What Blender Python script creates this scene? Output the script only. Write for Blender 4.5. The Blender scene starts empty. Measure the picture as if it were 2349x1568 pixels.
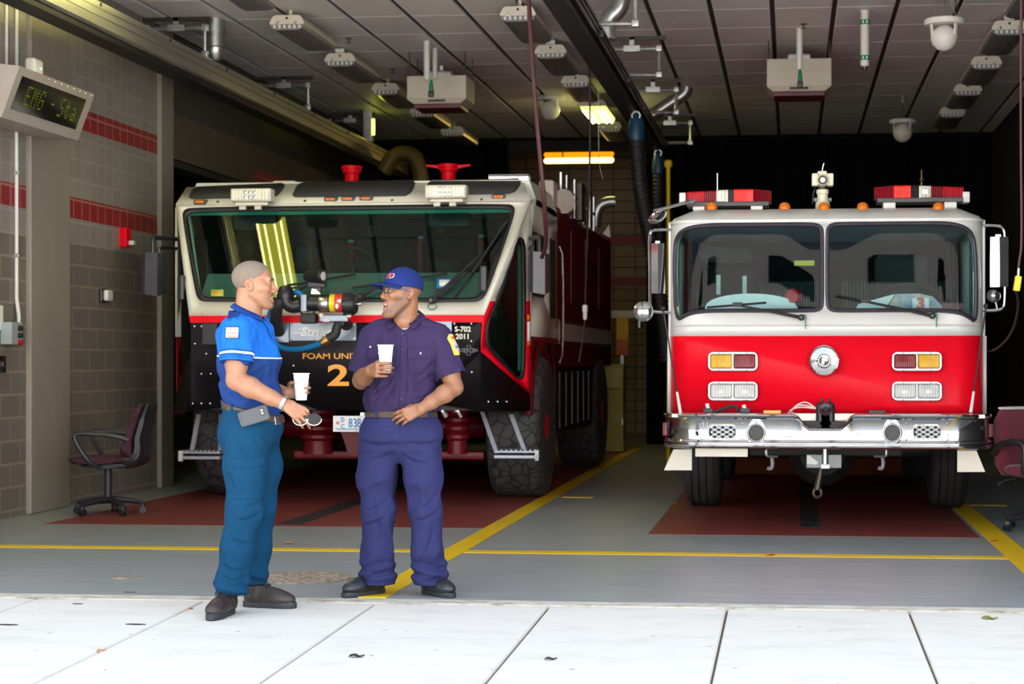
import bpy, bmesh, math, random
import numpy as np
from mathutils import Vector, Matrix
random.seed(7)
R = math.radians
scene = bpy.context.scene
COL = scene.collection
# ---- survey of the place: the camera stands at the origin, Y runs into the fire station, Z is up
F = 4200.0; CX = 1351.0; HY = 825.0; HC = 1.33
YAW = math.atan(464.0 / F); SY, CY = math.sin(YAW), math.cos(YAW)
def _ray(u, v):
    a = (u - CX) / F; b = (HY - v) / F
    return (-SY + CY * a, CY + SY * a, b)
def aY(u, v, Y):
    d = _ray(u, v); t = Y / d[1]; return Vector((d[0] * t, Y, HC + d[2] * t))
def aX(u, v, X):
    d = _ray(u, v); t = X / d[0]; return Vector((X, d[1] * t, HC + d[2] * t))
def aZ(u, v, Z=0.0):
    d = _ray(u, v); t = (Z - HC) / d[2]; return Vector((d[0] * t, d[1] * t, Z))

# ---- properties
def tag(o, label, cat, group=None):
    o['label'] = label; o['category'] = cat
    if group: o['group'] = group
    return o
def thing(name, label, cat, loc=(0, 0, 0), rz=0, group=None):
    o = bpy.data.objects.new(name, None); COL.objects.link(o)
    o.location = loc; o.rotation_euler = (0, 0, rz); o.empty_display_size = .2
    return tag(o, label, cat, group)
def link_mesh(name, me, parent=None, mat=None):
    o = bpy.data.objects.new(name, me); COL.objects.link(o)
    if mat is not None:
        for m in (mat if isinstance(mat, (list, tuple)) else [mat]): me.materials.append(m)
    if parent is not None: o.parent = parent
    return o
def wpos(o):
    p = Vector(o.location)
    while o.parent is not None:
        o = o.parent; p = p + Vector(o.location)
    return p
def dup(root, loc, label=None, group=None, rz=None):
    r = root.copy(); COL.objects.link(r); r.location = loc
    if rz is not None: r.rotation_euler = (0, 0, rz)
    if label: r['label'] = label
    if group: r['group'] = group
    for ch in list(root.children):
        c = ch.copy(); COL.objects.link(c); c.parent = r
        for g in list(ch.children):
            d = g.copy(); COL.objects.link(d); d.parent = c
    return r

# ---- mesh builder
def rrect(x0, x1, y0, y1, r, n=5):
    r = min(r, (x1 - x0) / 2 - 1e-4, (y1 - y0) / 2 - 1e-4); out = []
    for cx, cy, a0 in ((x1 - r, y1 - r, 0), (x0 + r, y1 - r, 90), (x0 + r, y0 + r, 180), (x1 - r, y0 + r, 270)):
        for i in range(n + 1):
            a = R(a0 + 90 * i / n); out.append((cx + r * math.cos(a), cy + r * math.sin(a)))
    return out
def circ(cx, cy, r, n=24, ry=None):
    return [(cx + r * math.cos(2 * math.pi * i / n), cy + (ry or r) * math.sin(2 * math.pi * i / n)) for i in range(n)]
def smooth_poly(pts, it=2):
    for _ in range(it):
        out = []
        for i in range(len(pts)):
            a, b = pts[i], pts[(i + 1) % len(pts)]
            out.append(tuple(.75 * a[k] + .25 * b[k] for k in range(len(a))))
            out.append(tuple(.25 * a[k] + .75 * b[k] for k in range(len(a))))
        pts = out
    return pts
def smooth_path(pts, it=2):
    pts = [Vector(p) for p in pts]
    for _ in range(it):
        out = [pts[0]]
        for a, b in zip(pts[:-1], pts[1:]):
            out += [a * .75 + b * .25, a * .25 + b * .75]
        out.append(pts[-1]); pts = out
    return pts
def basis(n):
    n = Vector(n).normalized()
    t = Vector((0, 0, 1)) if abs(n.z) < .9 else Vector((0, 1, 0))
    a = t.cross(n).normalized(); b = n.cross(a).normalized()
    return a, b, n
class MB:
    def __init__(s): s.bm = bmesh.new(); s.wn = False
    def box(s, x0, x1, y0, y1, z0, z1, bev=0, seg=2, mi=0):
        v = [s.bm.verts.new((x, y, z)) for x in (x0, x1) for y in (y0, y1) for z in (z0, z1)]
        fs = [s.bm.faces.new([v[i] for i in q]) for q in ((0, 1, 3, 2), (4, 6, 7, 5), (0, 4, 5, 1), (2, 3, 7, 6), (0, 2, 6, 4), (1, 5, 7, 3))]
        for f in fs: f.material_index = mi
        if bev: s.wn = True; bmesh.ops.bevel(s.bm, geom=list({e for f in fs for e in f.edges}), offset=bev, segments=seg, profile=.5, affect='EDGES', clamp_overlap=True)
        return s
    def obox(s, c, ax, ay, az, hx, hy, hz, bev=0):
        c = Vector(c); ax, ay, az = Vector(ax).normalized(), Vector(ay).normalized(), Vector(az).normalized()
        v = [s.bm.verts.new(c + ax * hx * i + ay * hy * j + az * hz * k) for i in (-1, 1) for j in (-1, 1) for k in (-1, 1)]
        fs = [s.bm.faces.new([v[i] for i in q]) for q in ((0, 1, 3, 2), (4, 6, 7, 5), (0, 4, 5, 1), (2, 3, 7, 6), (0, 2, 6, 4), (1, 5, 7, 3))]
        if bev: s.wn = True; bmesh.ops.bevel(s.bm, geom=list({e for f in fs for e in f.edges}), offset=bev, segments=2, profile=.5, affect='EDGES', clamp_overlap=True)
        return s
    def poly(s, pts):
        s.bm.faces.new([s.bm.verts.new(p) for p in pts]); return s
    def loft(s, rings, close=True, cap=True):
        vs = [[s.bm.verts.new(p) for p in r] for r in rings]; n = len(vs[0])
        for a, b in zip(vs[:-1], vs[1:]):
            for i in range(n if close else n - 1):
                j = (i + 1) % n; s.bm.faces.new((a[i], a[j], b[j], b[i]))
        if cap and close:
            s.bm.faces.new(vs[0][::-1]); s.bm.faces.new(vs[-1])
        return s
    def prism(s, pts, d):                      # pts: 3D loop, d: extrusion vector
        d = Vector(d); return s.loft([[Vector(p) for p in pts], [Vector(p) + d for p in pts]])
    def prismY(s, pts, y0, y1): return s.prism([(x, y0, z) for x, z in pts], (0, y1 - y0, 0))
    def prismX(s, pts, x0, x1): return s.prism([(x0, y, z) for y, z in pts], (x1 - x0, 0, 0))
    def prismZ(s, pts, z0, z1): return s.prism([(x, y, z0) for x, y in pts], (0, 0, z1 - z0))
    def tube(s, pts, r, n=10, cap=True):
        pts = [Vector(p) for p in pts]; rs = r if isinstance(r, (list, tuple)) else [r] * len(pts)
        t0 = (pts[1] - pts[0]).normalized(); a, b, _ = basis(t0); rings = []
        for i, p in enumerate(pts):
            t = (pts[min(i + 1, len(pts) - 1)] - pts[max(i - 1, 0)]).normalized()
            if t.length > 0:
                a = (a - t * a.dot(t)).normalized(); b = t.cross(a).normalized()
            rings.append([p + (a * math.cos(2 * math.pi * k / n) + b * math.sin(2 * math.pi * k / n)) * rs[i] for k in range(n)])
        return s.loft(rings, True, cap)
    def ring(s, pts, r, n=8):                  # closed tube
        pts = [Vector(p) for p in pts]; m = len(pts); rings = []
        c = sum(pts, Vector()) / m
        nn = Vector()
        for i in range(m): nn += (pts[i] - c).cross(pts[(i + 1) % m] - c)
        nn.normalize()
        for i, p in enumerate(pts):
            t = (pts[(i + 1) % m] - pts[i - 1]).normalized(); a = t.cross(nn).normalized(); b = t.cross(a).normalized()
            rings.append([s.bm.verts.new(p + (a * math.cos(2 * math.pi * k / n) + b * math.sin(2 * math.pi * k / n)) * r) for k in range(n)])
        for i in range(m):
            A, B = rings[i], rings[(i + 1) % m]
            for k in range(n): s.bm.faces.new((A[k], A[(k + 1) % n], B[(k + 1) % n], B[k]))
        return s
    def lathe(s, prof, c, axis=(0, 0, 1), n=24, cap=True):     # prof: (radius, height along axis)
        a, b, d = basis(axis); c = Vector(c)
        return s.loft([[c + d * h + (a * math.cos(2 * math.pi * k / n) + b * math.sin(2 * math.pi * k / n)) * max(r, 1e-4) for k in range(n)] for r, h in prof], True, cap)
    def cyl(s, p0, p1, r, n=20):
        p0, p1 = Vector(p0), Vector(p1); return s.lathe([(r, 0), (r, (p1 - p0).length)], p0, p1 - p0, n)
    def ball(s, c, r, sx=1, sy=1, sz=1, u=20, v=12):
        m = Matrix.Translation(c) @ Matrix.Diagonal((r * sx, r * sy, r * sz, 1))
        bmesh.ops.create_uvsphere(s.bm, u_segments=u, v_segments=v, radius=1, matrix=m); return s
    def holed(s, outer, holes, fn=None, cuts=()):              # planar sheet with holes, in 2D, mapped to 3D by fn
        t = bmesh.new(); es = []
        for lp in [outer] + list(holes):
            vs = [t.verts.new((p[0], p[1], 0)) for p in lp]
            es += [t.edges.new((vs[i], vs[(i + 1) % len(vs)])) for i in range(len(vs))]
        bmesh.ops.triangle_fill(t, use_beauty=True, use_dissolve=False, edges=es, normal=(0, 0, 1))
        def inside(p, poly):
            c = False
            for i in range(len(poly)):
                x0, y0 = poly[i][:2]; x1, y1 = poly[i - 1][:2]
                if (y0 > p.y) != (y1 > p.y) and p.x < (x1 - x0) * (p.y - y0) / (y1 - y0) + x0: c = not c
            return c
        if holes:
            bad = [f for f in t.faces if any(inside(f.calc_center_median(), h) for h in holes)]
            if bad: bmesh.ops.delete(t, geom=bad, context='FACES_ONLY')
        for ax, val in cuts:
            co = (val, 0, 0) if ax == 0 else (0, val, 0); no = (1, 0, 0) if ax == 0 else (0, 1, 0)
            bmesh.ops.bisect_plane(t, geom=list(t.verts) + list(t.edges) + list(t.faces), plane_co=co, plane_no=no)
        mp = {v: s.bm.verts.new(fn(v.co.x, v.co.y)) for v in t.verts}
        for f in t.faces:
            try: s.bm.faces.new([mp[v] for v in f.verts])
            except ValueError: pass
        t.free(); return s
    def build(s, name, mat, parent=None, sharp=35, solid=0, recalc=True):
        bm = s.bm
        if recalc: bmesh.ops.recalc_face_normals(bm, faces=bm.faces)
        if solid:                              # open sheet: face it to the street so it thickens inwards
            bm.normal_update(); d = 0
            for f in bm.faces: d += f.calc_area() * f.normal.dot(Vector((0, -4, 1.5)) - f.calc_center_median())
            if d < 0: bmesh.ops.reverse_faces(bm, faces=bm.faces)
        if parent is not None:
            bmesh.ops.translate(bm, verts=bm.verts, vec=-wpos(parent))
        cs = R(sharp)
        for f in bm.faces: f.smooth = True
        for e in bm.edges:
            if len(e.link_faces) == 2 and e.calc_face_angle(0) > cs: e.smooth = False
        me = bpy.data.meshes.new(name); bm.to_mesh(me); bm.free()
        o = link_mesh(name, me, parent, mat)
        if solid:
            m = o.modifiers.new('Solidify', 'SOLIDIFY'); m.thickness = solid; m.offset = -1
        if s.wn: o.modifiers.new('WeightedNormal', 'WEIGHTED_NORMAL').keep_sharp = True
        return o
def struct(o):
    o['kind'] = 'structure'; return o
def text_mesh(name, body, mat, parent, origin, xdir, updir, size, depth=.004, align='CENTER', sx=1.0, shear=0.0, bold=0.0):
    cu = bpy.data.curves.new(name, 'FONT'); cu.body = body; cu.size = size; cu.extrude = depth; cu.align_x = align; cu.align_y = 'CENTER'
    cu.shear = shear; cu.offset = bold; cu.resolution_u = 4
    t = bpy.data.objects.new(name, cu); COL.objects.link(t)
    dg = bpy.context.evaluated_depsgraph_get(); me = bpy.data.meshes.new_from_object(t.evaluated_get(dg))
    bpy.data.objects.remove(t)
    xd = Vector(xdir).normalized(); ud = Vector(updir).normalized(); nd = xd.cross(ud)
    m = Matrix((xd * sx, ud, nd)).transposed().to_4x4(); m.translation = Vector(origin) - (wpos(parent) if parent else Vector())
    me.transform(m); me.name = name; me.materials.clear()
    return link_mesh(name, me, parent, mat)
FX = (1, 0, 0); UP = (0, 0, 1)

# ---- materials (all procedural)
def nodes(name):
    m = bpy.data.materials.new(name); m.use_nodes = True; nt = m.node_tree; nt.nodes.clear()
    out = nt.nodes.new('ShaderNodeOutputMaterial'); return m, nt, out
def M(name, col, rough=.5, metal=0.0, var=.08, scale=6.0, bump=0.0, bscale=60.0, coat=0.0, emit=0.0, spec=.5, trans=0.0, sss=0.0, sheen=0.0, stretch=None, rvar=0.0):
    m, nt, out = nodes(name); N = nt.nodes.new; L = nt.links.new
    b = N('ShaderNodeBsdfPrincipled'); L(b.outputs[0], out.inputs[0])
    tc = N('ShaderNodeTexCoord'); nz = N('ShaderNodeTexNoise'); nz.inputs['Scale'].default_value = scale; nz.inputs['Detail'].default_value = 3
    src = tc.outputs['Object']
    if stretch:
        mp = N('ShaderNodeMapping'); mp.inputs['Scale'].default_value = stretch; L(src, mp.inputs[0]); src = mp.outputs[0]
    L(src, nz.inputs['Vector'])
    rp = N('ShaderNodeValToRGB'); rp.color_ramp.elements[0].position = .3; rp.color_ramp.elements[1].position = .7
    c = Vector(col[:3]); lo = c * (1 - var); hi = c * (1 + var)
    rp.color_ramp.elements[0].color = (*lo, 1); rp.color_ramp.elements[1].color = (*[min(1, x) for x in hi], 1)
    L(nz.outputs[0], rp.inputs[0]); L(rp.outputs[0], b.inputs['Base Color'])
    b.inputs['Roughness'].default_value = rough; b.inputs['Metallic'].default_value = metal
    b.inputs['Coat Weight'].default_value = coat; b.inputs['Coat Roughness'].default_value = .05
    b.inputs['Specular IOR Level'].default_value = spec; b.inputs['Transmission Weight'].default_value = trans
    b.inputs['Sheen Weight'].default_value = sheen
    if sss: b.inputs['Subsurface Weight'].default_value = sss; b.inputs['Subsurface Radius'].default_value = (.02, .008, .004)
    if rvar:
        mr = N('ShaderNodeMapRange'); mr.inputs['To Min'].default_value = max(0, rough - rvar); mr.inputs['To Max'].default_value = rough + rvar
        L(nz.outputs[0], mr.inputs[0]); L(mr.outputs[0], b.inputs['Roughness'])
    if emit: b.inputs['Emission Color'].default_value = (*col[:3], 1); b.inputs['Emission Strength'].default_value = emit
    if bump:
        n2 = N('ShaderNodeTexNoise'); n2.inputs['Scale'].default_value = bscale; n2.inputs['Detail'].default_value = 2; L(src, n2.inputs['Vector'])
        bp = N('ShaderNodeBump'); bp.inputs['Strength'].default_value = bump; bp.inputs['Distance'].default_value = .01
        L(n2.outputs[0], bp.inputs['Height']); L(bp.outputs[0], b.inputs['Normal'])
    return m
def glass(name, tint, gloss=1.0, rough=.01, ior=1.5):
    m, nt, out = nodes(name); N = nt.nodes.new; L = nt.links.new
    tr = N('ShaderNodeBsdfTransparent'); tr.inputs[0].default_value = (*tint, 1)
    gl = N('ShaderNodeBsdfGlossy'); gl.inputs['Roughness'].default_value = rough; gl.inputs[0].default_value = (gloss, gloss, gloss, 1)
    ge = N('ShaderNodeNewGeometry'); dt = N('ShaderNodeVectorMath'); dt.operation = 'DOT_PRODUCT'; L(ge.outputs['Normal'], dt.inputs[0]); L(ge.outputs['Incoming'], dt.inputs[1])
    ab = N('ShaderNodeMath'); ab.operation = 'ABSOLUTE'; L(dt.outputs['Value'], ab.inputs[0])
    om = N('ShaderNodeMath'); om.operation = 'SUBTRACT'; om.inputs[0].default_value = 1; L(ab.outputs[0], om.inputs[1])
    pw = N('ShaderNodeMath'); pw.operation = 'POWER'; L(om.outputs[0], pw.inputs[0]); pw.inputs[1].default_value = 5
    f0 = ((ior - 1) / (ior + 1)) ** 2; fr = N('ShaderNodeMath'); fr.operation = 'MULTIPLY_ADD'; L(pw.outputs[0], fr.inputs[0]); fr.inputs[1].default_value = 1 - f0; fr.inputs[2].default_value = f0
    mx = N('ShaderNodeMixShader'); L(fr.outputs[0], mx.inputs[0]); L(tr.outputs[0], mx.inputs[1]); L(gl.outputs[0], mx.inputs[2]); L(mx.outputs[0], out.inputs[0])
    return m
def lens(name, tint, rib=120.0):              # ribbed coloured lamp cover
    m, nt, out = nodes(name); N = nt.nodes.new; L = nt.links.new
    b = N('ShaderNodeBsdfPrincipled'); b.inputs['Base Color'].default_value = (*tint, 1); b.inputs['Roughness'].default_value = .08
    b.inputs['Coat Weight'].default_value = .15; b.inputs['Specular IOR Level'].default_value = .25
    tc = N('ShaderNodeTexCoord'); wv = N('ShaderNodeTexWave'); wv.inputs['Scale'].default_value = rib / 6; wv.inputs['Distortion'].default_value = .3; L(tc.outputs['Object'], wv.inputs['Vector'])
    bp = N('ShaderNodeBump'); bp.inputs['Strength'].default_value = .5; bp.inputs['Distance'].default_value = .005; L(wv.outputs[1], bp.inputs['Height']); L(bp.outputs[0], b.inputs['Normal'])
    rp = N('ShaderNodeValToRGB'); c = Vector(tint); rp.color_ramp.elements[0].color = (*(c * .45), 1); rp.color_ramp.elements[1].color = (*c, 1); rp.color_ramp.elements[0].position = .15; rp.color_ramp.elements[1].position = .75
    n2 = N('ShaderNodeTexNoise'); n2.inputs['Scale'].default_value = 14; L(tc.outputs['Object'], n2.inputs['Vector']); ml = N('ShaderNodeMath'); ml.operation = 'MULTIPLY_ADD'; ml.inputs[1].default_value = .45; L(wv.outputs[1], ml.inputs[0]); L(n2.outputs[0], ml.inputs[2]); L(ml.outputs[0], rp.inputs[0]); L(rp.outputs[0], b.inputs['Base Color'])
    L(b.outputs[0], out.inputs[0]); return m
def emitter(name, col, s):
    m, nt, out = nodes(name); e = nt.nodes.new('ShaderNodeEmission'); e.inputs[0].default_value = (*col, 1); e.inputs[1].default_value = s
    nt.links.new(e.outputs[0], out.inputs[0]); return m
def G(*hexs):
    def c(h):
        return tuple((x / 12.92 if x <= .04045 else ((x + .055) / 1.055) ** 2.4) for x in (int(h[i:i + 2], 16) / 255 for i in (0, 2, 4)))
    return c(hexs[0]) if len(hexs) == 1 else [c(h) for h in hexs]
MT = {}
MT['white_paint'] = M('white_paint', (.64, .635, .615), .3, var=.02, coat=.15)
MT['cream_paint'] = M('cream_paint', (.70, .685, .60), .3, var=.02, coat=.2)
MT['red_paint'] = M('red_paint', (.82, .003, .016), .35, var=.03, coat=.0, spec=.12)
MT['darkred_paint'] = M('darkred_paint', (.13, .005, .010), .4, var=.06, coat=.06, spec=.2)
MT['black_paint'] = M('black_paint', (.008, .007, .009), .4, var=.15, spec=.14)
MT['black_matte'] = M('black_matte', (.02, .02, .022), .6, var=.15)
MT['anti_slip'] = M('anti_slip', (.03, .032, .036), .65, var=.15, bump=.3, bscale=250)
MT['black_plastic'] = M('black_plastic', (.016, .016, .019), .38, var=.1)
MT['rubber'] = M('rubber', (.012, .011, .014), .55, var=.1)
MT['tire'] = M('tire', (.028, .027, .029), .75, var=.2, scale=14, bump=.25, bscale=120)
MT['chrome'] = M('chrome', (.66, .67, .69), .06, 1.0, var=.02, rvar=.03)
MT['steel'] = M('steel', (.52, .52, .53), .28, 1.0, var=.1, rvar=.1)
MT['galv'] = M('galvanised_steel', (.50, .51, .52), .35, .9, var=.15, scale=20, rvar=.12)
MT['alu'] = M('bare_aluminium', (.58, .56, .52), .38, .9, var=.08, stretch=(6, .3, 6))
MT['bronze'] = M('bronze_anodised', (.06, .05, .042), .35, .5, var=.12)
MT['dark_rail'] = M('dark_rail', (.03, .026, .026), .3, .6, var=.1)
MT['brass'] = M('brass', (.36, .22, .07), .35, .9, var=.1)
MT['grey_paint'] = M('grey_paint', (.30, .32, .33), .45, var=.05)
MT['silver_paint'] = M('silver_paint', (.36, .37, .42), .38, .4, var=.06)
MT['slate'] = M('slate_plate', (.20, .23, .28), .3, .5, var=.1)
MT['interior'] = M('cab_interior', (.03, .034, .034), .8, var=.15)
MT['interior_light'] = M('cab_trim', (.16, .175, .17), .8, var=.1)
MT['dash'] = M('cab_dash', (.30, .34, .32), .8, var=.08)
MT['glass_teal'] = glass('teal_glass', (.34, .56, .52))
MT['glass_grey'] = glass('smoke_glass', (.34, .44, .45))
MT['glass_edge'] = M('glass_edge', (.10, .42, .32), .15, var=.05)
MT['glass_pump'] = glass('smoke_windshield', (.58, .76, .76), ior=1.20)
MT['pump_int'] = M('pumper_interior', (.008, .010, .010), .9, var=.2, spec=.1)
MT['pump_trim'] = M('pumper_trim', (.040, .046, .046), .9, var=.15, spec=.1)
MT['clear'] = glass('clear_plastic', (.92, .92, .9))
MT['amber'] = lens('amber_lens', (.75, .26, .005))
MT['yellow_lens'] = lens('yellow_lens', (.80, .42, .01))
MT['orange_lens'] = lens('orange_lens', (.70, .17, .01))
MT['red_lens'] = lens('red_lens', (.50, .004, .012))
MT['red_lens_dark'] = lens('red_lens_dark', (.22, .003, .012))
MT['red_lens_bright'] = lens('red_lens_bright', (.95, .02, .012))
MT['clear_lens'] = lens('clear_lens', (.60, .61, .60), 90)
MT['pale_lens'] = lens('pale_lens', (.82, .80, .70), 60)
MT['orange_text'] = M('orange_text', (.90, .36, .008), .4, var=.02)
MT['white_text'] = M('white_text', (.85, .85, .82), .4, var=.02)
MT['pale_text'] = M('pale_text', (.80, .80, .62), .4, var=.02)
MT['blue_text'] = M('blue_text', (.03, .22, .55), .4, var=.02)
MT['grey_text'] = M('grey_text', (.10, .10, .12), .4, var=.02)
MT['red_text'] = M('red_text', (.75, .04, .03), .4, var=.02)
MT['paper'] = M('paper', (.80, .82, .80), .7, var=.02)
MT['card_white'] = M('card_white', (.86, .88, .88), .6, var=.02)
MT['yellow_plastic'] = M('yellow_plastic', (.80, .55, .01), .45, var=.05)
MT['dim_yellow'] = M('yellow_duct', (.10, .06, .004), .5, var=.1)
MT['blue_hose'] = M('blue_hose', (.006, .16, .40), .35, var=.06, bump=.2, bscale=150)
MT['blue_plastic'] = M('blue_plastic', (.005, .045, .10), .4, var=.08)
MT['pvc'] = M('white_pvc', (.72, .69, .66), .4, var=.03)
MT['green_tape'] = M('green_tape', (.005, .20, .09), .45, var=.05)
MT['beige_metal'] = M('beige_metal', (.55, .50, .41), .5, var=.04)
MT['maroon'] = M('maroon_metal', (.10, .01, .03), .45, var=.1)
MT['fixture'] = M('fixture_shell', (.66, .60, .50), .5, var=.04)
MT['diffuser'] = M('fixture_diffuser', (.22, .21, .21), .2, var=.06, spec=.6)
MT['tube_off'] = M('unlit_tube', (.75, .72, .73), .35, var=.03)
MT['tube_lit'] = emitter('lit_tube', (1.0, .93, .42), 9.0)
MT['diff_lit'] = emitter('lit_diffuser', (.85, .85, .06), 2.4)
MT['tube_orange'] = emitter('lit_orange_tube', (1.0, .60, .13), 2.6)
MT['tube_orange_dim'] = emitter('lit_orange_tube_far', (1.0, .30, .005), .45)
MT['tube_green'] = emitter('lit_green_lamp', (.85, 1.0, .06), 3.0)
MT['globe'] = M('globe_white', (.70, .66, .61), .45, var=.02)
MT['led'] = emitter('led_amber', (.30, .38, .01), .10)
MT['screen'] = M('sign_screen', (.004, .004, .004), .12, var=.1)
MT['cord_red'] = M('maroon_cord', (.07, .018, .025), .45, var=.1)
MT['burgundy'] = M('burgundy_fabric', (.13, .011, .026), .85, var=.2, scale=60, bump=.3, bscale=300, sheen=.2)
MT['maroon_pattern'] = M('maroon_patterned_fabric', (.05, .012, .020), .9, var=.6, scale=22, bump=.2, bscale=300)
MT['chair_plastic'] = M('chair_plastic', (.018, .018, .023), .45, var=.08)
MT['foam'] = M('exposed_padding', (.75, .64, .68), .8, var=.15, scale=20)
MT['leaf_orange'] = M('leaf_orange', (.70, .19, .04), .7, var=.3, scale=40)
MT['leaf_green'] = M('leaf_green', (.22, .26, .03), .7, var=.3, scale=40)
MT['gum'] = M('dark_gum', (.03, .028, .035), .7, var=.2)

def worn(name, col, col2, scale, rough, thr=(.45, .6), stretch=(1, 1, 1), bump=.1, bscale=80, spots=None, spec=.5):
    m, nt, out = nodes(name); N = nt.nodes.new; L = nt.links.new
    b = N('ShaderNodeBsdfPrincipled'); L(b.outputs[0], out.inputs[0]); b.inputs['Roughness'].default_value = rough; b.inputs['Specular IOR Level'].default_value = spec
    tc = N('ShaderNodeTexCoord'); mp = N('ShaderNodeMapping'); mp.inputs['Scale'].default_value = stretch; L(tc.outputs['Object'], mp.inputs[0])
    nz = N('ShaderNodeTexNoise'); nz.inputs['Scale'].default_value = scale; nz.inputs['Detail'].default_value = 6; nz.inputs['Roughness'].default_value = .65; L(mp.outputs[0], nz.inputs['Vector'])
    rp = N('ShaderNodeValToRGB'); rp.color_ramp.elements[0].position = thr[0]; rp.color_ramp.elements[1].position = thr[1]
    rp.color_ramp.elements[0].color = (*col, 1); rp.color_ramp.elements[1].color = (*col2, 1); L(nz.outputs[0], rp.inputs[0])
    last = rp.outputs[0]
    if spots:
        vz = N('ShaderNodeTexNoise'); vz.inputs['Scale'].default_value = spots[0]; vz.inputs['Detail'].default_value = 2; L(tc.outputs['Object'], vz.inputs['Vector'])
        r2 = N('ShaderNodeValToRGB'); r2.color_ramp.elements[0].position = spots[1]; r2.color_ramp.elements[1].position = spots[1] + .03
        L(vz.outputs[0], r2.inputs[0]); mx = N('ShaderNodeMix'); mx.data_type = 'RGBA'; L(r2.outputs[0], mx.inputs[0]); L(last, mx.inputs[6]); mx.inputs[7].default_value = (*spots[2], 1); last = mx.outputs[2]
    L(last, b.inputs['Base Color'])
    n2 = N('ShaderNodeTexNoise'); n2.inputs['Scale'].default_value = bscale; L(mp.outputs[0], n2.inputs['Vector']); bp = N('ShaderNodeBump'); bp.inputs['Strength'].default_value = bump; bp.inputs['Distance'].default_value = .005
    L(n2.outputs[0], bp.inputs['Height']); L(bp.outputs[0], b.inputs['Normal'])
    return m
MT['floor'] = worn('grey_epoxy_floor', (.235, .255, .265), (.32, .335, .335), 1.6, .38, (.35, .7), (1, 6, 1), .12, 40)
MT['red_floor'] = worn('red_floor_paint', (.20, .036, .032), (.25, .055, .046), 2.5, .42, (.35, .7), (1, 3, 1), .1, 40)
MT['yellow_floor'] = worn('yellow_floor_paint', (.80, .52, .006), (.70, .45, .01), 5, .45, (.5, .8), (1, 1, 1), .05, 60)
MT['drain'] = worn('drain_channel_steel', (.018, .018, .02), (.05, .05, .055), 12, .5)
MT['sidewalk'] = worn('sidewalk_concrete', (.62, .60, .555), (.52, .50, .455), 2.2, .85, (.5, .78), (1, 2.2, 1), .25, 120, spots=(14, .74, (.33, .31, .29)), spec=.2)
MT['lip'] = worn('stained_concrete_lip', (.55, .52, .45), (.25, .20, .13), 6, .85, (.48, .68), (1, 3, 1), .4, 60)
MT['joint'] = worn('joint_dirt', (.09, .075, .055), (.17, .12, .05), 8, .9)
MT['manhole'] = worn('rusty_iron', (.36, .30, .24), (.16, .11, .07), 30, .7, (.42, .62), (1, 1, 1), .5, 90)
MT['asphalt'] = worn('asphalt', (.34, .33, .31), (.40, .39, .37), 3, .9)
MT['plaster'] = worn('smooth_concrete', (.30, .265, .22), (.25, .22, .185), 1.3, .6, (.3, .7), (1, 1, .5), .1, 30)
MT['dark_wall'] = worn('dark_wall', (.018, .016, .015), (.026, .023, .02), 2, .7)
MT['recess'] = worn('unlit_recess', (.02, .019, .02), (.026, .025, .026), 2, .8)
MT['ceiling_panel'] = worn('ceiling_panel', (.86, .83, .82), (.80, .77, .76), .8, .5, (.3, .7))
MT['ceiling_gap'] = M('ceiling_gap', (.035, .03, .03), .7)
MT['diamond'] = None
def cmu(name, col, mortar, bw, bh, off, msize=.012, ax='Y', z0=0.0, y0=0.0, bump=.6):
    m, nt, out = nodes(name); N = nt.nodes.new; L = nt.links.new
    b = N('ShaderNodeBsdfPrincipled'); L(b.outputs[0], out.inputs[0]); b.inputs['Roughness'].default_value = .55
    tc = N('ShaderNodeTexCoord'); sp = N('ShaderNodeSeparateXYZ'); L(tc.outputs['Object'], sp.inputs[0]); cb = N('ShaderNodeCombineXYZ')
    L(sp.outputs[0 if ax == 'X' else 1], cb.inputs[0]); L(sp.outputs[2], cb.inputs[1])
    mp = N('ShaderNodeMapping'); mp.inputs['Location'].default_value = (-y0, -z0, 0); L(cb.outputs[0], mp.inputs[0])
    br = N('ShaderNodeTexBrick'); br.offset = off; br.inputs['Scale'].default_value = 1; br.inputs['Brick Width'].default_value = bw; br.inputs['Row Height'].default_value = bh
    br.inputs['Mortar Size'].default_value = msize; br.inputs['Mortar Smooth'].default_value = .15; br.inputs['Bias'].default_value = 0
    c = Vector(col); br.inputs['Color1'].default_value = (*(c * .93), 1); br.inputs['Color2'].default_value = (*(c * 1.07), 1); br.inputs['Mortar'].default_value = (*mortar, 1)
    L(mp.outputs[0], br.inputs['Vector']); L(br.outputs[0], b.inputs['Base Color'])
    bp = N('ShaderNodeBump'); bp.inputs['Strength'].default_value = bump; bp.inputs['Distance'].default_value = .01; bp.invert = True; L(br.outputs['Fac'], bp.inputs['Height']); L(bp.outputs[0], b.inputs['Normal'])
    return m
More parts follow.
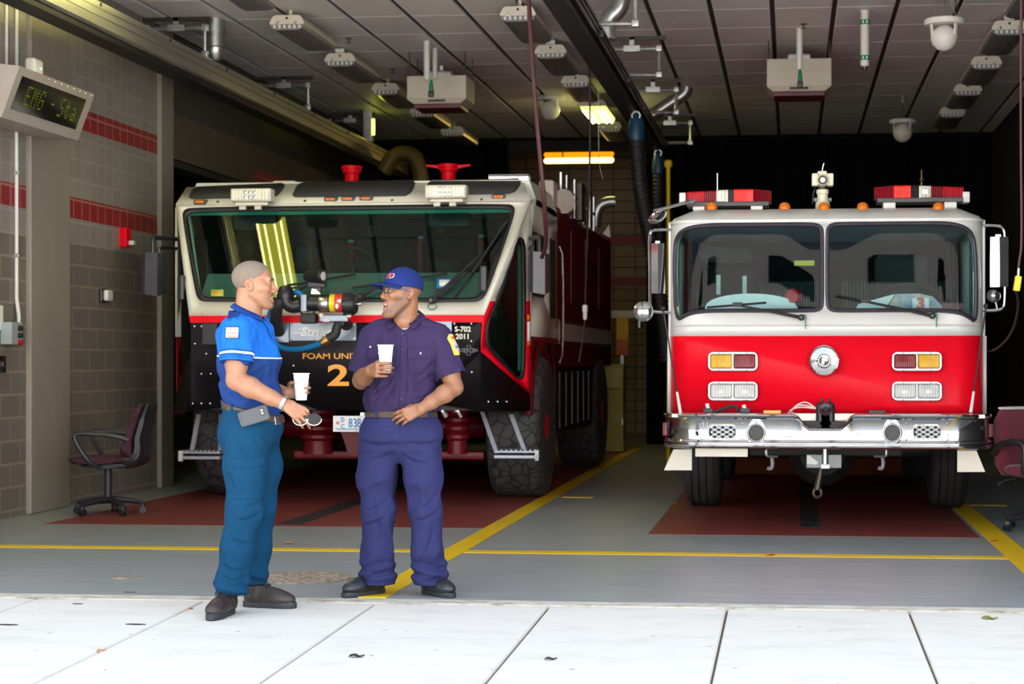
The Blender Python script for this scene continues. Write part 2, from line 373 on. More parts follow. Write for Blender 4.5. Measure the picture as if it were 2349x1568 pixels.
def diamond(name, col):
    m, nt, out = nodes(name); N = nt.nodes.new; L = nt.links.new
    b = N('ShaderNodeBsdfPrincipled'); L(b.outputs[0], out.inputs[0]); b.inputs['Roughness'].default_value = .35; b.inputs['Metallic'].default_value = .55; b.inputs['Base Color'].default_value = (*col, 1)
    tc = N('ShaderNodeTexCoord'); sp = N('ShaderNodeSeparateXYZ'); L(tc.outputs['Object'], sp.inputs[0])
    a = N('ShaderNodeMath'); a.operation = 'ADD'; L(sp.outputs[0], a.inputs[0]); L(sp.outputs[2], a.inputs[1])
    d = N('ShaderNodeMath'); d.operation = 'SUBTRACT'; L(sp.outputs[0], d.inputs[0]); L(sp.outputs[2], d.inputs[1])
    cb = N('ShaderNodeCombineXYZ'); L(a.outputs[0], cb.inputs[0]); L(d.outputs[0], cb.inputs[1])
    br = N('ShaderNodeTexBrick'); br.inputs['Scale'].default_value = 1; br.inputs['Brick Width'].default_value = .05; br.inputs['Row Height'].default_value = .017; br.inputs['Mortar Size'].default_value = .004; L(cb.outputs[0], br.inputs['Vector'])
    bp = N('ShaderNodeBump'); bp.inputs['Strength'].default_value = .8; bp.inputs['Distance'].default_value = .01; bp.invert = True; L(br.outputs['Fac'], bp.inputs['Height']); L(bp.outputs[0], b.inputs['Normal'])
    return m
MT['diamond'] = diamond('diamond_plate', (.74, .70, .62))
# ================= the setting
XL = -6.55; XR = 3.08; YD = 10.02; YB = 28.75; ZC = 4.80
floor = struct(MB().box(-10.5, 4.5, YD, 34, -.3, 0).build('floor', MT['floor']))
def paint(name, x0, x1, y0, y1, m, h=.003):
    o = MB().box(x0, x1, y0, y1, .0005, h).build(name, MT[m], floor); return o
paint('red_floor_panel', -6.02, -2.40, 14.28, 26.0, 'red_floor', .003)
paint('red_floor_panel', -1.085, 1.405, 13.92, 25.0, 'red_floor', .003)
paint('yellow_floor_stripe', -7.4, 1.52, 12.45, 12.61, 'yellow_floor', .004)
paint('yellow_floor_stripe', -2.41, -2.25, YD + .02, 27.5, 'yellow_floor', .005)
paint('yellow_floor_stripe', 1.44, 1.62, YD + .02, 18.6, 'yellow_floor', .005)
paint('yellow_floor_stripe', 1.62, 1.95, 17.0, 17.12, 'yellow_floor', .004)
paint('yellow_floor_stripe', -2.2, -1.9, 17.55, 17.67, 'yellow_floor', .004)
a0 = aZ(632, 1203).x; paint('drain_channel', a0, a0 + .20, 14.42, 20, 'drain', .004)
a0 = aZ(1836, 1207).x; paint('drain_channel', a0, a0 + .16, 14.62, 20, 'drain', .004)
trim = struct(MB().box(-9, 6, 9.87, YD, -.3, -.002, .006).build('trim_1', MT['lip']))
# sidewalk: separate pours with open joints, falling away from the building
def zs(y): return -.006 - .023 * (9.87 - y)
mb = MB()
for k in range(-9, 8):
    x0 = -.342 + .965 * k + .006; x1 = x0 + .953
    for y1, y0 in ((9.855, 6.3), (6.285, 2.8)):
        b = .008
        t = [(x0 + b, y0 + b, zs(y0)), (x1 - b, y0 + b, zs(y0)), (x1 - b, y1 - b, zs(y1)), (x0 + b, y1 - b, zs(y1))]
        lo = [(x0, y0, zs(y0) - b), (x1, y0, zs(y0) - b), (x1, y1, zs(y1) - b), (x0, y1, zs(y1) - b)]
        lo2 = [(p[0], p[1], p[2] - .12) for p in lo]
        mb.loft([lo2, lo, t])
sidewalk = struct(mb.build('sidewalk', MT['sidewalk'], sharp=20))
mb = MB(); mb.loft([[(-9.2, 2.7, zs(2.7) - .02), (6.5, 2.7, zs(2.7) - .02), (6.5, 9.87, zs(9.87) - .018), (-9.2, 9.87, zs(9.87) - .018)], [(-9.2, 2.7, -.5), (6.5, 2.7, -.5), (6.5, 9.87, -.5), (-9.2, 9.87, -.5)]])
mb.build('joint_bed', MT['joint'], sidewalk)
struct(MB().box(-40, 40, -26, 2.7, -.6, -.30).build('road', MT['asphalt']))
mb = MB(); mb.box(-40, 40, -30, -26, -.6, 13)
for i in range(-12, 13):
    for j in range(3): mb.box(i * 3 - .7, i * 3 + .7, -26.02, -25.95, 1 + j * 4, 3.2 + j * 4, mi=1)
struct(mb.build('building_opposite', [M('pale_stone', (.62, .61, .59), .8), MT['screen']]))
# walls
c_gray = (.29, .262, .232); c_mort = (.27, .23, .185)
m_low = cmu('painted_block_wall', (.18, .155, .132), c_mort, .39, .195, .5, z0=.06)
m_up = cmu('scored_block_wall', c_gray, (.36, .33, .30), .195, .195, 0, .009, y0=16.0, z0=2.4)
m_red = cmu('red_scored_block', (.30, .012, .02), (.42, .16, .15), .195, .4, 0, .010, y0=16.0, z0=2.4)  # paler vertical lines paint in the highlights along the scored joints
def wall_plane(name, mats, bands, y0, y1, x, thick=.3):
    mb = MB()
    for z0, z1, mi in bands:
        n = len(mb.bm.faces); mb.box(x - thick, x, y0, y1, z0, z1, mi=mi)
    return struct(mb.build(name, mats))
bands = [(0, 2.40, 0), (2.40, 2.63, 1), (2.63, 2.825, 2), (2.825, 3.465, 1), (3.465, 3.66, 2), (3.66, ZC + .1, 1)]
wl = wall_plane('wall_left', [m_low, m_up, m_red], bands, 10.0, 18.42, XL)
ub = [(3.48, 3.66, 0), (3.66, ZC, 1)]
m_dk = cmu('shaded_block_wall', (.085, .07, .06), (.08, .068, .058), .195, .195, 0, .006, y0=16.0, z0=2.4)  # darker copy of the scored block, shade put into its colour
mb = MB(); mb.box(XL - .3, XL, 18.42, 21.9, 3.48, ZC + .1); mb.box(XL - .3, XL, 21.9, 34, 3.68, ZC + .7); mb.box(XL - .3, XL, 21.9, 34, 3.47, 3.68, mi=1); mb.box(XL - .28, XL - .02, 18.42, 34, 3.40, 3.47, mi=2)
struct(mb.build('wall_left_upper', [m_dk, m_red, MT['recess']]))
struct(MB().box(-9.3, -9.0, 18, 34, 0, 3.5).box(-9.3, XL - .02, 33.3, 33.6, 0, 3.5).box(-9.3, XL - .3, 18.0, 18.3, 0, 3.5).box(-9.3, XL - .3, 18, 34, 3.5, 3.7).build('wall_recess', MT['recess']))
struct(MB().box(XL - .02, XL + .05, 15.14, 16.0, 0, ZC, .015).build('trim_2', MT['plaster']))
struct(MB().box(XL - .30, XL + .05, 18.42, 18.80, 0, ZC, .015).build('trim_3', MT['plaster']))
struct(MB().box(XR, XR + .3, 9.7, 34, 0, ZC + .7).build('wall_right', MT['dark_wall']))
# facade above the wide door opening
struct(MB().box(-9.0, XL - .0, 9.72, YD, 0, 5.5).box(XR, 9, 9.72, YD, 0, 5.5).box(XL, XR, 9.72, YD, 4.35, 5.5).build('wall_front', MT['plaster']))
# back of the bay: dark ribbed doors either side of a lit passage
xa = aY(1165, 400, YB).x; xb = aY(1482, 400, YB).x
def ribbed(mb, x0, x1):
    n = int((x1 - x0) / .30)
    for i in range(n):
        w = (x1 - x0) / n; mb.box(x0 + i * w + .012, x0 + (i + 1) * w - .012, YB, YB + .06, .02, ZC - .02, .01, 1)
    mb.box(x0, x1, YB + .05, YB + .25, 0, ZC)
    return mb
dk = M('ribbed_dark_door', (.006, .006, .009), .9, var=.15, spec=.05)
struct(ribbed(MB(), XL, xa).build('door_1', dk)); struct(ribbed(MB(), xb, XR).build('door_2', dk))
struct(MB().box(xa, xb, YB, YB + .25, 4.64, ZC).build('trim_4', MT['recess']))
m_tan = cmu('tan_scored_block', (.36, .26, .15), (.10, .07, .04), .40, .20, 0, .012, ax='X', z0=0)
m_tred = M('red_block_course', (.30, .01, .02), .5)
YP = 33.0
mb = MB(); zb = [aY(1450, v, YP).z for v in (655, 635, 560, 540)]
for z0, z1, mi in ((0, zb[0], 0), (zb[0], zb[1], 1), (zb[1], zb[2], 0), (zb[2], zb[3], 1), (zb[3], 5.4, 0)): mb.box(XL, XR, YP, YP + .3, z0, z1, mi=mi)
struct(mb.build('wall_back', [m_tan, m_tred]))
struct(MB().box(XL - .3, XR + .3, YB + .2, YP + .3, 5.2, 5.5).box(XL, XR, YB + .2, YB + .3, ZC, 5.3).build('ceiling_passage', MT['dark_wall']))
# ceiling of metal planks
ceil = MB().box(XL - .3, XR + .3, 9.72, YB + .3, ZC + .03, ZC + .25).build('ceiling', MT['ceiling_gap']); struct(ceil)
mb = MB(); xs = [-.186 + .61 * k for k in range(-11, 6)]
ye = [YD + 1.02 * i for i in range(19)]
for a, b in zip([XL - .05] + xs, xs + [XR]):
    if b - a < .08 or b < XL: continue
    for y0, y1 in zip(ye[:-1], ye[1:]): mb.box(max(a, XL) + .024, min(b, XR) - .024, y0 + .004, min(y1, YB) - .004, ZC, ZC + .03, .006, 1)
mb.build('ceiling_panels', MT['ceiling_panel'], ceil)
# manhole cover
c = aZ(697, 1325.5); c.x -= .0
t = thing('manhole_cover', 'round rusty iron manhole cover set in the grey floor behind the two men', 'manhole cover', (c.x, c.y, 0))
mb = MB(); mb.lathe([(.295, .001), (.295, .006), (.268, .007), (.268, .004), (.001, .004)], (c.x, c.y, 0), n=48)
mb.build('cover_plate', MT['manhole'], t)
mb = MB()
for i in range(-6, 7):
    for j in range(-9, 10):
        x, y = i * .04 + (.02 if j % 2 else 0), j * .027
        if x * x + y * y < .245 ** 2: mb.obox((c.x + x, c.y + y, .0065), (1, .5 if j % 2 else -.5, 0), (-.5, 1, 0), UP, .016, .005, .0025)
mb.build('raised_pattern', MT['manhole'], t)
c2 = aZ(283, 1324)
tag(MB().lathe([(.07, .0005), (.068, .005), (.05, .004), (.001, .004)], (c2.x, c2.y, 0), n=28).build('floor_cleanout', MT['manhole']), 'small round cleanout cover in the grey floor left of the manhole', 'floor cap')
# leaves and litter
def leaf(u, v, s, m, label, rz, walk=False, group=None):
    p = aZ(u, v)
    if walk:
        for _ in range(4): p = aZ(u, v, zs(p.y))
    mb = MB(); n = 9; L = []
    for i in range(n):
        t = i / (n - 1); w = math.sin(math.pi * t ** .8) * .32
        L.append((t - .5, w, .12 * math.sin(t * 5) + .1 * w))
    pts = L + [(x, -w, z * .6 + .12) for x, w, z in reversed(L[1:-1])]
    c, sn = math.cos(rz), math.sin(rz)
    P3 = [(p.x + s * (x * c - y * sn), p.y + s * (x * sn + y * c), p.z + .004 + s * abs(z)) for x, y, z in pts]
    mid = [(p.x + s * x * c, p.y + s * x * sn, p.z + .003 + s * abs(z) * .5) for x, _, z in L]
    bm = mb.bm; V = [bm.verts.new(q) for q in P3]; Mv = [bm.verts.new(q) for q in mid]
    for i in range(n - 1):
        bm.faces.new((V[i], V[i + 1], Mv[i + 1], Mv[i])) if i else bm.faces.new((V[0], V[1], Mv[1]))
        j0 = (2 * n - 2 - i) % (2 * n - 2); j1 = (2 * n - 3 - i)
        a, b = (V[0] if i == 0 else V[j0]), V[j1] if i < n - 2 else V[n - 1]
        if i == 0: bm.faces.new((V[0], Mv[1], b))
        elif i == n - 2: bm.faces.new((a, Mv[i], V[n - 1]))
        else: bm.faces.new((a, Mv[i], Mv[i + 1], b))
    o = mb.build('fallen_leaf', MT[m], None, 60, solid=.0015)
    return tag(o, label, 'leaf', group)
leaf(663, 1248, .07, 'leaf_orange', 'orange leaf on the grey floor just above the yellow stripe between the men', .3)
leaf(1768, 1275, .08, 'leaf_orange', 'orange leaf lying on the thin yellow stripe in front of the pumper', .8)
leaf(1456, 1183, .06, 'leaf_orange', 'small orange leaf on the bare floor between the two red panels', 1.2)
leaf(2280, 1242, .07, 'leaf_orange', 'orange leaf on the wide yellow stripe at the right of the frame', .5)
leaf(232, 1493, .045, 'leaf_orange', 'orange scrap of leaf in the sidewalk joint at the far left', .5, True)
leaf(437, 1397, .035, 'leaf_orange', 'tiny orange leaf scrap in the sidewalk joint beside the shoes', .9, True)
leaf(2270, 1420, .085, 'leaf_green', 'green leaf on the white sidewalk at the right of the frame', -.2, True)
leaf(1263, 1513, .06, 'gum', 'dark brown leaf at the front of the sidewalk near its middle joint', .2, True)
leaf(818, 1507, .075, 'gum', 'thin brown leaf on the sidewalk below the man in the cap', .1, True)
leaf(1548, 1156, .05, 'leaf_orange', 'orange leaf on the red floor panel beside the pumper wheel', .1)
for i, (u, v, s, lb) in enumerate(((311, 1432, .10, 'long dark mark of gum on the sidewalk left of the black shoes'), (18, 1433, .10, 'dark mark of gum on the sidewalk at the left edge'), (178, 1385, .055, 'short dark mark of gum on the sidewalk close to the door lip'), (298, 1358.8, .07, 'black scuff of gum on the brown concrete lip'))):
    p = aZ(u, v)
    for _ in range(4): p = aZ(u, v, zs(p.y) if p.y < 9.86 else -.002)
    tag(MB().prismZ(smooth_poly([(p.x + s * x, p.y + s * y) for x, y in ((-.6, 0), (-.2, .16), (.3, .1), (.62, .04), (.2, -.14), (-.3, -.1))]), p.z - .001, p.z + .004).build('gum_spot', MT['gum']), lb, 'gum spot')
# ================= things hanging from the ceiling
def light_fixture(x, y, label, kind='off', L=1.25, zb=4.58):
    t = thing('ceiling_light', label, 'ceiling light', (x, y + L / 2, 4.73), 0, 'enclosed ceiling lights in rows')
    w = .17
    prof = [(-w, zb + .055), (w, zb + .055), (w + .004, zb + .075), (w - .03, zb + .135), (w - .055, zb + .145), (-w + .055, zb + .145), (-w + .03, zb + .135), (-w - .004, zb + .075)]
    MB().prismY([(x + a, b) for a, b in prof], y, y + L).build('housing', MT['fixture'], t)
    lp = [(-w + .004, zb + .056), (w - .004, zb + .056), (w - .014, zb + .02), (w - .06, zb), (-w + .06, zb), (-w + .014, zb + .02)]
    MB().prismY([(x + a, b) for a, b in lp], y + .012, y + L - .012).build('diffuser', MT['diffuser'] if kind == 'off' else MT['diff_lit'], t)
    if kind == 'off':
        for i in range(6):
            xx = x - .125 + i * .05
            MB().box(xx - .012, xx + .012, y + .004, y + .02, zb + .018, zb + .05, .004).build('lamp_tube_end', MT['tube_off'], t)
    else:
        for i in range(4):
            xx = x - .13 + (0, .075, .185, .26)[i]
            MB().cyl((xx, y + .02, zb + .001), (xx, y + L - .02, zb + .001), .013, 10).build('lamp_tube', MT['tube_lit'], t)
    for dx in (-.09, .09): MB().box(x + dx - .012, x + dx + .012, y - .008, y + .02, zb + .05, zb + .085, .003).build('latch', MT['steel'], t)
    MB().cyl((x, y - .003, zb + .115), (x, y + .01, zb + .115), .013, 12).build('conduit_knockout', MT['rubber'], t)
    if 'white tag' in label: MB().box(x - .05, x + .05, y - .006, y + .02, zb + .15, zb + .195, .006).build('white_tag', MT['pvc'], t)
    for yy in (y + .15, y + L - .15): MB().cyl((x, yy, zb + .14), (x, yy, ZC + .01), .02, 8).build('mount', MT['fixture'], t)
    return t
for i, (x, y, w_) in enumerate(((-4.94, 15.38, 'only partly in the frame, nearest'), (-4.94, 17.6, 'first whole one'), (-4.97, 19.85, 'second whole one, with a white tag'), (-4.95, 22.05, 'third'), (-4.92, 24.15, 'fourth'), (-4.9, 26.25, 'farthest'))):
    light_fixture(x, y, 'unlit beige ceiling light in the left row, %s' % w_)
for i, (x, y, w_) in enumerate(((-2.61, 17.4, 'nearest, behind the red cord'), (-2.58, 19.57, 'second, with a white tag'), (-2.56, 21.7, 'third, just before the lit one'))):
    light_fixture(x, y, 'unlit beige ceiling light in the middle row, %s' % w_)
light_fixture(-2.57, 23.75, 'ceiling light glowing yellow green above the gap between the trucks', 'lit')
light_fixture(-2.57, 25.95, 'unlit ceiling light behind the glowing one at the far end')
for i, (x, y, w_) in enumerate(((2.19, 16.55, 'nearest, cut by the frame'), (2.17, 18.67, 'second, with a white tag'), (2.17, 20.84, 'third'), (2.16, 22.9, 'fourth'), (2.15, 24.95, 'farthest'))):
    light_fixture(x, y, 'unlit beige ceiling light in the right row, %s' % w_)
light_fixture(-5.5, 13.75, 'lit ceiling light near the door, seen mirrored in the foam truck windshield', 'lit', 1.75)
# globe loudspeakers
def globe(x, y, zr, rr, rb, label):
    t = thing('hanging_globe_speaker', label, 'loudspeaker', (x, y, zr), 0, 'white globe speakers')
    MB().lathe([(rr * .62, .0), (rr * .95, 0), (rr, .012), (rr, .045), (rr * .93, .055), (.001, .055)], (x, y, zr), n=32).build('mounting_ring', MT['globe'], t)
    zc = zr - rb * .95
    MB().lathe([(.001, -rb), (rb * .5, -rb * .866), (rb * .866, -rb * .5), (rb, -.012), (rb * 1.01, -.006), (rb * 1.01, .006), (rb, .012), (rb * .866, rb * .5), (rb * .5, rb * .866), (.001, rb)], (x, y, zc), n=32).build('globe', MT['globe'], t)
    for k in range(3):
        a = R(200 + 120 * k); p = Vector((x + rr * .72 * math.cos(a), y + rr * .72 * math.sin(a), zr + .005))
        q = Vector((x + rb * .98 * math.cos(a), y + rb * .98 * math.sin(a), zr - rb * .75))
        MB().obox((p + q) / 2, (-math.sin(a), math.cos(a), 0), (q - p), (p - q).cross(Vector((-math.sin(a), math.cos(a), 0))), .018, (q - p).length / 2 + .01, .008, .004).build('bracket_leg', MT['globe'], t)
    for k in range(3):
        a = R(80 + 120 * k); MB().tube([(x + rr * .8 * math.cos(a), y + rr * .8 * math.sin(a), zr + .04), (x + .01 * math.cos(a), y + .01 * math.sin(a), zr + .30)], .004, 5).build('chain', MT['steel'], t)
    MB().tube([(x, y, zr + .29), (x, y, ZC)], .005, 6).build('hanging_chain', MT['steel'], t)
    MB().tube(smooth_path([(x + .05, y, ZC), (x + .04, y, zr + .3), (x + .12, y, zr + .2), (x + .06, y, zr + .05)]), .006, 6).build('speaker_wire', MT['rubber'], t)
globe(1.35, 16.5, 4.30, .175, .119, 'white globe speaker on chains, nearest one, top right of the bay')
globe(1.45, 24.3, 4.42, .175, .124, 'dim white globe speaker hanging above the right lightbar of the pumper')
globe(-3.15, 23.9, 4.80 - .06, .18, .13, 'white globe speaker between the heater and the glowing light')
# boxed heaters with their pipes
def heater(xc, y, w, zt, zb, label):
    t = thing('ceiling_heater', label, 'heater', (xc, y + .25, zb), 0, 'beige box heaters')
    h = w / 2; d = .55
    MB().box(xc - h, xc + h, y, y + d, zb + .09, zt, .01).build('casing', MT['beige_metal'], t)
    MB().loft([[(xc - h, y, zb + .09), (xc + h, y, zb + .09), (xc + h, y + d, zb + .09), (xc - h, y + d, zb + .09)], [(xc - h + .07, y + .03, zb + .04), (xc + h - .07, y + .03, zb + .04), (xc + h - .07, y + d - .03, zb + .04), (xc - h + .07, y + d - .03, zb + .04)]]).build('hood', MT['beige_metal'], t)
    MB().box(xc - h + .075, xc + h - .075, y + .035, y + d - .035, zb - .01, zb + .04, .008).build('outlet', MT['maroon'], t)
    MB().box(xc - .10, xc + .10, y + .005, y + .02, zb + .055, zb + .09, .002).build('name_plate', MT['black_plastic'], t)
    MB().box(xc - .13, xc + .13, y + .2, y + .42, zt, zt + .09, .02).build('valve_box', MT['galv'], t)
    MB().cyl((xc, y + .3, zt + .05), (xc, y + .3, zt + .15), .05).build('flue_stub', MT['galv'], t)
    for sx in (-1, 1):
        for yy in (y + .04, y + d - .04): MB().cyl((xc + sx * (h - .02), yy, zt - .02), (xc + sx * (h - .02), yy, ZC), .007, 6).build('hanger_rod', MT['bronze'], t)
    return t
heater(.085, 20.0, .70, 4.60, 4.21, 'beige box heater above the white pumper, single white pipe before it')
heater(-3.97, 20.3, .68, 4.53, 4.18, 'beige box heater above the foam truck with two white pipes before it')
def pipe(x, y, z0, r, label, bands=0, valve=0):
    t = thing('hanging_pipe', label, 'pipe', (x, y, z0), 0)
    MB().lathe([(r * .8, 0), (r, .012), (r, ZC - z0)], (x, y, z0), n=20).build('pipe_body', MT['pvc'], t)
    if bands:
        for z in (z0 + .085, ZC - .115):
            MB().lathe([(r + .001, -.025), (r + .002, -.025), (r + .002, .025), (r + .001, .025)], (x, y, z), n=20, cap=False).build('green_band', MT['green_tape'], t)
            for k in (-1, 1): MB().obox((x + k * r * .45, y - r * .94, z), FX, UP, (0, 1, 0), .006, .014, .003).build('band_mark', MT['white_text'], t)
        MB().lathe([(r * .5, 0), (r * .6, .03)], (x, y, z0 - .03), n=14).build('sensor_tip', MT['bronze'], t)
    if valve:
        MB().lathe([(.02, 0), (.026, .03), (.02, .09), (.012, .13)], (x + .03 * valve, y + .01, z0 - .13), n=12).build('valve', MT['green_tape'], t)
        MB().box(x - .03 + .03 * valve, x + .03 + .03 * valve, y - .02, y + .03, z0 - .19, z0 - .12, .012).build('valve_handle', MT['black_plastic'], t)
    return t
pipe(aZ(1834, 67, ZC).x, 19.3, 4.8 - .43, .033, 'single white pipe hanging in front of the heater over the pumper', valve=.2)
pipe(aZ(966, 83, ZC).x, 19.64, 4.8 - .42, .034, 'longer white pipe of the two before the left heater', valve=1.5)
pipe(aZ(991, 105, ZC).x, 20.1, 4.8 - .34, .030, 'shorter white pipe of the two before the left heater')
pipe(aZ(1982, 33, ZC).x, 18.4, 4.8 - .555, .044, 'white hanging tube with two green bands beside the globe speaker', bands=1)
p = aZ(974, 205, 4.4); MB()
# sprinkler heads
for u, v, lb in ((800, 88, 'small dark sprinkler head between the first left ceiling lights'), (1843, 55, 'small dark sprinkler head near the white pipe over the pumper'), (901, 158, 'small dark sprinkler head left of the left heater')):
    q = aZ(u, v, ZC); t = thing('sprinkler_head', lb, 'sprinkler', (q.x, q.y, ZC), 0, 'ceiling sprinklers')
    MB().lathe([(.035, .006), (.04, -.006), (.012, -.008), (.010, -.04), (.03, -.045), (.028, -.05), (.001, -.05)], (q.x, q.y, ZC), n=14).build('sprinkler_body', MT['bronze'], t)
# exhaust rails
def rail(x0, x1, z0, z1, y0, y1, m1, m2, label, name):
    t = thing(name, label, 'exhaust rail', ((x0 + x1) / 2, (y0 + y1) / 2, z0))
    w = x1 - x0; h = z1 - z0
    prof = [(x0, z0 + .02), (x0 + .02, z0), (x0 + w * .42, z0), (x0 + w * .42, z0 + .05), (x0 + w * .58, z0 + .05), (x0 + w * .58, z0), (x1 - .02, z0), (x1, z0 + .02), (x1, z0 + h * .35), (x1 - .012, z0 + h * .37), (x1 - .012, z0 + h * .46), (x1, z0 + h * .48), (x1, z0 + h * .62), (x1 - .012, z0 + h * .64), (x1 - .012, z0 + h * .74), (x1, z0 + h * .76), (x1, z1 - .02), (x1 - .02, z1), (x0 + .02, z1), (x0, z1 - .02)]
    MB().prismY(prof, y0, y1).build('rail_profile', m1, t)
    MB().box(x0 + .03, x1 - .03, y0, y1, z0 - .06, z0, .01).build('rubber_seal', m2, t)
    return t
railL = rail(-6.08, -5.83, 4.14, 4.38, 10.3, 27.6, MT['alu'], MT['rubber'], 'long bronze exhaust rail running along the left wall under the ceiling', 'exhaust_rail')
for y in np.arange(11.5, 27.5, 1.75): MB().cyl((-5.83, y, 4.345), (-5.822, y, 4.345), .018, 10).build('bolt', MT['bronze'], railL)
railR = rail(-1.94, -1.70, 4.16, 4.36, 10.3, 27.6, MT['dark_rail'], MT['rubber'], 'long dark exhaust rail running between the two trucks under the ceiling', 'exhaust_rail')
for y in (16.2, 18.9, 21.0): MB().box(-1.70, -1.66, y, y + .08, 4.2, 4.26, .005).build('rail_clip', MT['black_plastic'], railR)
def hanger(x, y, w, zb, zt, label):
    t = thing('rail_hanger', label, 'pipe frame', (x, y, zb), 0, 'galvanised pipe frames on the exhaust rails')
    h = w / 2; r = .022
    MB().box(x - .028, x + .028, y - .02, y + .02, zt, ZC, .004).build('strut', MT['galv'], t)
    MB().box(x - .36, x + .36, y - .02, y + .02, ZC - .04, ZC + .005, .003).build('ceiling_channel', MT['bronze'], t)
    MB().tube(smooth_path([(x - h, y, zb), (x - h, y, zt - .04), (x - h, y, zt), (x - h + .04, y, zt), (x + h - .04, y, zt), (x + h, y, zt), (x + h, y, zt - .04), (x + h, y, zb + .04), (x + h, y, zb), (x + h - .04, y, zb), (x - h + .04, y, zb), (x - h, y, zb), (x - h, y, zb + .02)], 1), r, 8).build('pipe_frame', MT['galv'], t)
    for px, pz in ((-h, zt), (h, zt), (h, zb)): MB().box(x + px - .035, x + px + .035, y - .034, y + .034, pz - .035, pz + .035, .012).build('elbow', MT['galv'], t)
    MB().box(x - .09, x + .09, y - .035, y + .035, zt - .035, zt + .035, .006).build('clamp', MT['galv'], t)
for i, (y, lb) in enumerate(((18.0, 'nearest, beside the round duct'), (21.9, 'second along the left rail'), (25.2, 'farthest along the left rail'))):
    hanger(-6.2 + .02 * i, y, .60, 4.42, 4.69, 'galvanised pipe frame carrying the left exhaust rail, ' + lb)
for i, (y, lb) in enumerate(((16.6, 'nearest, in front of the duct elbow'), (19.6, 'second along the dark rail'), (22.6, 'third, beside the bent duct'), (25.8, 'farthest, near the back wall'))):
    hanger(-1.70, y, .58, 4.39, 4.67, 'galvanised pipe frame carrying the dark exhaust rail, ' + lb)
# round ducts
def duct(pts, r, label, rings):
    P = smooth_path(pts, 2); t = thing('exhaust_duct', label, 'duct', P[-1])
    MB().tube(P, r, 24).build('duct_body', MT['galv'], t)
    for c, d in rings: MB().lathe([(r + .002, -.03), (r + .008, -.03), (r + .008, .03), (r + .002, .03)], c, d, 24, cap=False).build('joint_band', MT['galv'], t)
xd, yd = -5.84, 18.15
duct([(xd, yd, ZC), (xd, yd, 4.52)], .095, 'short vertical galvanised duct beside the nearest left pipe frame', [((xd, yd, 4.70), UP)])
MB()
t = thing('duct_reducer', 'dull cone under the vertical galvanised duct on the left rail', 'duct cone', (xd, yd, 4.39))
MB().lathe([(.05, 0), (.085, .055), (.098, .11), (.098, .13)], (xd, yd, 4.382), n=24).build('reducer_cone', MT['galv'], t)
duct([(-1.60, 17.3, ZC), (-1.60, 17.3, 4.74), (-1.62, 17.3, 4.66), (-1.74, 17.3, 4.56), (-1.74, 17.3, 4.37)], .085, 'bent galvanised duct elbow above the dark exhaust rail', [((-1.74, 17.3, 4.50), UP)])
duct([(-1.32, 23.3, ZC), (-1.34, 23.3, 4.72), (-1.5, 23.3, 4.62), (-1.68, 23.3, 4.5), (-1.76, 23.3, 4.45)], .085, 'bent duct at the far part of the dark rail beside the yellow glow', [])
# small green lamp near the far left frame
q = aY(857, 291, 25.0); t = thing('indicator_lamp', 'small glowing yellow green lamp at the far left pipe frame', 'lamp', (q.x, q.y, q.z - .12))
MB().lathe([(.001, -.115), (.016, -.11), (.018, 0), (.016, .11), (.001, .115)], q, n=10).build('lamp_tube', MT['tube_green'], t)
MB().box(q.x - .15, q.x - .02, q.y - .03, q.y + .05, q.z - .2, q.z + .25, .01).build('lamp_bracket', MT['galv'], t)
MB().cyl((q.x - .06, q.y, q.z + .2), (q.x - .06, q.y, ZC), .02, 8).build('stem', MT['galv'], t)
# exhaust hoses with blue balancers
def exhaust_hose(x, y, pts, rb, label):
    P = [Vector(p) for p in pts]; t = thing('exhaust_hose', label, 'hose', P[-1])
    z = P[0].z
    MB().lathe([(rb * 1.05, -.02), (rb * 1.1, .07), (rb, .16), (rb * .8, .24), (rb * .35, .29), (.02, .30)], (x, y, z), n=16).build('balancer_sleeve', MT['blue_plastic'], t)
    MB().ring([(x + .045 * math.cos(a), y - rb * .6, z + .25 + .045 * math.sin(a)) for a in np.linspace(0, 2 * math.pi, 16, endpoint=False)], .012, 6).build('eye', MT['steel'], t)
    MB().tube([(x, y, z + .28), (x - .02, y, (z + .28 + 4.08) / 2), (-1.79, y, 4.075)], .02, 6).build('arm', MT['steel'], t)
    Q = smooth_path(P, 3); m = 1; pts2 = [Q[0]]; acc = 0
    # corrugations
    L = [0]
    for a, b in zip(Q[:-1], Q[1:]): L.append(L[-1] + (b - a).length)
    n = int(L[-1] / .0135); out = []; rs = []
    for i in range(n + 1):
        s_ = L[-1] * i / n; k = max(j for j in range(len(L)) if L[j] <= s_ + 1e-9); k = min(k, len(Q) - 2)
        f = (s_ - L[k]) / max(1e-9, L[k + 1] - L[k]); out.append(Q[k].lerp(Q[k + 1], f)); rs.append(rb * (1.0 if i % 4 in (0, 1) else .88))
    MB().tube(out, rs, 18).build('corrugated_hose', MT['rubber'], t, sharp=60)
    return t
p0 = aY(1460, 318, 20.4); x0 = -1.78
exhaust_hose(p0.x, 20.4, [aY(u, v, 20.4) for u, v in ((1460, 318), (1466, 420), (1486, 520), (1505, 620), (1522, 740), (1530, 830))], .088, 'thick black corrugated exhaust hose under the nearer blue balancer')
p0 = aY(1510, 395, 24.2)
exhaust_hose(p0.x, 24.2, [aY(u, v, 24.2) for u, v in ((1510, 395), (1510, 480), (1517, 600), (1522, 760))], .074, 'thinner black exhaust hose under the farther blue balancer')
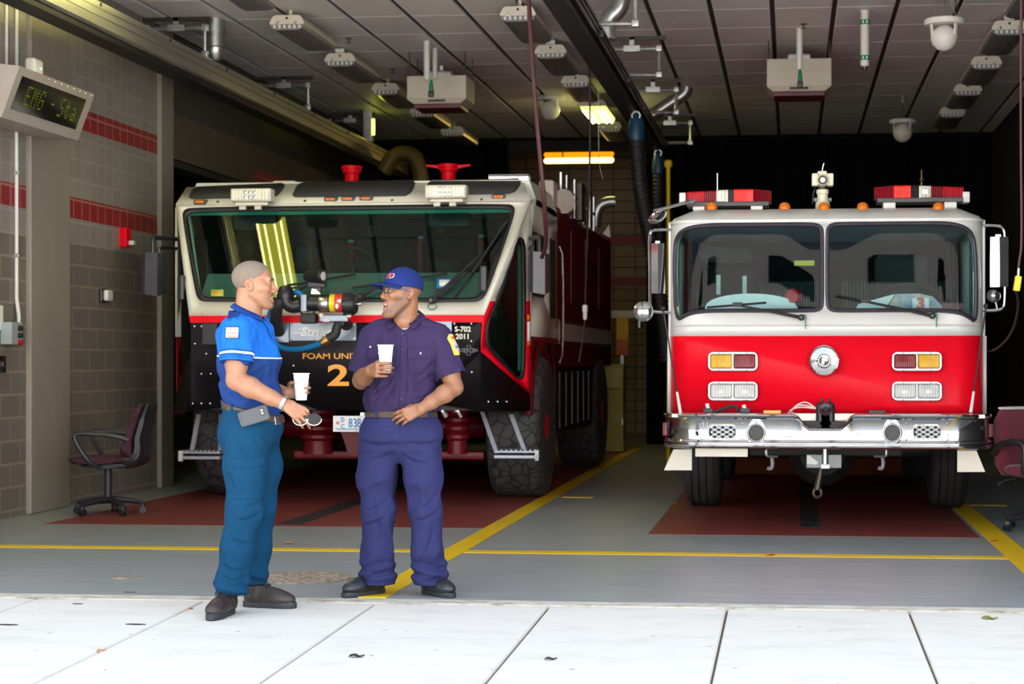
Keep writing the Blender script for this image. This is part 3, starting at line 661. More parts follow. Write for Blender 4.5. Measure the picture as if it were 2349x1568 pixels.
# yellow conduit behind the pumper, yellow duct far left
p0 = aY(1533, 380, 22); MB()
t = thing('yellow_conduit', 'thin yellow vertical pipe behind the near corner of the pumper', 'pipe', (p0.x, p0.y, 0))
MB().cyl((p0.x, p0.y, 0), (p0.x, p0.y, p0.z), .025, 12).build('pipe_run', MT['yellow_plastic'], t)
MB().lathe([(.03, 0), (.05, .03), (.05, .08), (.03, .1)], (p0.x, p0.y, p0.z - .03), n=12).build('pipe_cap', MT['yellow_plastic'], t)
pts = [aY(880, 395, 25.4), aY(905, 352, 25.4), aY(940, 350, 25.4), aY(965, 375, 25.4), aY(985, 640, 25.4), aY(985, 1036, 25.4)]
t = thing('yellow_duct_hose', 'dull yellow bent duct hose behind the foam truck roof', 'hose', pts[-1]); MB().tube(smooth_path(pts, 3), .11, 16).build('duct_hose', MT['dim_yellow'], t)
# hanging cords
def cord(pts, r, m, label, name='power_cord'):
    return tag(MB().tube(smooth_path(pts, 3), r, 8).build(name, m), label, 'cord')
cord([aY(1210, -60, 15.2), aY(1213, 0, 15.2), aY(1222, 170, 15.2), aY(1240, 372, 15.2), aY(1251, 493, 15.3), aY(1254, 560, 15.6), aY(1243, 590, 15.9)], .019, MT['cord_red'], 'long maroon cord hanging from the ceiling to the side of the foam truck')
P = [aY(1350, 60, 17.9), aY(1354, 250, 17.9), aY(1352, 430, 17.9), aY(1345, 600, 17.9), aY(1342, 705, 17.9)]
tt = thing('drop_cord', 'thin black drop cord with a white plug hanging beside the foam truck', 'cord', P[-1])
MB().tube(smooth_path(P, 2), .010, 8).build('cable', MT['rubber'], tt)
q = P[-1]; MB().lathe([(.012, .03), (.026, .02), (.03, -.03), (.022, -.05), (.022, -.1), (.014, -.12)], q, n=12).build('plug', MT['pvc'], tt)
MB().tube(smooth_path([q + Vector((0, 0, -.1)), aY(1338, 770, 17.9), aY(1328, 830, 17.9)], 2), .007, 6).build('cable_tail', MT['rubber'], tt)
cord([aY(1372, 37, 18.6), aY(1373, 300, 18.6), aY(1374, 372, 18.6), aY(1378, 395, 18.6), aY(1384, 412, 18.6)], .0035, MT['steel'], 'thin pale wire hanging in front of the orange lamp', 'pull_wire')
# double lamp in the passage
def tube_lamp(v, y, m, label):
    a, b = aY(1248, v, y), aY(1408, v, y)
    t = thing('passage_lamp', label, 'lamp', ((a.x + b.x) / 2, y, a.z - .03), 0, 'orange lamps in the passage')
    MB().box(a.x, b.x, y + .03, y + .12, a.z - .02, a.z + .07, .02).build('reflector', MT['yellow_plastic'], t)
    MB().lathe([(.02, 0), (.045, .03), (.045, b.x - a.x - .03), (.02, b.x - a.x)], (a.x, y, a.z), FX, 14).build('tube', m, t)
    MB().tube([(a.x + .3, y + .08, a.z + .06), (a.x + .3, y + .08, 5.22)], .012, 6).build('hanger', MT['bronze'], t)
tube_lamp(369, 30.0, MT['tube_orange'], 'bright orange tube lamp above the gap between the trucks')
tube_lamp(355, 31.6, MT['tube_orange_dim'], 'dimmer orange tube lamp just above the bright one')
# ================= the foam truck (left bay)
def tread_mat(name, kind):
    m, nt, out = nodes(name); N = nt.nodes.new; L = nt.links.new
    b = N('ShaderNodeBsdfPrincipled'); L(b.outputs[0], out.inputs[0]); b.inputs['Roughness'].default_value = .7
    tc = N('ShaderNodeTexCoord'); vo = N('ShaderNodeTexVoronoi'); vo.feature = 'DISTANCE_TO_EDGE'; vo.inputs['Scale'].default_value = 9.5; L(tc.outputs['Object'], vo.inputs['Vector'])
    rp = N('ShaderNodeValToRGB'); rp.color_ramp.elements[0].position = .03; rp.color_ramp.elements[1].position = .10; L(vo.outputs['Distance'], rp.inputs[0])
    rp.color_ramp.elements[0].color = (.012, .012, .013, 1); rp.color_ramp.elements[1].color = (.055, .054, .057, 1); L(rp.outputs[0], b.inputs['Base Color'])
    bp = N('ShaderNodeBump'); bp.inputs['Strength'].default_value = 1; bp.inputs['Distance'].default_value = .03; L(rp.outputs[0], bp.inputs['Height']); L(bp.outputs[0], b.inputs['Normal'])
    return m
MT['lug_tread'] = tread_mat('lug_tread', 0)
S0 = Vector((-4.035, 0, 0))
st = thing('fire_truck', 'cream, red and black foam truck with one wide windshield, behind the two men', 'fire truck', (S0.x, 20.0, 0))
YN = 16.2
def Yf(v): return YN + .55 * max(0, min(1, (724 - v) / 259))
def fF(u, v): return aY(u, v, Yf(v))
# cream windshield frame and glass
ws = smooth_poly([(419, 500), (421, 482), (440, 475), (800, 471), (1160, 467), (1182, 472), (1178, 500), (1122, 660), (1106, 688), (1080, 692), (780, 691), (480, 691), (455, 688), (447, 660)], 2)
MB().holed([(403, 468), (1217, 461), (1110, 724), (434, 727)], [ws], fF).build('windshield_frame', MT['cream_paint'], st, solid=.03)
def inset(poly, d):
    cx = sum(p[0] for p in poly) / len(poly); cy_ = sum(p[1] for p in poly) / len(poly)
    return [(cx + (x - cx) * (1 - d / abs(x - cx)) if abs(x - cx) > 2 * d else x, cy_ + (y - cy_) * (1 - d / abs(y - cy_)) if abs(y - cy_) > 2 * d else y) for x, y in poly]
MB().holed(ws, [inset(ws, 9)], lambda u, v: fF(u, v) + Vector((0, -.012, 0))).build('windshield_gasket', MT['rubber'], st, solid=.02)
MB().poly([fF(u, v) + Vector((0, .004, 0)) for u, v in ws]).build('windshield', MT['glass_teal'], st)
band = MB().holed([(425, 481), (1178, 474), (1172, 487), (428, 494)], [], lambda u, v: fF(u, v) + Vector((0, .012, 0))); band.build('tint_band', MT['glass_edge'], st)
# corner panels with their own windows
def fC(sgn):
    def f(u, v):
        uu = u if sgn > 0 else 2 * 809 - u
        ul = 1217 - (107 * (v - 461) / 263 if v < 724 else 107 + 7 * (v - 724) / 81)
        yl = Yf(v); t = (uu - ul) / max(1, 1217 - ul); t = max(0, min(1, t))
        return aY(u, v, yl + (16.88 - yl) * t)
    return f
cw = smooth_poly([(1186, 552), (1193, 541), (1204, 552), (1206, 600), (1206, 780), (1204, 858), (1197, 871), (1184, 866), (1124, 806), (1114, 785), (1116, 745), (1138, 690), (1172, 600)], 2)
for sgn in (1, -1):
    mir = lambda p: p
    f = fC(1) if sgn > 0 else (lambda u, v: (lambda q: Vector((2 * S0.x - q.x, q.y, q.z)))(fC(1)(u, v))); mb = MB().holed(mir([(1217, 461), (1217, 905), (1103, 805), (1110, 724)]), [mir(cw)], f, cuts=[(1, v) for v in (690, 520, 580, 640, 740, 800)])
    vz = aY(1217, 690, 16.88).z
    for fc in mb.bm.faces:
        if fc.calc_center_median().z < vz: fc.material_index = 1
    mb.build('corner_panel', [MT['cream_paint'], MT['red_paint']], st, solid=.02)
    n_ = Vector((.5 * sgn, -.85, 0)) * .012
    MB().holed(mir(cw), [mir(inset(cw, 6))], lambda u, v: f(u, v) + n_).build('corner_window_gasket', MT['rubber'], st, solid=.02)
    MB().holed(mir(cw), [], f, cuts=[(1, v) for v in range(560, 870, 30)]).build('corner_window', MT['glass_teal'], st)
    e = mir([(1190, 560), (1199, 560), (1199, 850), (1190, 850)]); MB().holed(e, [], lambda u, v: f(u, v) + Vector((-.012 * sgn, .02, 0))).build('window_edge', MT['glass_edge'], st)
    # reflective strip on the outer edge
    for (va, vb, m) in ((722, 733, 'amber'), (737, 782, 'white_text'), (784, 792, 'amber')):
        MB().holed(mir([(1210, va), (1217, va), (1217, vb), (1210, vb)]), [], lambda u, v: f(u, v) + n_ * .6).build('edge_marker', MT[m], st, solid=.004)
# red line under the windshield, black nose
fN = lambda u, v: aY(u, v, YN + (max(0, u - 1103) / 114 + max(0, 438 - u) / 35) * .62)
MB().prism([aY(u, v, YN - .012) for u, v in ((434, 724), (1110, 722), (1106, 739), (436, 740))], (0, .03, 0)).build('red_trim', MT['red_paint'], st)
nose = [(436, 739), (1106, 738), (1103, 806), (1217, 908), (1217, 942), (1108, 944), (1040, 932), (985, 925), (930, 940), (730, 940), (690, 925), (560, 945), (500, 935), (403, 945), (403, 905), (438, 806)]
MB().holed(nose, [], fN, cuts=[(0, 1103), (0, 438)]).build('nose_panel', MT['black_paint'], st, solid=.05, sharp=12)
MB().box(*[f_(aY(460, 1, YN).x, aY(1090, 1, YN).x) for f_ in (min, max)], YN + .06, YN + .9, aY(800, 940, YN).z, aY(800, 735, YN).z).build('nose_core', MT['black_matte'], st)
def plate(name, u0, u1, v0, v1, m, d=.012, y=YN, par=None, bev=.003):
    a, b = aY(u0, v0, y), aY(u1, v1, y); return MB().box(a.x, b.x, y - d, y + .002, b.z, a.z, bev).build(name, m, par or st)
plate('side_plate', 602, 664, 739, 785, MT['slate'], .02); plate('side_plate', 986, 1037, 737, 790, MT['slate'], .02); plate('side_plate', 466, 500, 742, 790, MT['black_plastic'], .03)
np_ = plate('name_plate', 666, 818, 740, 781, MT['slate'], .02)
yp = YN - .026
text_mesh('badge_text', 'Striker', MT['white_text'], np_, aY(689, 761, yp), FX, UP, .108, .003, align='LEFT', sx=1.15, shear=.25, bold=.003)
mb = MB()
for va, ua in ((754, 684), (762, 672), (768, 690)):
    a = aY(ua, va, yp); b = aY(ua + 26, va + 2.2, yp); mb.box(a.x, b.x, yp - .002, yp + .004, b.z, a.z)
mb.build('badge_speed_lines', MT['white_text'], np_)
mb = MB()
for i, u in enumerate((777, 785, 790, 795, 800)):
    a = aY(u, 755, yp); b = aY(u + 3.2, 760, yp); mb.box(a.x, b.x, yp - .002, yp + .004, b.z, a.z)
mb.build('badge_small_marks', MT['white_text'], np_)
yq = YN - .006
text_mesh('unit_text', 'FOAM UNIT', MT['orange_text'], st, aY(757, 817, yq), FX, UP, .074, .003, sx=1.3, bold=.001)
text_mesh('unit_number', '2', MT['orange_text'], st, aY(776, 863, yq), FX, UP, .262, .003, sx=1.55, bold=.007)
text_mesh('registration_text', 'S-702\n2011', MT['pale_text'], st, aY(1061.5, 763.5, yq), FX, UP, .066, .003, sx=.98, bold=.0018)
text_mesh('maker_text', 'OSHKOSH', MT['grey_text'], st, aY(1075, 803.5, yq), FX, UP, .048, .003, sx=.76, bold=.0008)
MB().holed(*[[(1070, 791), (1080, 791), (1080, 798), (1086, 798), (1086, 809), (1080, 809), (1080, 815), (1070, 815), (1070, 809), (1064, 809), (1064, 798), (1070, 798)], [[(1072, 793), (1078, 793), (1078, 800), (1084, 800), (1084, 807), (1078, 807), (1078, 813), (1072, 813), (1072, 807), (1066, 807), (1066, 800), (1072, 800)]]], lambda u, v: aY(u, v, YN - .003)).build('maker_emblem', MT['grey_text'], st, solid=.004)
for u, v in ((446, 748), (462, 748), (1042, 742), (1081, 742), (1042, 782), (1081, 782), (1082, 853), (1120, 921), (1141, 921), (1162, 921), (442, 925), (462, 925), (482, 925), (462, 857), (483, 857), (447, 788), (483, 788), (673, 838), (473, 811), (672, 744), (812, 744), (672, 776), (724, 776), (765, 776), (812, 776)):
    q = fN(u, v); MB().lathe([(.010, 0), (.009, .006), (.001, .009)], q + Vector((0, -.018 if 666 < u < 820 and v < 782 else -.002, 0)), (0, -1, 0), 8).build('bolt', MT['steel'], st)
# number plate
pl = plate('number_plate', 765, 872, 953, 990, MT['card_white'], .02, YN - .02, bev=.004)
yl = YN - .043
text_mesh('plate_number', '838', MT['blue_text'], pl, aY(799, 970.5, yl), FX, UP, .112, .002, align='LEFT', sx=.72, bold=.0015)
text_mesh('plate_district', 'D\nC', MT['blue_text'], pl, aY(786, 970.5, yl), FX, UP, .06, .002, sx=.75, bold=.001)
text_mesh('plate_motto', 'TAXATION WITHOUT REPRESENTATION', MT['blue_text'], pl, aY(770, 984, yl), FX, UP, .022, .002, align='LEFT', sx=.95)
MB().box(aY(771, 0, yl).x, aY(778, 0, yl).x, yl - .002, yl + .003, aY(800, 972.5, yl).z, aY(800, 970, yl).z).box(aY(771, 0, yl).x, aY(778, 0, yl).x, yl - .002, yl + .003, aY(800, 969, yl).z, aY(800, 966.5, yl).z).build('plate_flag', MT['red_text'], pl)
# brow and roof
fB = lambda u, v: aY(u, v, 16.75 + .45 * (465 - v) / 46)
MB().holed([(403, 468), (1217, 461), (1200, 412), (800, 416), (428, 429)], [], fB).build('roof_brow', MT['cream_paint'], st, solid=.03)
for p in ([(446, 431), (655, 422), (650, 434), (634, 453), (434, 457), (436, 448)], [(686, 421), (953, 415), (950, 432), (937, 450), (671, 453), (674, 442)], [(986, 415), (1197, 412), (1191, 432), (1176, 445), (974, 448), (977, 436)]):
    q_ = []
    for i in range(len(p)):
        a_, b_ = p[i], p[(i + 1) % len(p)]; L_ = math.hypot(b_[0] - a_[0], b_[1] - a_[1]); k_ = min(.33, 7 / L_)
        q_ += [(a_[0] + (b_[0] - a_[0]) * k_, a_[1] + (b_[1] - a_[1]) * k_), (b_[0] - (b_[0] - a_[0]) * k_, b_[1] - (b_[1] - a_[1]) * k_)]
    MB().holed(q_, [], lambda u, v: fB(u, v) + Vector((0, -.012, .012))).build('grip_panel', MT['anti_slip'], st, solid=.012)
Xr = aY(1217, 600, 16.88).x; Xl = aY(403, 600, 16.88).x; ZR = 2.90
zt = aY(1000, 414, 17.2).z
MB().loft([[(Xl + .1, 17.2, zt), (Xr - .06, 17.2, zt), (Xr, 17.25, 2.86), (Xr, 17.25, 2.8), (Xl, 17.25, 2.8), (Xl, 17.25, 2.86)], [(Xl + .1, 18.8, zt), (Xr - .06, 18.8, zt), (Xr, 18.8, 2.86), (Xr, 18.8, 2.8), (Xl, 18.8, 2.8), (Xl, 18.8, 2.86)]]).build('cab_roof', MT['cream_paint'], st)
# cab sides
def sideplate(name, X, ys, zs_, m, holes=(), th=.012, par=None):
    sg = 1 if X > S0.x else -1
    return MB().holed(ys, holes, lambda y, z: (X, y, z)).build(name, m, par or st, solid=th)
for X, sg in ((Xr, 1), (Xl, -1)):
    wn = rrect(17.0, 17.75, 1.95, 2.52, .06)
    sideplate('cab_side', X, [(16.90, 1.55), (18.85, 1.55), (18.85, 2.86), (17.25, 2.86), (16.90, 2.78), (16.90, 2.2)], 0, MT['cream_paint'], [wn])
    sideplate('cab_side_lower', X, [(16.92, .95), (17.05, .80), (17.05, 1.2), (17.35, 1.5), (18.3, 1.5), (18.55, 1.2), (18.85, 1.2), (18.85, 1.55), (16.92, 1.55)], 0, MT['darkred_paint'])
    MB().holed([(16.95, 1.0), (18.7, 1.0), (18.7, 2.8), (17.3, 2.8), (16.95, 2.6)], [wn], lambda y, z: (X - .03 * sg, y, z)).build('cab_lining', MT['interior'], st)
    MB().poly([(X - .02 * sg, y, z) for y, z in wn]).build('side_window', MT['glass_teal'], st)
    MB().ring([(X + .005 * sg, y, z) for y, z in wn], .018, 6).build('side_window_gasket', MT['rubber'], st)
    MB().box(X - .005, X + .012, 18.2, 18.6, 1.75, 2.55, .006).build('side_vent', MT['black_matte'], st)
    MB().tube(smooth_path([(X + .03 * sg, 18.75, 1.3), (X + .07 * sg, 18.75, 1.4), (X + .07 * sg, 18.75, 2.4), (X + .03 * sg, 18.75, 2.5)], 1), .016, 8).build('grab_rail', MT['steel'], st)
    # body
    MB().box(min(X, X - .5 * sg), max(X, X - .5 * sg), 18.9, 24.55, 1.25, 2.93, .03).build('body_side', MT['darkred_paint'], st)
    MB().box(min(X, X - .3 * sg), max(X, X - .3 * sg), 18.75, 22.3, .55, 1.24, .02).build('body_skirt', MT['black_paint'], st)
    for y in (19.0, 19.55, 20.1, 20.65, 21.2, 21.75): MB().box(X - .004, X + .010, y, y + .03, .62, 1.2).build('skirt_rib', MT['bronze'], st)
    MB().box(X - .006, X + .006, 18.95, 24.5, 1.53, 1.72).build('side_stripe', MT['cream_paint'], st)
    for z in (1.50, 1.73): MB().box(X - .006, X + .007, 18.95, 24.5, z, z + .02).build('gold_stripe', MT['brass'], st)
    for yy in (20.0, 21.4, 22.9): MB().box(X - .006, X + .012, yy, yy + 1.2, 1.95, 2.75, .006).build('locker_door', MT['darkred_paint'], st)
MB().box(Xl + .5, Xr - .5, 18.9, 24.5, .9, 2.88, .02).build('body_core', MT['darkred_paint'], st)
MB().box(Xl + .03, Xr - .03, 18.78, 18.88, .95, 2.84).build('cab_back', MT['interior'], st)
MB().box(Xl + .05, Xr - .05, 16.95, 18.8, .9, 1.02).build('cab_floor', MT['interior'], st)
# interior
a = aY(800, 628, 16.75).z
dp = [(16.28, aY(800, 700, 16.28).z), (16.6, a), (17.15, a), (17.2, a - .4), (16.35, a - .4)]
MB().prismX(dp, aY(470, 1, 16.5).x, aY(1112, 1, 16.5).x).build('dashboard', MT['dash'], st)
for u in (575, 700, 853, 1013, 1150):
    q = aY(u, 560, 18.0); MB().box(q.x - .22, q.x + .22, 17.95, 18.1, 1.3, 2.35, .06, 3).build('seat_back', MT['interior'], st)
for u, v in ((575, 571), (853, 529), (1010, 520), (1150, 520)):
    q = aY(u, v, 17.92); o = MB().prismY(circ(q.x, q.z, .042, 14, .062), 17.91, 17.925).build('headrest_crest', MT['dim_yellow'], st)
    MB().prismY(circ(q.x, q.z - .01, .018, 10), 17.905, 17.912).build('crest_center', MT['blue_plastic'], o)
for u, v, r in ((809, 608, .22),):
    q = aY(u, v, 17.25); MB().ring([(q.x + r * math.cos(a), q.y - .08 * math.sin(a), q.z + r * .75 * math.sin(a)) for a in np.linspace(0, 2 * math.pi, 32, endpoint=False)], .016, 8).tube([(q.x, q.y, q.z), (q.x, q.y + .0, q.z - .35)], .03, 8).box(q.x - .2, q.x + .2, q.y - .01, q.y + .01, q.z - .02, q.z + .02).build('steering_wheel', MT['rubber'], st)
for u, v in ((805, 556), (965, 548), (1104, 545), (527, 645)):
    q = aY(u, v, 17.7); o = MB().cyl((q.x, q.y, q.z - .5), (q.x, q.y, q.z), .06, 14).build('air_bottle', MT['darkred_paint'], st); MB().ball((q.x, q.y, q.z), .034).build('bottle_valve', M('valve_green', (.25, .6, .45), .3), o)
q0, q1 = aY(537, 480, 16.95), aY(636, 530, 16.95); MB().box(q0.x, q1.x, 16.9, 17.0, q1.z, q0.z, .02).build('sun_visor', MT['black_matte'], st)
q0, q1 = aY(976, 480, 17.2), aY(1078, 522, 17.2); MB().box(q0.x, q1.x, 17.15, 17.3, q1.z, q0.z, .03).build('overhead_console', MT['black_matte'], st)
q0, q1 = aY(1075, 480, 17.0), aY(1113, 491, 17.0); MB().box(q0.x, q1.x, 16.98, 17.0, q1.z, q0.z, .005).build('roof_lamp', MT['interior_light'], st)
q0, q1 = aY(680, 563, 17.6), aY(724, 625, 17.6); MB().box(q0.x, q1.x, 17.5, 17.7, q1.z, q0.z, .04).build('radio_console', MT['black_matte'], st)
# stickers on the glass
for u0, u1, v0, v1, m, nm in ((484, 513, 664, 679, 'yellow_lens', 'inspection_sticker'), (1002, 1037, 637, 661, 'blue_text', 'blue_sticker')):
    o = MB().poly([fF(u, v) + Vector((0, -.004, 0)) for u, v in ((u0, v0), (u1, v0), (u1, v1), (u0, v1))]).build(nm, MT[m] if m != 'yellow_lens' else M('sticker_yellow', (.45, .60, .10), .5), st, solid=.001)
    MB().poly([fF(u, v) + Vector((0, -.007, 0)) for u, v in ((u0 + 6, v0 + 4), (u1 - 5, v0 + 4), (u1 - 5, v1 - 5), (u0 + 6, v1 - 5))]).build('sticker_print', MT['orange_text'] if u0 < 600 else MT['card_white'], o, solid=.001)
# wipers
def wiper(piv, mid, tip, back, y_off, name='wiper'):
    f = lambda p, d=0: fF(*p) + Vector((0, -y_off - d, 0))
    o = MB().tube([f(piv), f(mid, .02)], [.02, .010], 8).build(name, MT['black_plastic'], st)
    MB().tube([f(back, -.02), f(tip, -.02)], .013, 6).build('wiper_blade', MT['rubber'], o)
    MB().lathe([(.03, 0), (.034, .03), (.018, .05)], f(piv, -.02), (0, -1, 0), 12).build('wiper_pivot', MT['black_plastic'], o); return o
wiper((992, 689), (1102, 588), (1163, 508), (1065, 655), .05); wiper((997, 688), (1075, 625), (1106, 600), (1040, 684), .035)
wiper((830, 680), (905, 640), (1027, 628), (810, 660), .05); wiper((640, 690), (735, 640), (817, 629), (660, 655), .05)
q = fF(990, 694) + Vector((0, -.05, 0)); MB().tube(smooth_path([q, fF(982, 704) + Vector((0, -.05, 0)), fF(992, 712) + Vector((0, -.05, 0)), fF(1004, 706) + Vector((0, -.05, 0)), fF(1003, 701) + Vector((0, -.04, 0))], 2), .005, 6).build('washer_hose', MT['green_tape'], st)
# flood lights and markers
for u0, u1, v0, v1 in ((528, 621, 432, 462), (974, 1069, 424, 454)):
    y = 16.55; a, b = aY(u0, v0, y), aY(u1, v1, y)
    o = MB().box(a.x, b.x, y, y + .14, b.z, a.z, .015, 3).build('flood_light', M('lamp_shell', (.70, .68, .58), .35), st)
    MB().box(a.x + .012, b.x - .012, y - .012, y + .02, b.z + .012, a.z - .012, .01).build('flood_lens', MT['pale_lens'], o)
    for k in range(3):
        for j in range(2):
            c = a.x + (b.x - a.x) * (.38 + k * .115); z = b.z + (a.z - b.z) * (.32 + .36 * j); MB().lathe([(.02, 0), (.014, .012), (.001, .014)], (c, y - .008, z), (0, -1, 0), 10).build('bulb', MT['chrome'], o)
    MB().box(a.x + .05, b.x - .03, y + .0, y + .25, b.z - .035, b.z - .005, .006).box(a.x + .08, a.x + .14, y + .02, y + .06, b.z - .07, b.z - .03).box(b.x - .16, b.x - .10, y + .02, y + .06, b.z - .07, b.z - .03).build('light_bracket', MT['fixture'], o)
for u, v in ((461, 464), (760, 458), (800, 457), (841, 456), (1145, 452)):
    q = fB(u, v) + Vector((0, -.01, 0)); o = MB().box(q.x - .06, q.x + .06, q.y - .03, q.y + .04, q.z - .024, q.z + .024, .006).build('marker_light', MT['black_plastic'], st)
    MB().box(q.x - .045, q.x + .045, q.y - .045, q.y - .02, q.z - .012, q.z + .016, .006).build('amber_lens', MT['orange_lens'], o)
for u in (500, 700, 900, 1105):
    q = fB(u, 462 - (u - 500) * .009); MB().lathe([(.012, 0), (.015, .015), (.008, .035), (.001, .04)], q, (0, -.7, -.7), 8).build('washer_nozzle', MT['bronze'], st)
# roof: red monitors, rails, reel, tail pipe
def monitor(u, v0, v1, y, wings):
    a, b = aY(u, v0, y), aY(u, v1, y); h = a.z - b.z
    o = MB().lathe([(.075, -.25), (.072, h * .55), (.095, h * .6), (.095, h * .78), (.105, h * .8), (.105, h), (.085, h), (.08, h * .85)], b, n=20).build('roof_monitor', MT['red_paint'], st)
    if wings: MB().prismY([(b.x - .23, b.z + h * .98), (b.x - .23, b.z + h * .88), (b.x - .1, b.z + h * .74), (b.x + .1, b.z + h * .74), (b.x + .23, b.z + h * .88), (b.x + .23, b.z + h * .98), (b.x + .06, b.z + h * .94), (b.x, b.z + h * .86), (b.x - .06, b.z + h * .94)], y - .03, y + .03).build('monitor_wings', MT['red_paint'], o)
monitor(1029, 377, 415, 18.6, True); monitor(807, 381, 420, 18.6, False)
q = aY(1178, 408, 18.2); MB().box(q.x - .25, q.x + .16, 18.15, 18.3, q.z - .035, q.z + .035, .01).build('roof_light_bar', MT['chrome'], st)
q = aY(655, 421, 17.6); MB().box(q.x - .1, q.x + .12, 17.5, 17.65, q.z - .03, q.z + .02, .008).build('roof_vent', MT['fixture'], st)
for u, v, y, r, h in ((1287, 395, 19.4, .028, .5), (1318, 412, 20.2, .026, .45), (1300, 402, 19.8, .02, .42), (1338, 430, 21.0, .03, .4), (1352, 440, 21.6, .03, .38), (1362, 452, 22.2, .022, .36)):
    q = aY(u, v, y); MB().cyl((q.x, y, 2.9), (q.x, y, q.z), r, 10).build('roof_pipe', MT['steel'], st)
MB().tube(smooth_path([(aY(1287, 1, 19.4).x, 19.4, 3.18), (aY(1318, 1, 20.2).x, 20.2, 3.16), (aY(1362, 1, 22.2).x, 22.2, 3.1)]), .018, 8).build('hand_rail', MT['steel'], st)
q = aY(1297, 462, 19.2); MB().lathe([(.1, 0), (.13, .01), (.13, .05), (.1, .06)], (q.x - .04, 19.2, q.z), (.6, -.8, 0), 18).build('roof_reel', MT['fixture'], st)
q = aY(1262, 425, 18.9); MB().box(q.x - .12, q.x + .05, 18.85, 19.2, 2.9, q.z + .06, .04).build('roof_valve_box', MT['fixture'], st)
q = aY(1326, 440, 20.6); MB().box(q.x - .06, q.x + .06, 20.5, 20.75, 2.9, q.z + .1, .02).build('roof_tool_box', MT['bronze'], st)
pts = [aY(1365, 520, 22.8), aY(1367, 490, 22.8), aY(1376, 470, 22.8), aY(1395, 463, 22.8), aY(1411, 463, 22.8)]; MB().tube(smooth_path(pts, 2), .07, 14, cap=False).build('tail_pipe', MT['galv'], st)
MB().prismY([(aY(u, v, 24.0).x, aY(u, v, 24.0).z) for u, v in ((1383, 536), (1397, 515), (1400, 545))], 24.0, 24.03).build('reflector_triangle', MT['white_text'], st)
# mirrors
def smirror(u0, u1, v0, v1, y, Xb, sg):
    a, b = aY(u0, v0, y), aY(u1, v1, y); w = b.x - a.x; h = a.z - b.z; c = (a + b) / 2
    o = MB().loft([[(a.x, y, b.z + .03), (a.x + w * .25, y - .06, b.z + .02), (b.x - .02, y - .06, b.z), (b.x, y + .02, b.z + .02), (b.x, y + .12, b.z + .03), (a.x, y + .12, b.z + .03)], [(a.x, y, a.z - .02), (a.x + w * .25, y - .05, a.z), (b.x - .02, y - .05, a.z - .01), (b.x, y + .02, a.z - .02), (b.x, y + .12, a.z - .02), (a.x, y + .12, a.z - .02)]]).build('mirror_housing', M('mirror_housing_plastic', (.05, .05, .065), .3), st)
    MB().tube(smooth_path([(c.x, y + .03, a.z - .02), (c.x, y + .03, a.z + .12), (c.x, y + .05, a.z + .14), (Xb, y + .3, a.z + .14)], 2), .022, 8).build('mirror_arm', MT['black_plastic'], o)
    MB().tube(smooth_path([(c.x + .06 * sg, y + .03, a.z - .02), (c.x + .06 * sg, y + .03, a.z + .05), (Xb, y + .3, a.z + .05)], 1), .018, 8).build('mirror_arm', MT['black_plastic'], o)
smirror(326, 370, 578, 680, 16.6, Xl, 1); smirror(1214, 1257, 577, 676, 16.55, Xr, -1)
for u, v in ((423, 660), (1112, 640)):
    q = aY(u, v, 16.42); MB().box(q.x - .03, q.x + .035, 16.3, 16.36, q.z - .12, q.z + .12, .02).build('proximity_mirror', MT['black_plastic'], st)
# wheels
def wheel(t, x0, x1, y, r, tread, hubm, side, hub_r, zc=None):
    zc = zc or r; w = x1 - x0
    prof = [(hub_r, .02), (r * .80, .0), (r * .93, .015), (r * .985, .05), (r, .09), (r, w - .09), (r * .985, w - .05), (r * .93, w - .015), (r * .80, w), (hub_r, w - .02)]
    o = MB().lathe(prof, (x0, y, zc), FX, 56).build('wheel', tread, t, 50)
    xs_ = x1 - .06 if side > 0 else x0 + .06
    MB().lathe([(hub_r, 0), (hub_r * .92, .03), (hub_r * .8, -.05), (hub_r * .4, -.03), (hub_r * .38, .04), (.001, .05)], (xs_, y, zc), (side, 0, 0), 28).build('wheel_hub', hubm, o)
    return o
xo = aY(1247, 1, 17.3).x; xi = aY(1111, 1, 17.05).x
xlo, xli = 2 * S0.x - xi, 2 * S0.x - xo
for ya in (17.68, 22.9):
    wheel(st, xi, xo, ya, .68, MT['lug_tread'], MT['red_paint'], 1, .34); wheel(st, xli, xlo, ya, .68, MT['lug_tread'], MT['red_paint'], -1, .34)
    MB().cyl((xli + .3, ya, .68), (xi - .1, ya, .68), .11).build('axle', MT['darkred_paint'], st)
for X in (Xr - .03, Xl + .03):
    MB().tube([(X, 17.68 + .78 * math.cos(a), .70 + .78 * math.sin(a)) for a in np.linspace(.15, math.pi - .15, 20)], .05, 8).build('wheel_arch', MT['darkred_paint'], st)
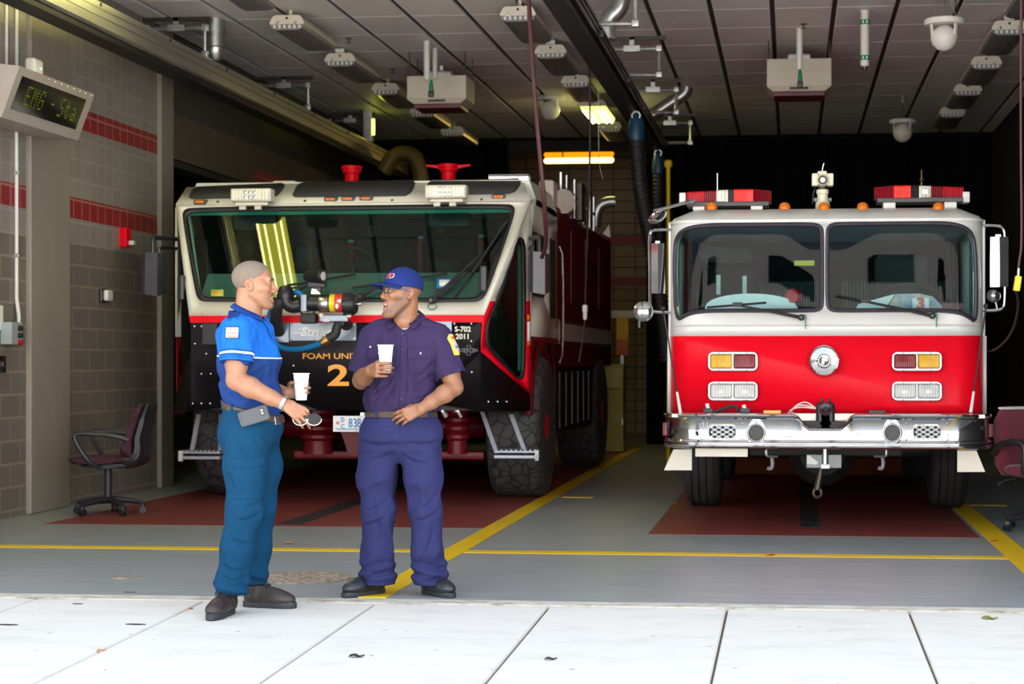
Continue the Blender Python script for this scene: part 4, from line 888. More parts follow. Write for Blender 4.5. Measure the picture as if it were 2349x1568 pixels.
# red suspension under the nose
for u0, u1 in ((688, 772), (1020, 1078), (560, 620)):
    y = 17.0; a, b = aY(u0, 905, y), aY(u1, 1040, y); c = (a.x + b.x) / 2; r = (b.x - a.x) / 2; h = a.z - b.z
    prof = [(r * .8, 0)]
    for k in range(5): prof += [(r * .78, h * (.22 + .14 * k)), (r, h * (.27 + .14 * k)), (r, h * (.32 + .14 * k)), (r * .78, h * (.36 + .14 * k))]
    prof.insert(0, (r * .3, -.0)); prof.insert(1, (r * .45, h * .12))
    MB().lathe(prof, (c, y, b.z), n=20).build('suspension_bellows', MT['darkred_paint'], st)
a, b = aY(676, 1032, 17.05), aY(1112, 1054, 17.05); MB().box(a.x, b.x, 17.0, 17.2, b.z, a.z, .02).build('lower_arm', MT['darkred_paint'], st)
MB().prismY([(aY(u, v, 16.7).x, aY(u, v, 16.7).z) for u, v in ((780, 985), (880, 985), (870, 1046), (800, 1046), (792, 1020))], 16.7, 16.9).build('skid_plate', MT['darkred_paint'], st)
for u in (1022, 1057):
    q = aY(u, 915, 16.6); MB().tube(smooth_path([(q.x, 16.6, q.z + .06), (q.x - .03, 16.55, q.z), (q.x - .02, 16.5, q.z - .08), (q.x + .02, 16.52, q.z - .16)], 2), .03, 8).build('tow_hook', MT['steel'], st)
q = aY(1040, 930, 16.75); MB().box(q.x - .12, q.x + .12, 16.7, 16.8, q.z - .05, q.z + .12, .02).build('tow_bracket', MT['red_paint'], st)
# fold-down steps
for pts in ((((1106, 944), (1140, 1040)), ((1172, 950), (1206, 1040)), (1138, 1236, 1032, 1050)), (((456, 950), (440, 1036)), ((508, 950), (506, 1036)), (424, 512, 1034, 1052))):
    y = 16.7; (l0, l1), (m0, m1), (u0, u1, v0, v1) = pts
    a, b = aY(u0, v0, y - .1), aY(u1, v1, y - .1)
    o = MB().box(a.x, b.x, y - .22, y - .0, b.z, b.z + .03, .005).box(a.x, b.x, y - .2, y, a.z - .02, a.z, .004).build('step', MT['silver_paint'], st)
    for p, q in ((l0, l1), (m0, m1)):
        A, B = aY(*p, y + .05), aY(*q, y - .1); MB().obox((A + B) / 2, FX, (B - A), (B - A).cross(Vector(FX)), .022, (B - A).length / 2, .012, .004).build('step_arm', MT['silver_paint'], o)
    mb = MB(); n = 9
    for k in range(n): x = a.x + (b.x - a.x) * (k + .5) / n; mb.box(x - .01, x + .01, y - .2, y - .02, a.z, a.z + .012, .003)
    mb.build('step_teeth', MT['silver_paint'], o)
    x = b.x if u0 > 800 else a.x; MB().box(x - .02, x + .02, y - .24, y - .19, b.z - .02, a.z + .01, .01).build('step_lamp', MT['clear_lens'], o)
# bumper turret
yt = 15.85
def T(u, v, d=0): return aY(u, v, yt + d)
def TL(px): return px * yt / F
base = T(795, 757)
tr = MB().tube(smooth_path([T(778, 742), T(772, 752), T(770, 768), T(752, 776)], 2), TL(11), 14).lathe([(TL(14), 0), (TL(14), .28)], T(778, 736), (0, 1, -.1), 14).build('bumper_turret', MT['black_matte'], st)
MB().lathe([(TL(16), 0), (TL(16), TL(12)), (TL(19), TL(13)), (TL(19), TL(57)), (TL(21), TL(58)), (TL(21), TL(80))], T(700, 695), FX, 28).build('turret_barrel', MT['black_plastic'], tr)
MB().lathe([(TL(19), 0), (TL(20.4), TL(2)), (TL(20.4), TL(24)), (TL(19), TL(26))], T(733, 696.5), FX, 28).build('turret_sleeve', MT['steel'], tr)
MB().lathe([(TL(21.5), 0), (TL(21.5), TL(13))], T(759, 695), FX, 28, cap=False).build('label_yellow', M('label_yellow', (.85, .70, .02), .4), tr)
MB().lathe([(TL(21.6), 0), (TL(21.6), TL(18))], T(771, 695), FX, 28, cap=False).build('label_red', MT['red_text'], tr)
q = T(773, 702, -TL(21.6)); MB().prismY(circ(q.x, q.z, TL(4), 12, TL(6)), q.y - .006, q.y - .002).build('label_disc', MT['white_text'], tr)
q = T(779, 690, -TL(21.7)); MB().prismY([(q.x - TL(7), q.z), (q.x, q.z + TL(5)), (q.x + TL(5), q.z + TL(2)), (q.x + TL(2), q.z - TL(4)), (q.x - TL(3), q.z - TL(3))], q.y - .005, q.y - .001).build('label_splash', MT['white_text'], tr)
MB().lathe([(TL(20), 0), (TL(26), TL(4)), (TL(26.5), TL(20)), (TL(24), TL(26)), (TL(20), TL(31)), (TL(12), TL(27)), (TL(8), TL(26))], T(788, 698), FX, 28).build('nozzle_head', MT['black_plastic'], tr)
mb = MB()
for k in range(12):
    a = 2 * math.pi * k / 12; c = T(798, 698) + Vector((0, math.cos(a), math.sin(a))) * TL(26.5); mb.obox(c, FX, (0, -math.sin(a), math.cos(a)), (0, math.cos(a), math.sin(a)), TL(9), TL(4), TL(1.2), .004)
mb.build('nozzle_grips', MT['black_plastic'], tr)
MB().lathe([(TL(4), 0), (TL(4), TL(18)), (TL(3), TL(19))], T(812, 697), FX, 12).build('nozzle_tip', MT['steel'], tr)
MB().box(T(694, 1).x, T(708, 1).x, yt - TL(20), yt + TL(20), T(750, 715).z, T(750, 675).z, .008).build('turret_clamp', MT['slate'], tr)
MB().tube(smooth_path([T(690, 700), T(668, 704), T(655, 690), T(655, 672)], 2), TL(16), 16).build('turret_elbow', MT['black_plastic'], tr)
MB().lathe([(TL(20), 0), (TL(20.5), TL(8)), (TL(18), TL(18)), (TL(12), TL(27)), (.001, TL(30))], T(655, 683), UP, 22).build('swivel_cap', MT['black_plastic'], tr)
MB().tube(smooth_path([T(650, 690), T(634, 700), T(634, 745, .2), T(640, 760, .33)], 2), TL(14), 14).build('turret_pipe', MT['black_matte'], tr)
lam = MB().lathe([(TL(4), TL(-4)), (TL(11), 0), (TL(14), TL(8)), (TL(15.5), TL(34)), (TL(16.5), TL(36)), (TL(16.5), TL(50)), (TL(14.5), TL(52))], T(702, 634), (1, -.45, 0), 24).build('work_lamp', MT['black_plastic'], tr)
d_ = Vector((1, -.45, 0)).normalized(); MB().lathe([(TL(14), 0), (TL(9), TL(3)), (.001, TL(4))], T(702, 634) + d_ * TL(50), d_, 22).build('lamp_glass', MT['clear_lens'], lam)
MB().box(T(707, 1).x, T(747, 1).x, yt - .03, yt + .03, T(750, 659).z, T(750, 646).z, .01).box(T(716, 1).x, T(737, 1).x, yt - .02, yt + .02, T(750, 678).z, T(750, 658).z, .006).build('lamp_mount', MT['black_plastic'], tr)
MB().prismY([(T(u, v).x, T(u, v).z) for u, v in ((718, 662), (728, 664), (738, 674), (716, 674))], yt - .04, yt - .02).build('lamp_bracket', MT['steel'], tr)
MB().box(T(734, 1).x, T(800, 1).x, yt - TL(10), yt + TL(10), T(750, 738).z, T(750, 722).z, .01).build('actuator', MT['slate'], tr)
for u in (737, 801): MB().cyl(T(u, 723, -TL(12)), T(u, 723, TL(12)), TL(5), 12).build('actuator_pin', MT['fixture'], tr)
MB().box(T(743, 1).x, T(759, 1).x, yt - TL(11), yt - TL(9.5), T(750, 738).z, T(750, 731).z).build('actuator_label', MT['silver_paint'], tr)
MB().tube(smooth_path([T(690, 715), T(700, 728), T(712, 735), T(722, 728), T(718, 690), T(714, 678)], 2), TL(2.5), 6).build('wiring', MT['rubber'], tr)
MB().box(T(690, 1).x, T(726, 1).x, yt - .04, yt + .08, T(750, 742).z, T(750, 718).z, .02).build('valve_body', MT['black_matte'], tr)
# hose from the turret coupling looping to the left
hz = [T(740, 786), T(700, 800, .05), T(660, 802, .15), T(630, 790, .22), T(614, 765, .26), T(614, 735, .28), T(624, 706, .25), T(640, 690, .2), T(660, 675, .1), T(685, 668, .08), T(697, 682, .08)]
MB().tube(smooth_path(hz, 3), TL(7), 12).build('blue_hose', MT['blue_hose'], tr)
MB().lathe([(TL(8), 0), (TL(9), TL(3)), (TL(8), TL(6)), (TL(11), TL(8)), (TL(11), TL(16)), (TL(9), TL(22))], T(736, 787), (1, 0, .5), 14).build('brass_coupling', MT['brass'], tr)
# ================= the pumper (right bay)
pt = thing('fire_engine', 'white over red pumper with two windshield panes and chrome bumper, in the right bay', 'fire engine', (.275, 18.5, 0))
Y0 = 14.7; PX = .275; FA = 1.02; FR = .23; SM = FA + FR * math.pi / 2
def surf(s, z, d=0.0):
    a = abs(s); sg = 1 if s > 0 else -1
    if a <= FA: x, y, nx, ny = a, 0, 0, -1
    elif a <= SM:
        th = (a - FA) / FR; x, y, nx, ny = FA + FR * math.sin(th), FR * (1 - math.cos(th)), math.sin(th), -math.cos(th)
    else: x, y, nx, ny = FA + FR, FR + a - SM, 1, 0
    return Vector((PX + sg * (x + nx * d), Y0 + y + ny * d + max(0, z - 1.75) * .10, z))
def PS(u, v):
    Y = Y0
    for _ in range(12):
        q = aY(u, v, Y); x = abs(q.x - PX)
        th = math.asin(min(1, max(0, (x - FA) / FR))); Y = Y0 + FR * (1 - math.cos(th)) + max(0, q.z - 1.75) * .10
    sg = 1 if q.x > PX else -1
    return (sg * (min(x, FA) + FR * th), q.z)
cutS = [(0, sg * (FA + FR * math.pi / 2 * k / 8)) for sg in (-1, 1) for k in range(9)] + [(1, 1.75)]
pxz = lambda v: aY(1892, v, Y0).z
ZW = pxz(770); ZR_ = pxz(504); ZL = pxz(946)
wl_ = smooth_poly([(1553, 735), (1548, 650), (1548, 575), (1554, 540), (1575, 523), (1620, 516), (1720, 515), (1850, 514), (1884, 517), (1886, 545), (1886, 615), (1886, 685), (1884, 710), (1850, 712), (1740, 712), (1630, 712), (1590, 716), (1570, 724)], 2)
wr_ = smooth_poly([(1898, 545), (1900, 516), (1935, 513), (2060, 512), (2165, 511), (2205, 517), (2228, 533), (2236, 565), (2239, 640), (2238, 740), (2222, 726), (2200, 716), (2155, 711), (2040, 711), (1935, 712), (1901, 710), (1898, 685), (1898, 615)], 2)
W1, W2 = [PS(*p) for p in wl_], [PS(*p) for p in wr_]
MB().holed([(-SM - .05, ZW), (SM + .05, ZW), (SM + .05, ZR_), (-SM - .05, ZR_)], [W1, W2], surf, cutS).build('cab_front', MT['white_paint'], pt, solid=.03)
MB().holed([(-1.345, ZL), (1.345, ZL), (1.345, ZW), (-1.345, ZW)], [], surf, cutS).build('cab_lower_front', MT['red_paint'], pt, solid=.03)
for sg in (-1, 1):
    MB().holed([(sg * 1.345, ZL), (sg * (SM + .05), ZL), (sg * (SM + .05), ZW), (sg * 1.345, ZW)], [], surf, [(0, sg * SM)]).build('corner_post', MT['white_paint'], pt, solid=.03)
    MB().box(PX + sg * 1.262 - .012, PX + sg * 1.262 + .012, Y0 + .26, Y0 + .33, ZL, ZR_ + .01, .006).build('door_edge', MT['white_paint'], pt)
    X = PX + sg * 1.245
    MB().holed([(Y0 + .3, .62), (17.4, .62), (17.4, ZR_), (Y0 + .3, ZR_)], [rrect(15.15, 16.0, 1.75, 2.35, .08)], lambda y, z: (X, y, z)).build('cab_door', MT['white_paint'], pt, solid=.03)
    MB().poly([(X, y, z) for y, z in rrect(15.15, 16.0, 1.75, 2.35, .08)]).build('door_window', MT['glass_pump'], pt)
MB().box(PX - 1.22, PX + 1.22, 17.4, 21.8, .62, 2.5, .02).build('rear_body', MT['red_paint'], pt)
for nm, wp, W in (('windshield_left', wl_, W1), ('windshield_right', wr_, W2)):
    MB().holed(W, [], lambda s, z: surf(s, z, -.012), cutS).build('windshield', MT['glass_pump'], pt)
    MB().ring([surf(s, z, .004) for s, z in W], .017, 8).build('windshield_gasket', M('gasket_rubber', (.03, .022, .035), .4), pt)
# moulding and roof
def planring(z, inset, yb, n=7):
    P = []
    w = FA + FR - inset
    for sg, rng in ((-1, range(n, -1, -1)), (1, range(n + 1))):
        for k in rng:
            th = math.pi / 2 * k / n; P.append((PX + sg * (FA - inset * .3 + (FR - inset * .7) * math.sin(th)), Y0 + inset * 1.6 + max(0, z - 1.75) * .1 + FR * (1 - math.cos(th)), z))
    return P + [(PX + w, yb, z), (PX - w, yb, z)]
MB().loft([planring(ZR_ - .012, -.012, 17.4), planring(ZR_ + .012, -.012, 17.4), planring(ZR_ + .015, .0, 17.4), planring(pxz(492), .02, 17.4), planring(pxz(471), .15, 17.3), planring(pxz(469), .25, 17.3)]).build('cab_roof', MT['white_paint'], pt, 25)
MB().tube([surf(s, pxz(745), .003) for s in np.linspace(-1.25, 1.25, 40)], .010, 6).build('belt_moulding', MT['white_paint'], pt)
for u in (1632, 1800, 1890, 1979, 2153):
    q = aY(u, 477, Y0 + .13); o = MB().lathe([(.046, -.004), (.046, .012), (.036, .034), (.018, .045), (.001, .047)], q, (0, -.35, 1), 18).build('marker_light', MT['orange_lens'], pt)
# lamp bezels
ff = lambda u, v, d=0: aY(u, v, Y0 - d)
def bezel(u0, u1, v0, v1, cols):
    a, b = ff(u0, v1), ff(u1, v0)
    o = MB().holed(rrect(a.x, b.x, a.z, b.z, .045, 6), [rrect(a.x + .022, (a.x + b.x) / 2 - .008, a.z + .024, b.z - .024, .012, 4), rrect((a.x + b.x) / 2 + .008, b.x - .022, a.z + .024, b.z - .024, .012, 4)], lambda x, z: (x, Y0 - .045, z)).build('lamp_bezel', MT['chrome'], pt, solid=.045, sharp=30)
    m = o.modifiers.new('Bevel', 'BEVEL'); m.width = .007; m.segments = 2; m.limit_method = 'ANGLE'
    for (x0, x1), c in zip(((a.x + .020, (a.x + b.x) / 2 - .006), ((a.x + b.x) / 2 + .006, b.x - .020)), cols):
        MB().box(x0, x1, Y0 - .032, Y0 - .001, a.z + .022, b.z - .022, .012, 3).build('lamp_lens', MT[c], o)
        if c == 'clear_lens':
            MB().box((x0 + x1) / 2 - .025, (x0 + x1) / 2 + .025, Y0 - .038, Y0 - .028, (a.z + b.z) / 2 - .02, (a.z + b.z) / 2 + .01, .006).build('bulb_shield', MT['pale_lens'], o)
    for x in (a.x + .09, b.x - .09):
        for z in (a.z + .011, b.z - .011): MB().ball((x, Y0 - .046, z), .005, u=8, v=6).build('screw', MT['bronze'], o)
bezel(1624, 1739, 806, 851, ('yellow_lens', 'red_lens_dark')); bezel(2045, 2161, 806, 851, ('red_lens_dark', 'yellow_lens'))
bezel(1624, 1739, 874, 919, ('clear_lens', 'clear_lens')); bezel(2045, 2161, 874, 919, ('clear_lens', 'clear_lens'))
# round siren
q = ff(1890, 827); k = Y0 / F
sr = MB().lathe([(36 * k, 0), (36.5 * k, .03), (36 * k, .07), (33 * k, .085), (30 * k, .08), (16 * k, .092), (15 * k, .085), (.001, .085)], q, (0, -1, 0), 40).build('siren', MT['chrome'], pt)
mb = MB()
for i in range(40):
    a = 2 * math.pi * i / 40; c = q + Vector((math.cos(a) * 23.5 * k, -.086, math.sin(a) * 23.5 * k)); mb.obox(c, (math.cos(a), 0, math.sin(a)), (-math.sin(a), 0, math.cos(a)), (0, 1, 0), 7 * k, 1.0 * k, .004)
mb.build('siren_slots', MT['clear_lens'], sr)
MB().lathe([(15.5 * k, 0), (15.5 * k, .006), (.001, .007)], q + Vector((0, -.086, 0)), (0, -1, 0), 28).build('siren_hub', MT['black_plastic'], sr)
MB().ring([q + Vector((12.5 * k * math.cos(a), -.095, 12.5 * k * math.sin(a))) for a in np.linspace(0, 2 * math.pi, 32, endpoint=False)], .004, 6).build('siren_emblem_ring', MT['chrome'], sr)
text_mesh('siren_emblem_letter', 'F', MT['chrome'], sr, q + Vector((0, -.097, 0)), FX, UP, .085, .003, sx=1.15, shear=.1, bold=.004)
# bumper
YB_ = 14.22; zt_, zb_ = aY(1892, 949, YB_).z, aY(1892, 1030, YB_).z; bw = 1.262; br = .30
path = []
for sg, rng in ((-1, range(12, -1, -1)), (1, range(13))):
    for i in rng:
        th = math.pi / 2 * i / 12; path.append((PX + sg * (bw - br + br * math.sin(th)), YB_ + br * (1 - math.cos(th)) * 1.2, sg * math.sin(th), -math.cos(th)))
L_, R_ = path[:13], path[13:]
mid = [(x, YB_, 0, -1) for x in np.linspace(PX - .93, PX + .93, 48)]
path = L_ + mid[1:-1] + R_
path = [(path[0][0], path[0][1] + .18, -1, 0)] + path + [(path[-1][0], path[-1][1] + .18, 1, 0)]
nu0, nu1 = aY(1838, 1, YB_).x, aY(1945, 1, YB_).x
def ztop(x):
    a = (x - nu0) / (nu1 - nu0)
    if a <= -.12 or a >= 1.12: return zt_
    b = min(1, max(0, min((a + .12) / .28, (1.12 - a) / .28))); b = b * b * (3 - 2 * b)
    return zt_ - .105 * b
H = zt_ - zb_
prof = [(-.05, 1.0), (0, 1.0), (.022, .985), (.03, .94), (.022, .885), (.004, .86), (0, .84), (0, .30), (.004, .26), (.02, .245), (.026, .2), (.02, .16), (.008, .14), (.022, .115), (.032, .06), (.022, .015), (0, 0), (-.05, 0)]
rings = []
for x, y, nx, ny in path:
    z1 = ztop(x); lo = zb_
    rings.append([(x + nx * d, y + ny * d, lo + (z1 - lo) * f if f > .5 else lo + H * f) for d, f in prof])
bp_ = MB().loft(rings, close=False, cap=False).build('bumper', MT['chrome'], pt, 40, solid=.012)
MB().box(PX - 1.2, nu0 - .08, 14.27, 14.72, zt_ - .03, zt_ - .006).box(nu1 + .08, PX + 1.2, 14.27, 14.72, zt_ - .03, zt_ - .006).box(nu0 - .08, nu1 + .08, 14.5, 14.72, zt_ - .13, zt_ - .006).build('bumper_deck', MT['diamond'] or diamond('tread_plate', (.55, .53, .5)), pt)
MB().box(PX - 1.15, PX + 1.15, 14.3, 15.2, zb_ + .03, zt_ - .06).build('bumper_frame', MT['black_matte'], pt)
fb_ = lambda u, v, d=0: aY(u, v, YB_ - d)
for u0, u1 in ((1624, 1690), (2093, 2160)):
    a, b = fb_(u0, 1007), fb_(u1, 974)
    o = MB().holed(rrect(a.x, b.x, a.z, b.z, .04, 6), [rrect(a.x + .01, b.x - .01, a.z + .01, b.z - .01, .032, 6)], lambda x, z: (x, YB_ - .008, z)).build('speaker_grille', MT['chrome'], pt, solid=.008)
    MB().prismY(rrect(a.x + .008, b.x - .008, a.z + .008, b.z - .008, .03, 5), YB_ - .003, YB_ + .003).build('grille_back', MT['rubber'], o)
    mb = MB(); w = b.x - a.x; h = b.z - a.z; n = 6
    for i in range(-3, 5):
        for s_ in (-1, 1):
            x0 = a.x + w * i / 3.6; P = []
            for tt_ in np.linspace(0, 1, 15):
                x = x0 + (w * .75 * tt_ if s_ > 0 else w * .75 * (1 - tt_)); z = a.z + .008 + (h - .016) * tt_
                if a.x + .014 < x < b.x - .014: P.append((x, YB_ - .006, z))
            if len(P) > 1: mb.tube([P[0], P[-1]], .0042, 5)
    mb.build('grille_mesh', MT['card_white'], o)
    for sx in (-.045, .045):
        for vv in (972, 1008): MB().ball(fb_(u0 if sx < 0 else u1, vv) + Vector((sx, -.004, 0)), .007, u=8, v=6).build('rivet', MT['steel'], o)
for u in (1735, 2047):
    q = fb_(u, 992); o = MB().lathe([(.076, -.01), (.078, .03), (.072, .045), (.064, .04), (.05, .012), (.03, -.03)], q, (0, -1, 0), 32, cap=False).build('air_horn', MT['chrome'], pt)
    MB().lathe([(.055, .022), (.048, .012), (.02, -.06), (.001, -.06)], q, (0, -1, 0), 24).build('horn_throat', MT['black_plastic'], o)
for u in (1614, 1622): MB().box(fb_(u, 1).x - .003, fb_(u, 1).x + .003, YB_ - .003, YB_ + .002, zb_ + .12, zt_ - .06).build('bumper_seam', MT['slate'], bp_)
for sg in (-1, 1): MB().box(PX + sg * 1.275 - .02, PX + sg * 1.275 + .02, 14.58, 14.68, zb_ + .08, zt_ - .08, .01).build('side_marker', MT['red_lens_dark'], bp_)
MB().box(aY(1527, 1, 14.6).x, aY(1590, 1, 14.6).x, 14.6, 14.62, aY(1892, 1078, 14.6).z, aY(1892, 1030, 14.6).z).build('flap_hidden', MT['diamond'] or MT['steel'], pt) if False else None
dm = diamond('splash_plate', (.50, .475, .42)); yy = 14.75
for P in ([(1545, 1030), (1587, 1030), (1587, 1078), (1523, 1078)], [(2196, 1033), (2240, 1033), (2260, 1082), (2196, 1082)]):
    MB().prism([aY(u, v, yy) for u, v in P], (0, .01, 0)).build('splash_guard', dm, pt)
a, b = aY(1596, 1046, 14.5), aY(1716, 1030, 14.5); MB().box(a.x, b.x, 14.42, 14.6, a.z, b.z + .01, .004).build('tread_step', dm, pt)
# devices in the notch and on the deck
a, b = aY(1872, 1000, 14.35), aY(1915, 922, 14.35)
o = MB().box(a.x, b.x, 14.30, 14.42, a.z + .06, b.z, .03, 3).box(a.x + .02, b.x - .02, 14.3, 14.4, a.z, b.z - .03, .02).build('siren_motor', MT['black_plastic'], pt)
MB().lathe([(.045, 0), (.05, .02), (.05, .05), (.025, .06), (.02, .04)], ((a.x + b.x) / 2, 14.31, b.z - .045), (0, -1, -.2), 18).build('motor_cap', M('motor_cap_plum', (.03, .012, .02), .3), o)
for dx in (-.025, .03): MB().cyl(((a.x + b.x) / 2 + dx, 14.34, b.z - .01), ((a.x + b.x) / 2 + dx, 14.34, b.z + .03), .012, 8).build('motor_stud', MT['black_plastic'], o)
for k_ in range(3): MB().tube(smooth_path([(a.x, 14.36, b.z - .05), aY(1850 - 10 * k_, 920 + 6 * k_, 14.4), aY(1830 - 12 * k_, 926 + 9 * k_, 14.45), aY(1808 + 8 * k_, 948, 14.5)], 2), .006, 6).build('clear_line', MT['pvc'], o)
for u, v in ((1622, 925), (1706, 928)):
    q = aY(u, v, 14.5); o = MB().box(q.x - .03, q.x + .05, 14.47, 14.53, zt_ - .01, zt_ + .035, .01).build('deck_latch', MT['black_plastic'], pt)
    MB().tube([(q.x + .01, 14.5, zt_ + .02), (q.x, 14.5, q.z)], .016, 8).build('latch_handle', MT['pvc'], o)
MB().tube(smooth_path([aY(1640, 945, 14.5), aY(1660, 938, 14.5), aY(1680, 930, 14.5), aY(1690, 934, 14.5), aY(1692, 946, 14.5)], 2), .014, 8).build('deck_hose', MT['rubber'], pt)
a, b = aY(1751, 949, 14.5), aY(1792, 940, 14.5); MB().box(a.x, b.x, 14.45, 14.58, zt_ - .01, b.z, .006).build('deck_plate', MT['brass'], pt)
a, b = aY(1992, 949, 14.6), aY(2031, 940, 14.6); MB().box(a.x, b.x, 14.55, 14.66, zt_ - .01, b.z, .006).build('deck_box', MT['black_plastic'], pt)
for sg in (-1, 1):
    q = (PX + sg * 1.2, 14.86, zt_ + .05); MB().box(q[0] - .03, q[0] + .03, q[1] - .03, q[1] + .03, zt_ - .01, zt_ + .07, .012).build('turn_lamp', MT['orange_lens'], pt)
# feeler rods
for top, bot in (((1521, 708), (1561, 946)), ((2262, 702), (2227, 946))):
    A, B = aY(*bot, 14.45), aY(*top, 14.45); d = B - A
    o = MB().tube([A, A + d * .2], [.014, .010], 8).build('feeler_rod', MT['pvc'], pt)
    MB().tube([A + d * .18, A + d * .65, B], [.007, .006, .008], 6).build('rod_shaft', MT['rubber'], o); MB().ball(B, .022, u=12, v=8).build('rod_knob', MT['rubber'], o)
# wipers
fw = lambda u, v, d=.03: surf(*PS(u, v), d)
for piv, mid_, b0, b1 in (((1838, 728), (1692, 700), (1622, 705), (1758, 694)), ((2138, 724), (1985, 691), (1918, 677), (2062, 708))):
    o = MB().tube([fw(*piv), fw((piv[0] * .6 + mid_[0] * .4), (piv[1] * .6 + mid_[1] * .4), .05), fw(*mid_, .04)], [.016, .011, .008], 8).build('wiper', MT['black_plastic'], pt)
    MB().tube([fw(*b0, .022), fw(*b1, .022)], .010, 6).box(fw(*mid_).x - .04, fw(*mid_).x + .04, fw(*mid_).y - .03, fw(*mid_).y, fw(*mid_).z - .012, fw(*mid_).z + .022, .006).build('wiper_blade', MT['rubber'], o)
    MB().lathe([(.022, -.02), (.026, .04), (.014, .05)], surf(*PS(*piv)), (0, -1, 0), 12).build('wiper_pivot', MT['black_plastic'], o)
    MB().tube(smooth_path([fw(piv[0] + 2, piv[1] - 6), fw(piv[0] + 12, piv[1] - 6), fw(piv[0] + 9, piv[1] + 12), fw(piv[0] + 10, piv[1] + 26)], 2), .004, 6).build('washer_tube', MT['green_tape'], o)
# mirrors
def pm(y, frame, plate_, disc, rr):
    o = MB().tube(smooth_path([aY(u, v, y) for u, v in frame], 2), .013, 8).build('mirror_frame', MT['chrome'], pt)
    a, b = aY(plate_[0], plate_[3], y), aY(plate_[1], plate_[2], y); w = b.x - a.x
    MB().prismZ([(a.x, y - .01), (a.x + w * .5, y - .035), (b.x, y - .01), (b.x - .01, y + .05), (a.x + .01, y + .05)], a.z, b.z).build('mirror_head', MT['chrome'], o, 20)
    MB().box(a.x + w * .3, a.x + w * .6, y, y + .04, b.z, b.z + .02).build('mirror_clamp', MT['steel'], o)
    q = aY(*disc, y - .02); MB().lathe([(rr, 0), (rr * .97, .012), (rr * .7, .03), (rr * .3, .042), (.001, .045)], q, (0, -1, .1), 28).build('convex_mirror', MT['chrome'], o)
    MB().tube([q, aY(frame[-2][0], frame[-2][1], y)], .009, 6).build('mirror_stem', MT['steel'], o)
pm(14.95, ((1541, 527), (1500, 527), (1490, 532), (1490, 560), (1490, 690), (1492, 712), (1505, 716), (1541, 716)), (1494, 1526, 558, 673), (1476, 714), .085)
pm(14.95, ((2246, 517), (2290, 517), (2304, 524), (2306, 550), (2306, 690), (2302, 707), (2288, 712), (2246, 712)), (2271, 2313, 543, 658), (2280, 678), .055)
A, B = aY(1594, 459, 15.0), aY(1500, 484, 14.7); o = MB().tube([A, B], .013, 8).build('mirror_boom', MT['chrome'], pt); q = aY(1508, 496, 14.68)
MB().lathe([(.085, 0), (.083, .012), (.05, .03), (.001, .038)], q, (.45, -.35, -.8), 26).build('convex_mirror', MT['chrome'], o)
# light bars
def bar(pts, segs, v0, v1, label):
    # pts: list of (u, Y) along the bar; segs: list of (u0, u1, material)
    def yat(u):
        for (ua, ya), (ub, yb) in zip(pts[:-1], pts[1:]):
            if ua <= u <= ub: return ya + (yb - ya) * (u - ua) / (ub - ua)
        return pts[-1][1]
    zb0, zt0 = aY(1892, v1, 15.1).z, aY(1892, v0, 15.1).z
    q0, q1 = aY(segs[0][0], 1, yat(segs[0][0])), aY(segs[-1][1], 1, yat(segs[-1][1]))
    o = MB().box(q0.x + .02, q1.x - .02, 15.08, 15.34, zb0 - .035, zb0 + .004, .006).build('light_bar', MT['black_plastic'], pt)
    for u0, u1, m in segs:
        ya, yb = yat(u0), yat(u1); A, B = aY(u0 + .4, 1, ya), aY(u1 - .4, 1, yb)
        pr = [(zb0, 0), (zt0 - .012, 0), (zt0, .015), (zt0, .14), (zb0, .14)]
        MB().loft([[(A.x, ya + d, z) for z, d in pr], [(B.x, yb + d, z) for z, d in pr]]).build('bar_lens', MT[m], o)
        if m == 'pale_lens': MB().box((A.x + B.x) / 2 - .025, (A.x + B.x) / 2 + .025, ya - .006, ya + .003, zb0 + .03, zt0 - .03, .01).build('bar_bulb', MT['chrome'], o)
    for x in (q0.x + .12, q1.x - .12): MB().box(x - .05, x + .05, 15.1, 15.3, pxz(471), zb0 - .02, .008).build('bar_foot', MT['white_paint'], o)
    return o
o = bar([(1572, 15.25), (1684, 15.05), (1728, 15.05), (1770, 15.2)], [(1572, 1616, 'red_lens'), (1616, 1643, 'red_lens_dark'), (1643, 1670, 'pale_lens'), (1670, 1683, 'black_plastic'), (1683, 1728, 'red_lens_bright'), (1728, 1770, 'red_lens_dark')], 433, 461, '')
q = aY(1645, 432, 15.1); MB().tube([(q.x, 15.15, q.z - .02), (q.x, 15.15, q.z + .13)], .005, 6).build('antenna', MT['steel'], o)
q = aY(1565, 452, 15.3); MB().box(q.x - .02, q.x + .035, 15.2, 15.36, q.z - .06, q.z + .03, .01).build('bar_end_bracket', MT['white_paint'], o)
o = bar([(2005, 15.2), (2050, 15.05), (2092, 15.05), (2211, 15.25)], [(2005, 2050, 'red_lens_dark'), (2050, 2090, 'red_lens_bright'), (2090, 2108, 'black_plastic'), (2108, 2136, 'pale_lens'), (2136, 2162, 'red_lens_dark'), (2162, 2211, 'red_lens')], 428, 456, '')
q = aY(2214, 450, 15.3); MB().box(q.x - .03, q.x + .03, 15.2, 15.36, q.z - .06, q.z + .03, .01).build('bar_end_bracket', MT['white_paint'], o)
q = aY(2114, 428, 15.6); MB().lathe([(.016, 0), (.014, .05), (.006, .07), (.006, .10), (.018, .12), (.006, .14), (.003, .2)], (q.x, 15.6, q.z - .06), n=10).build('roof_finial', MT['brass'], pt)
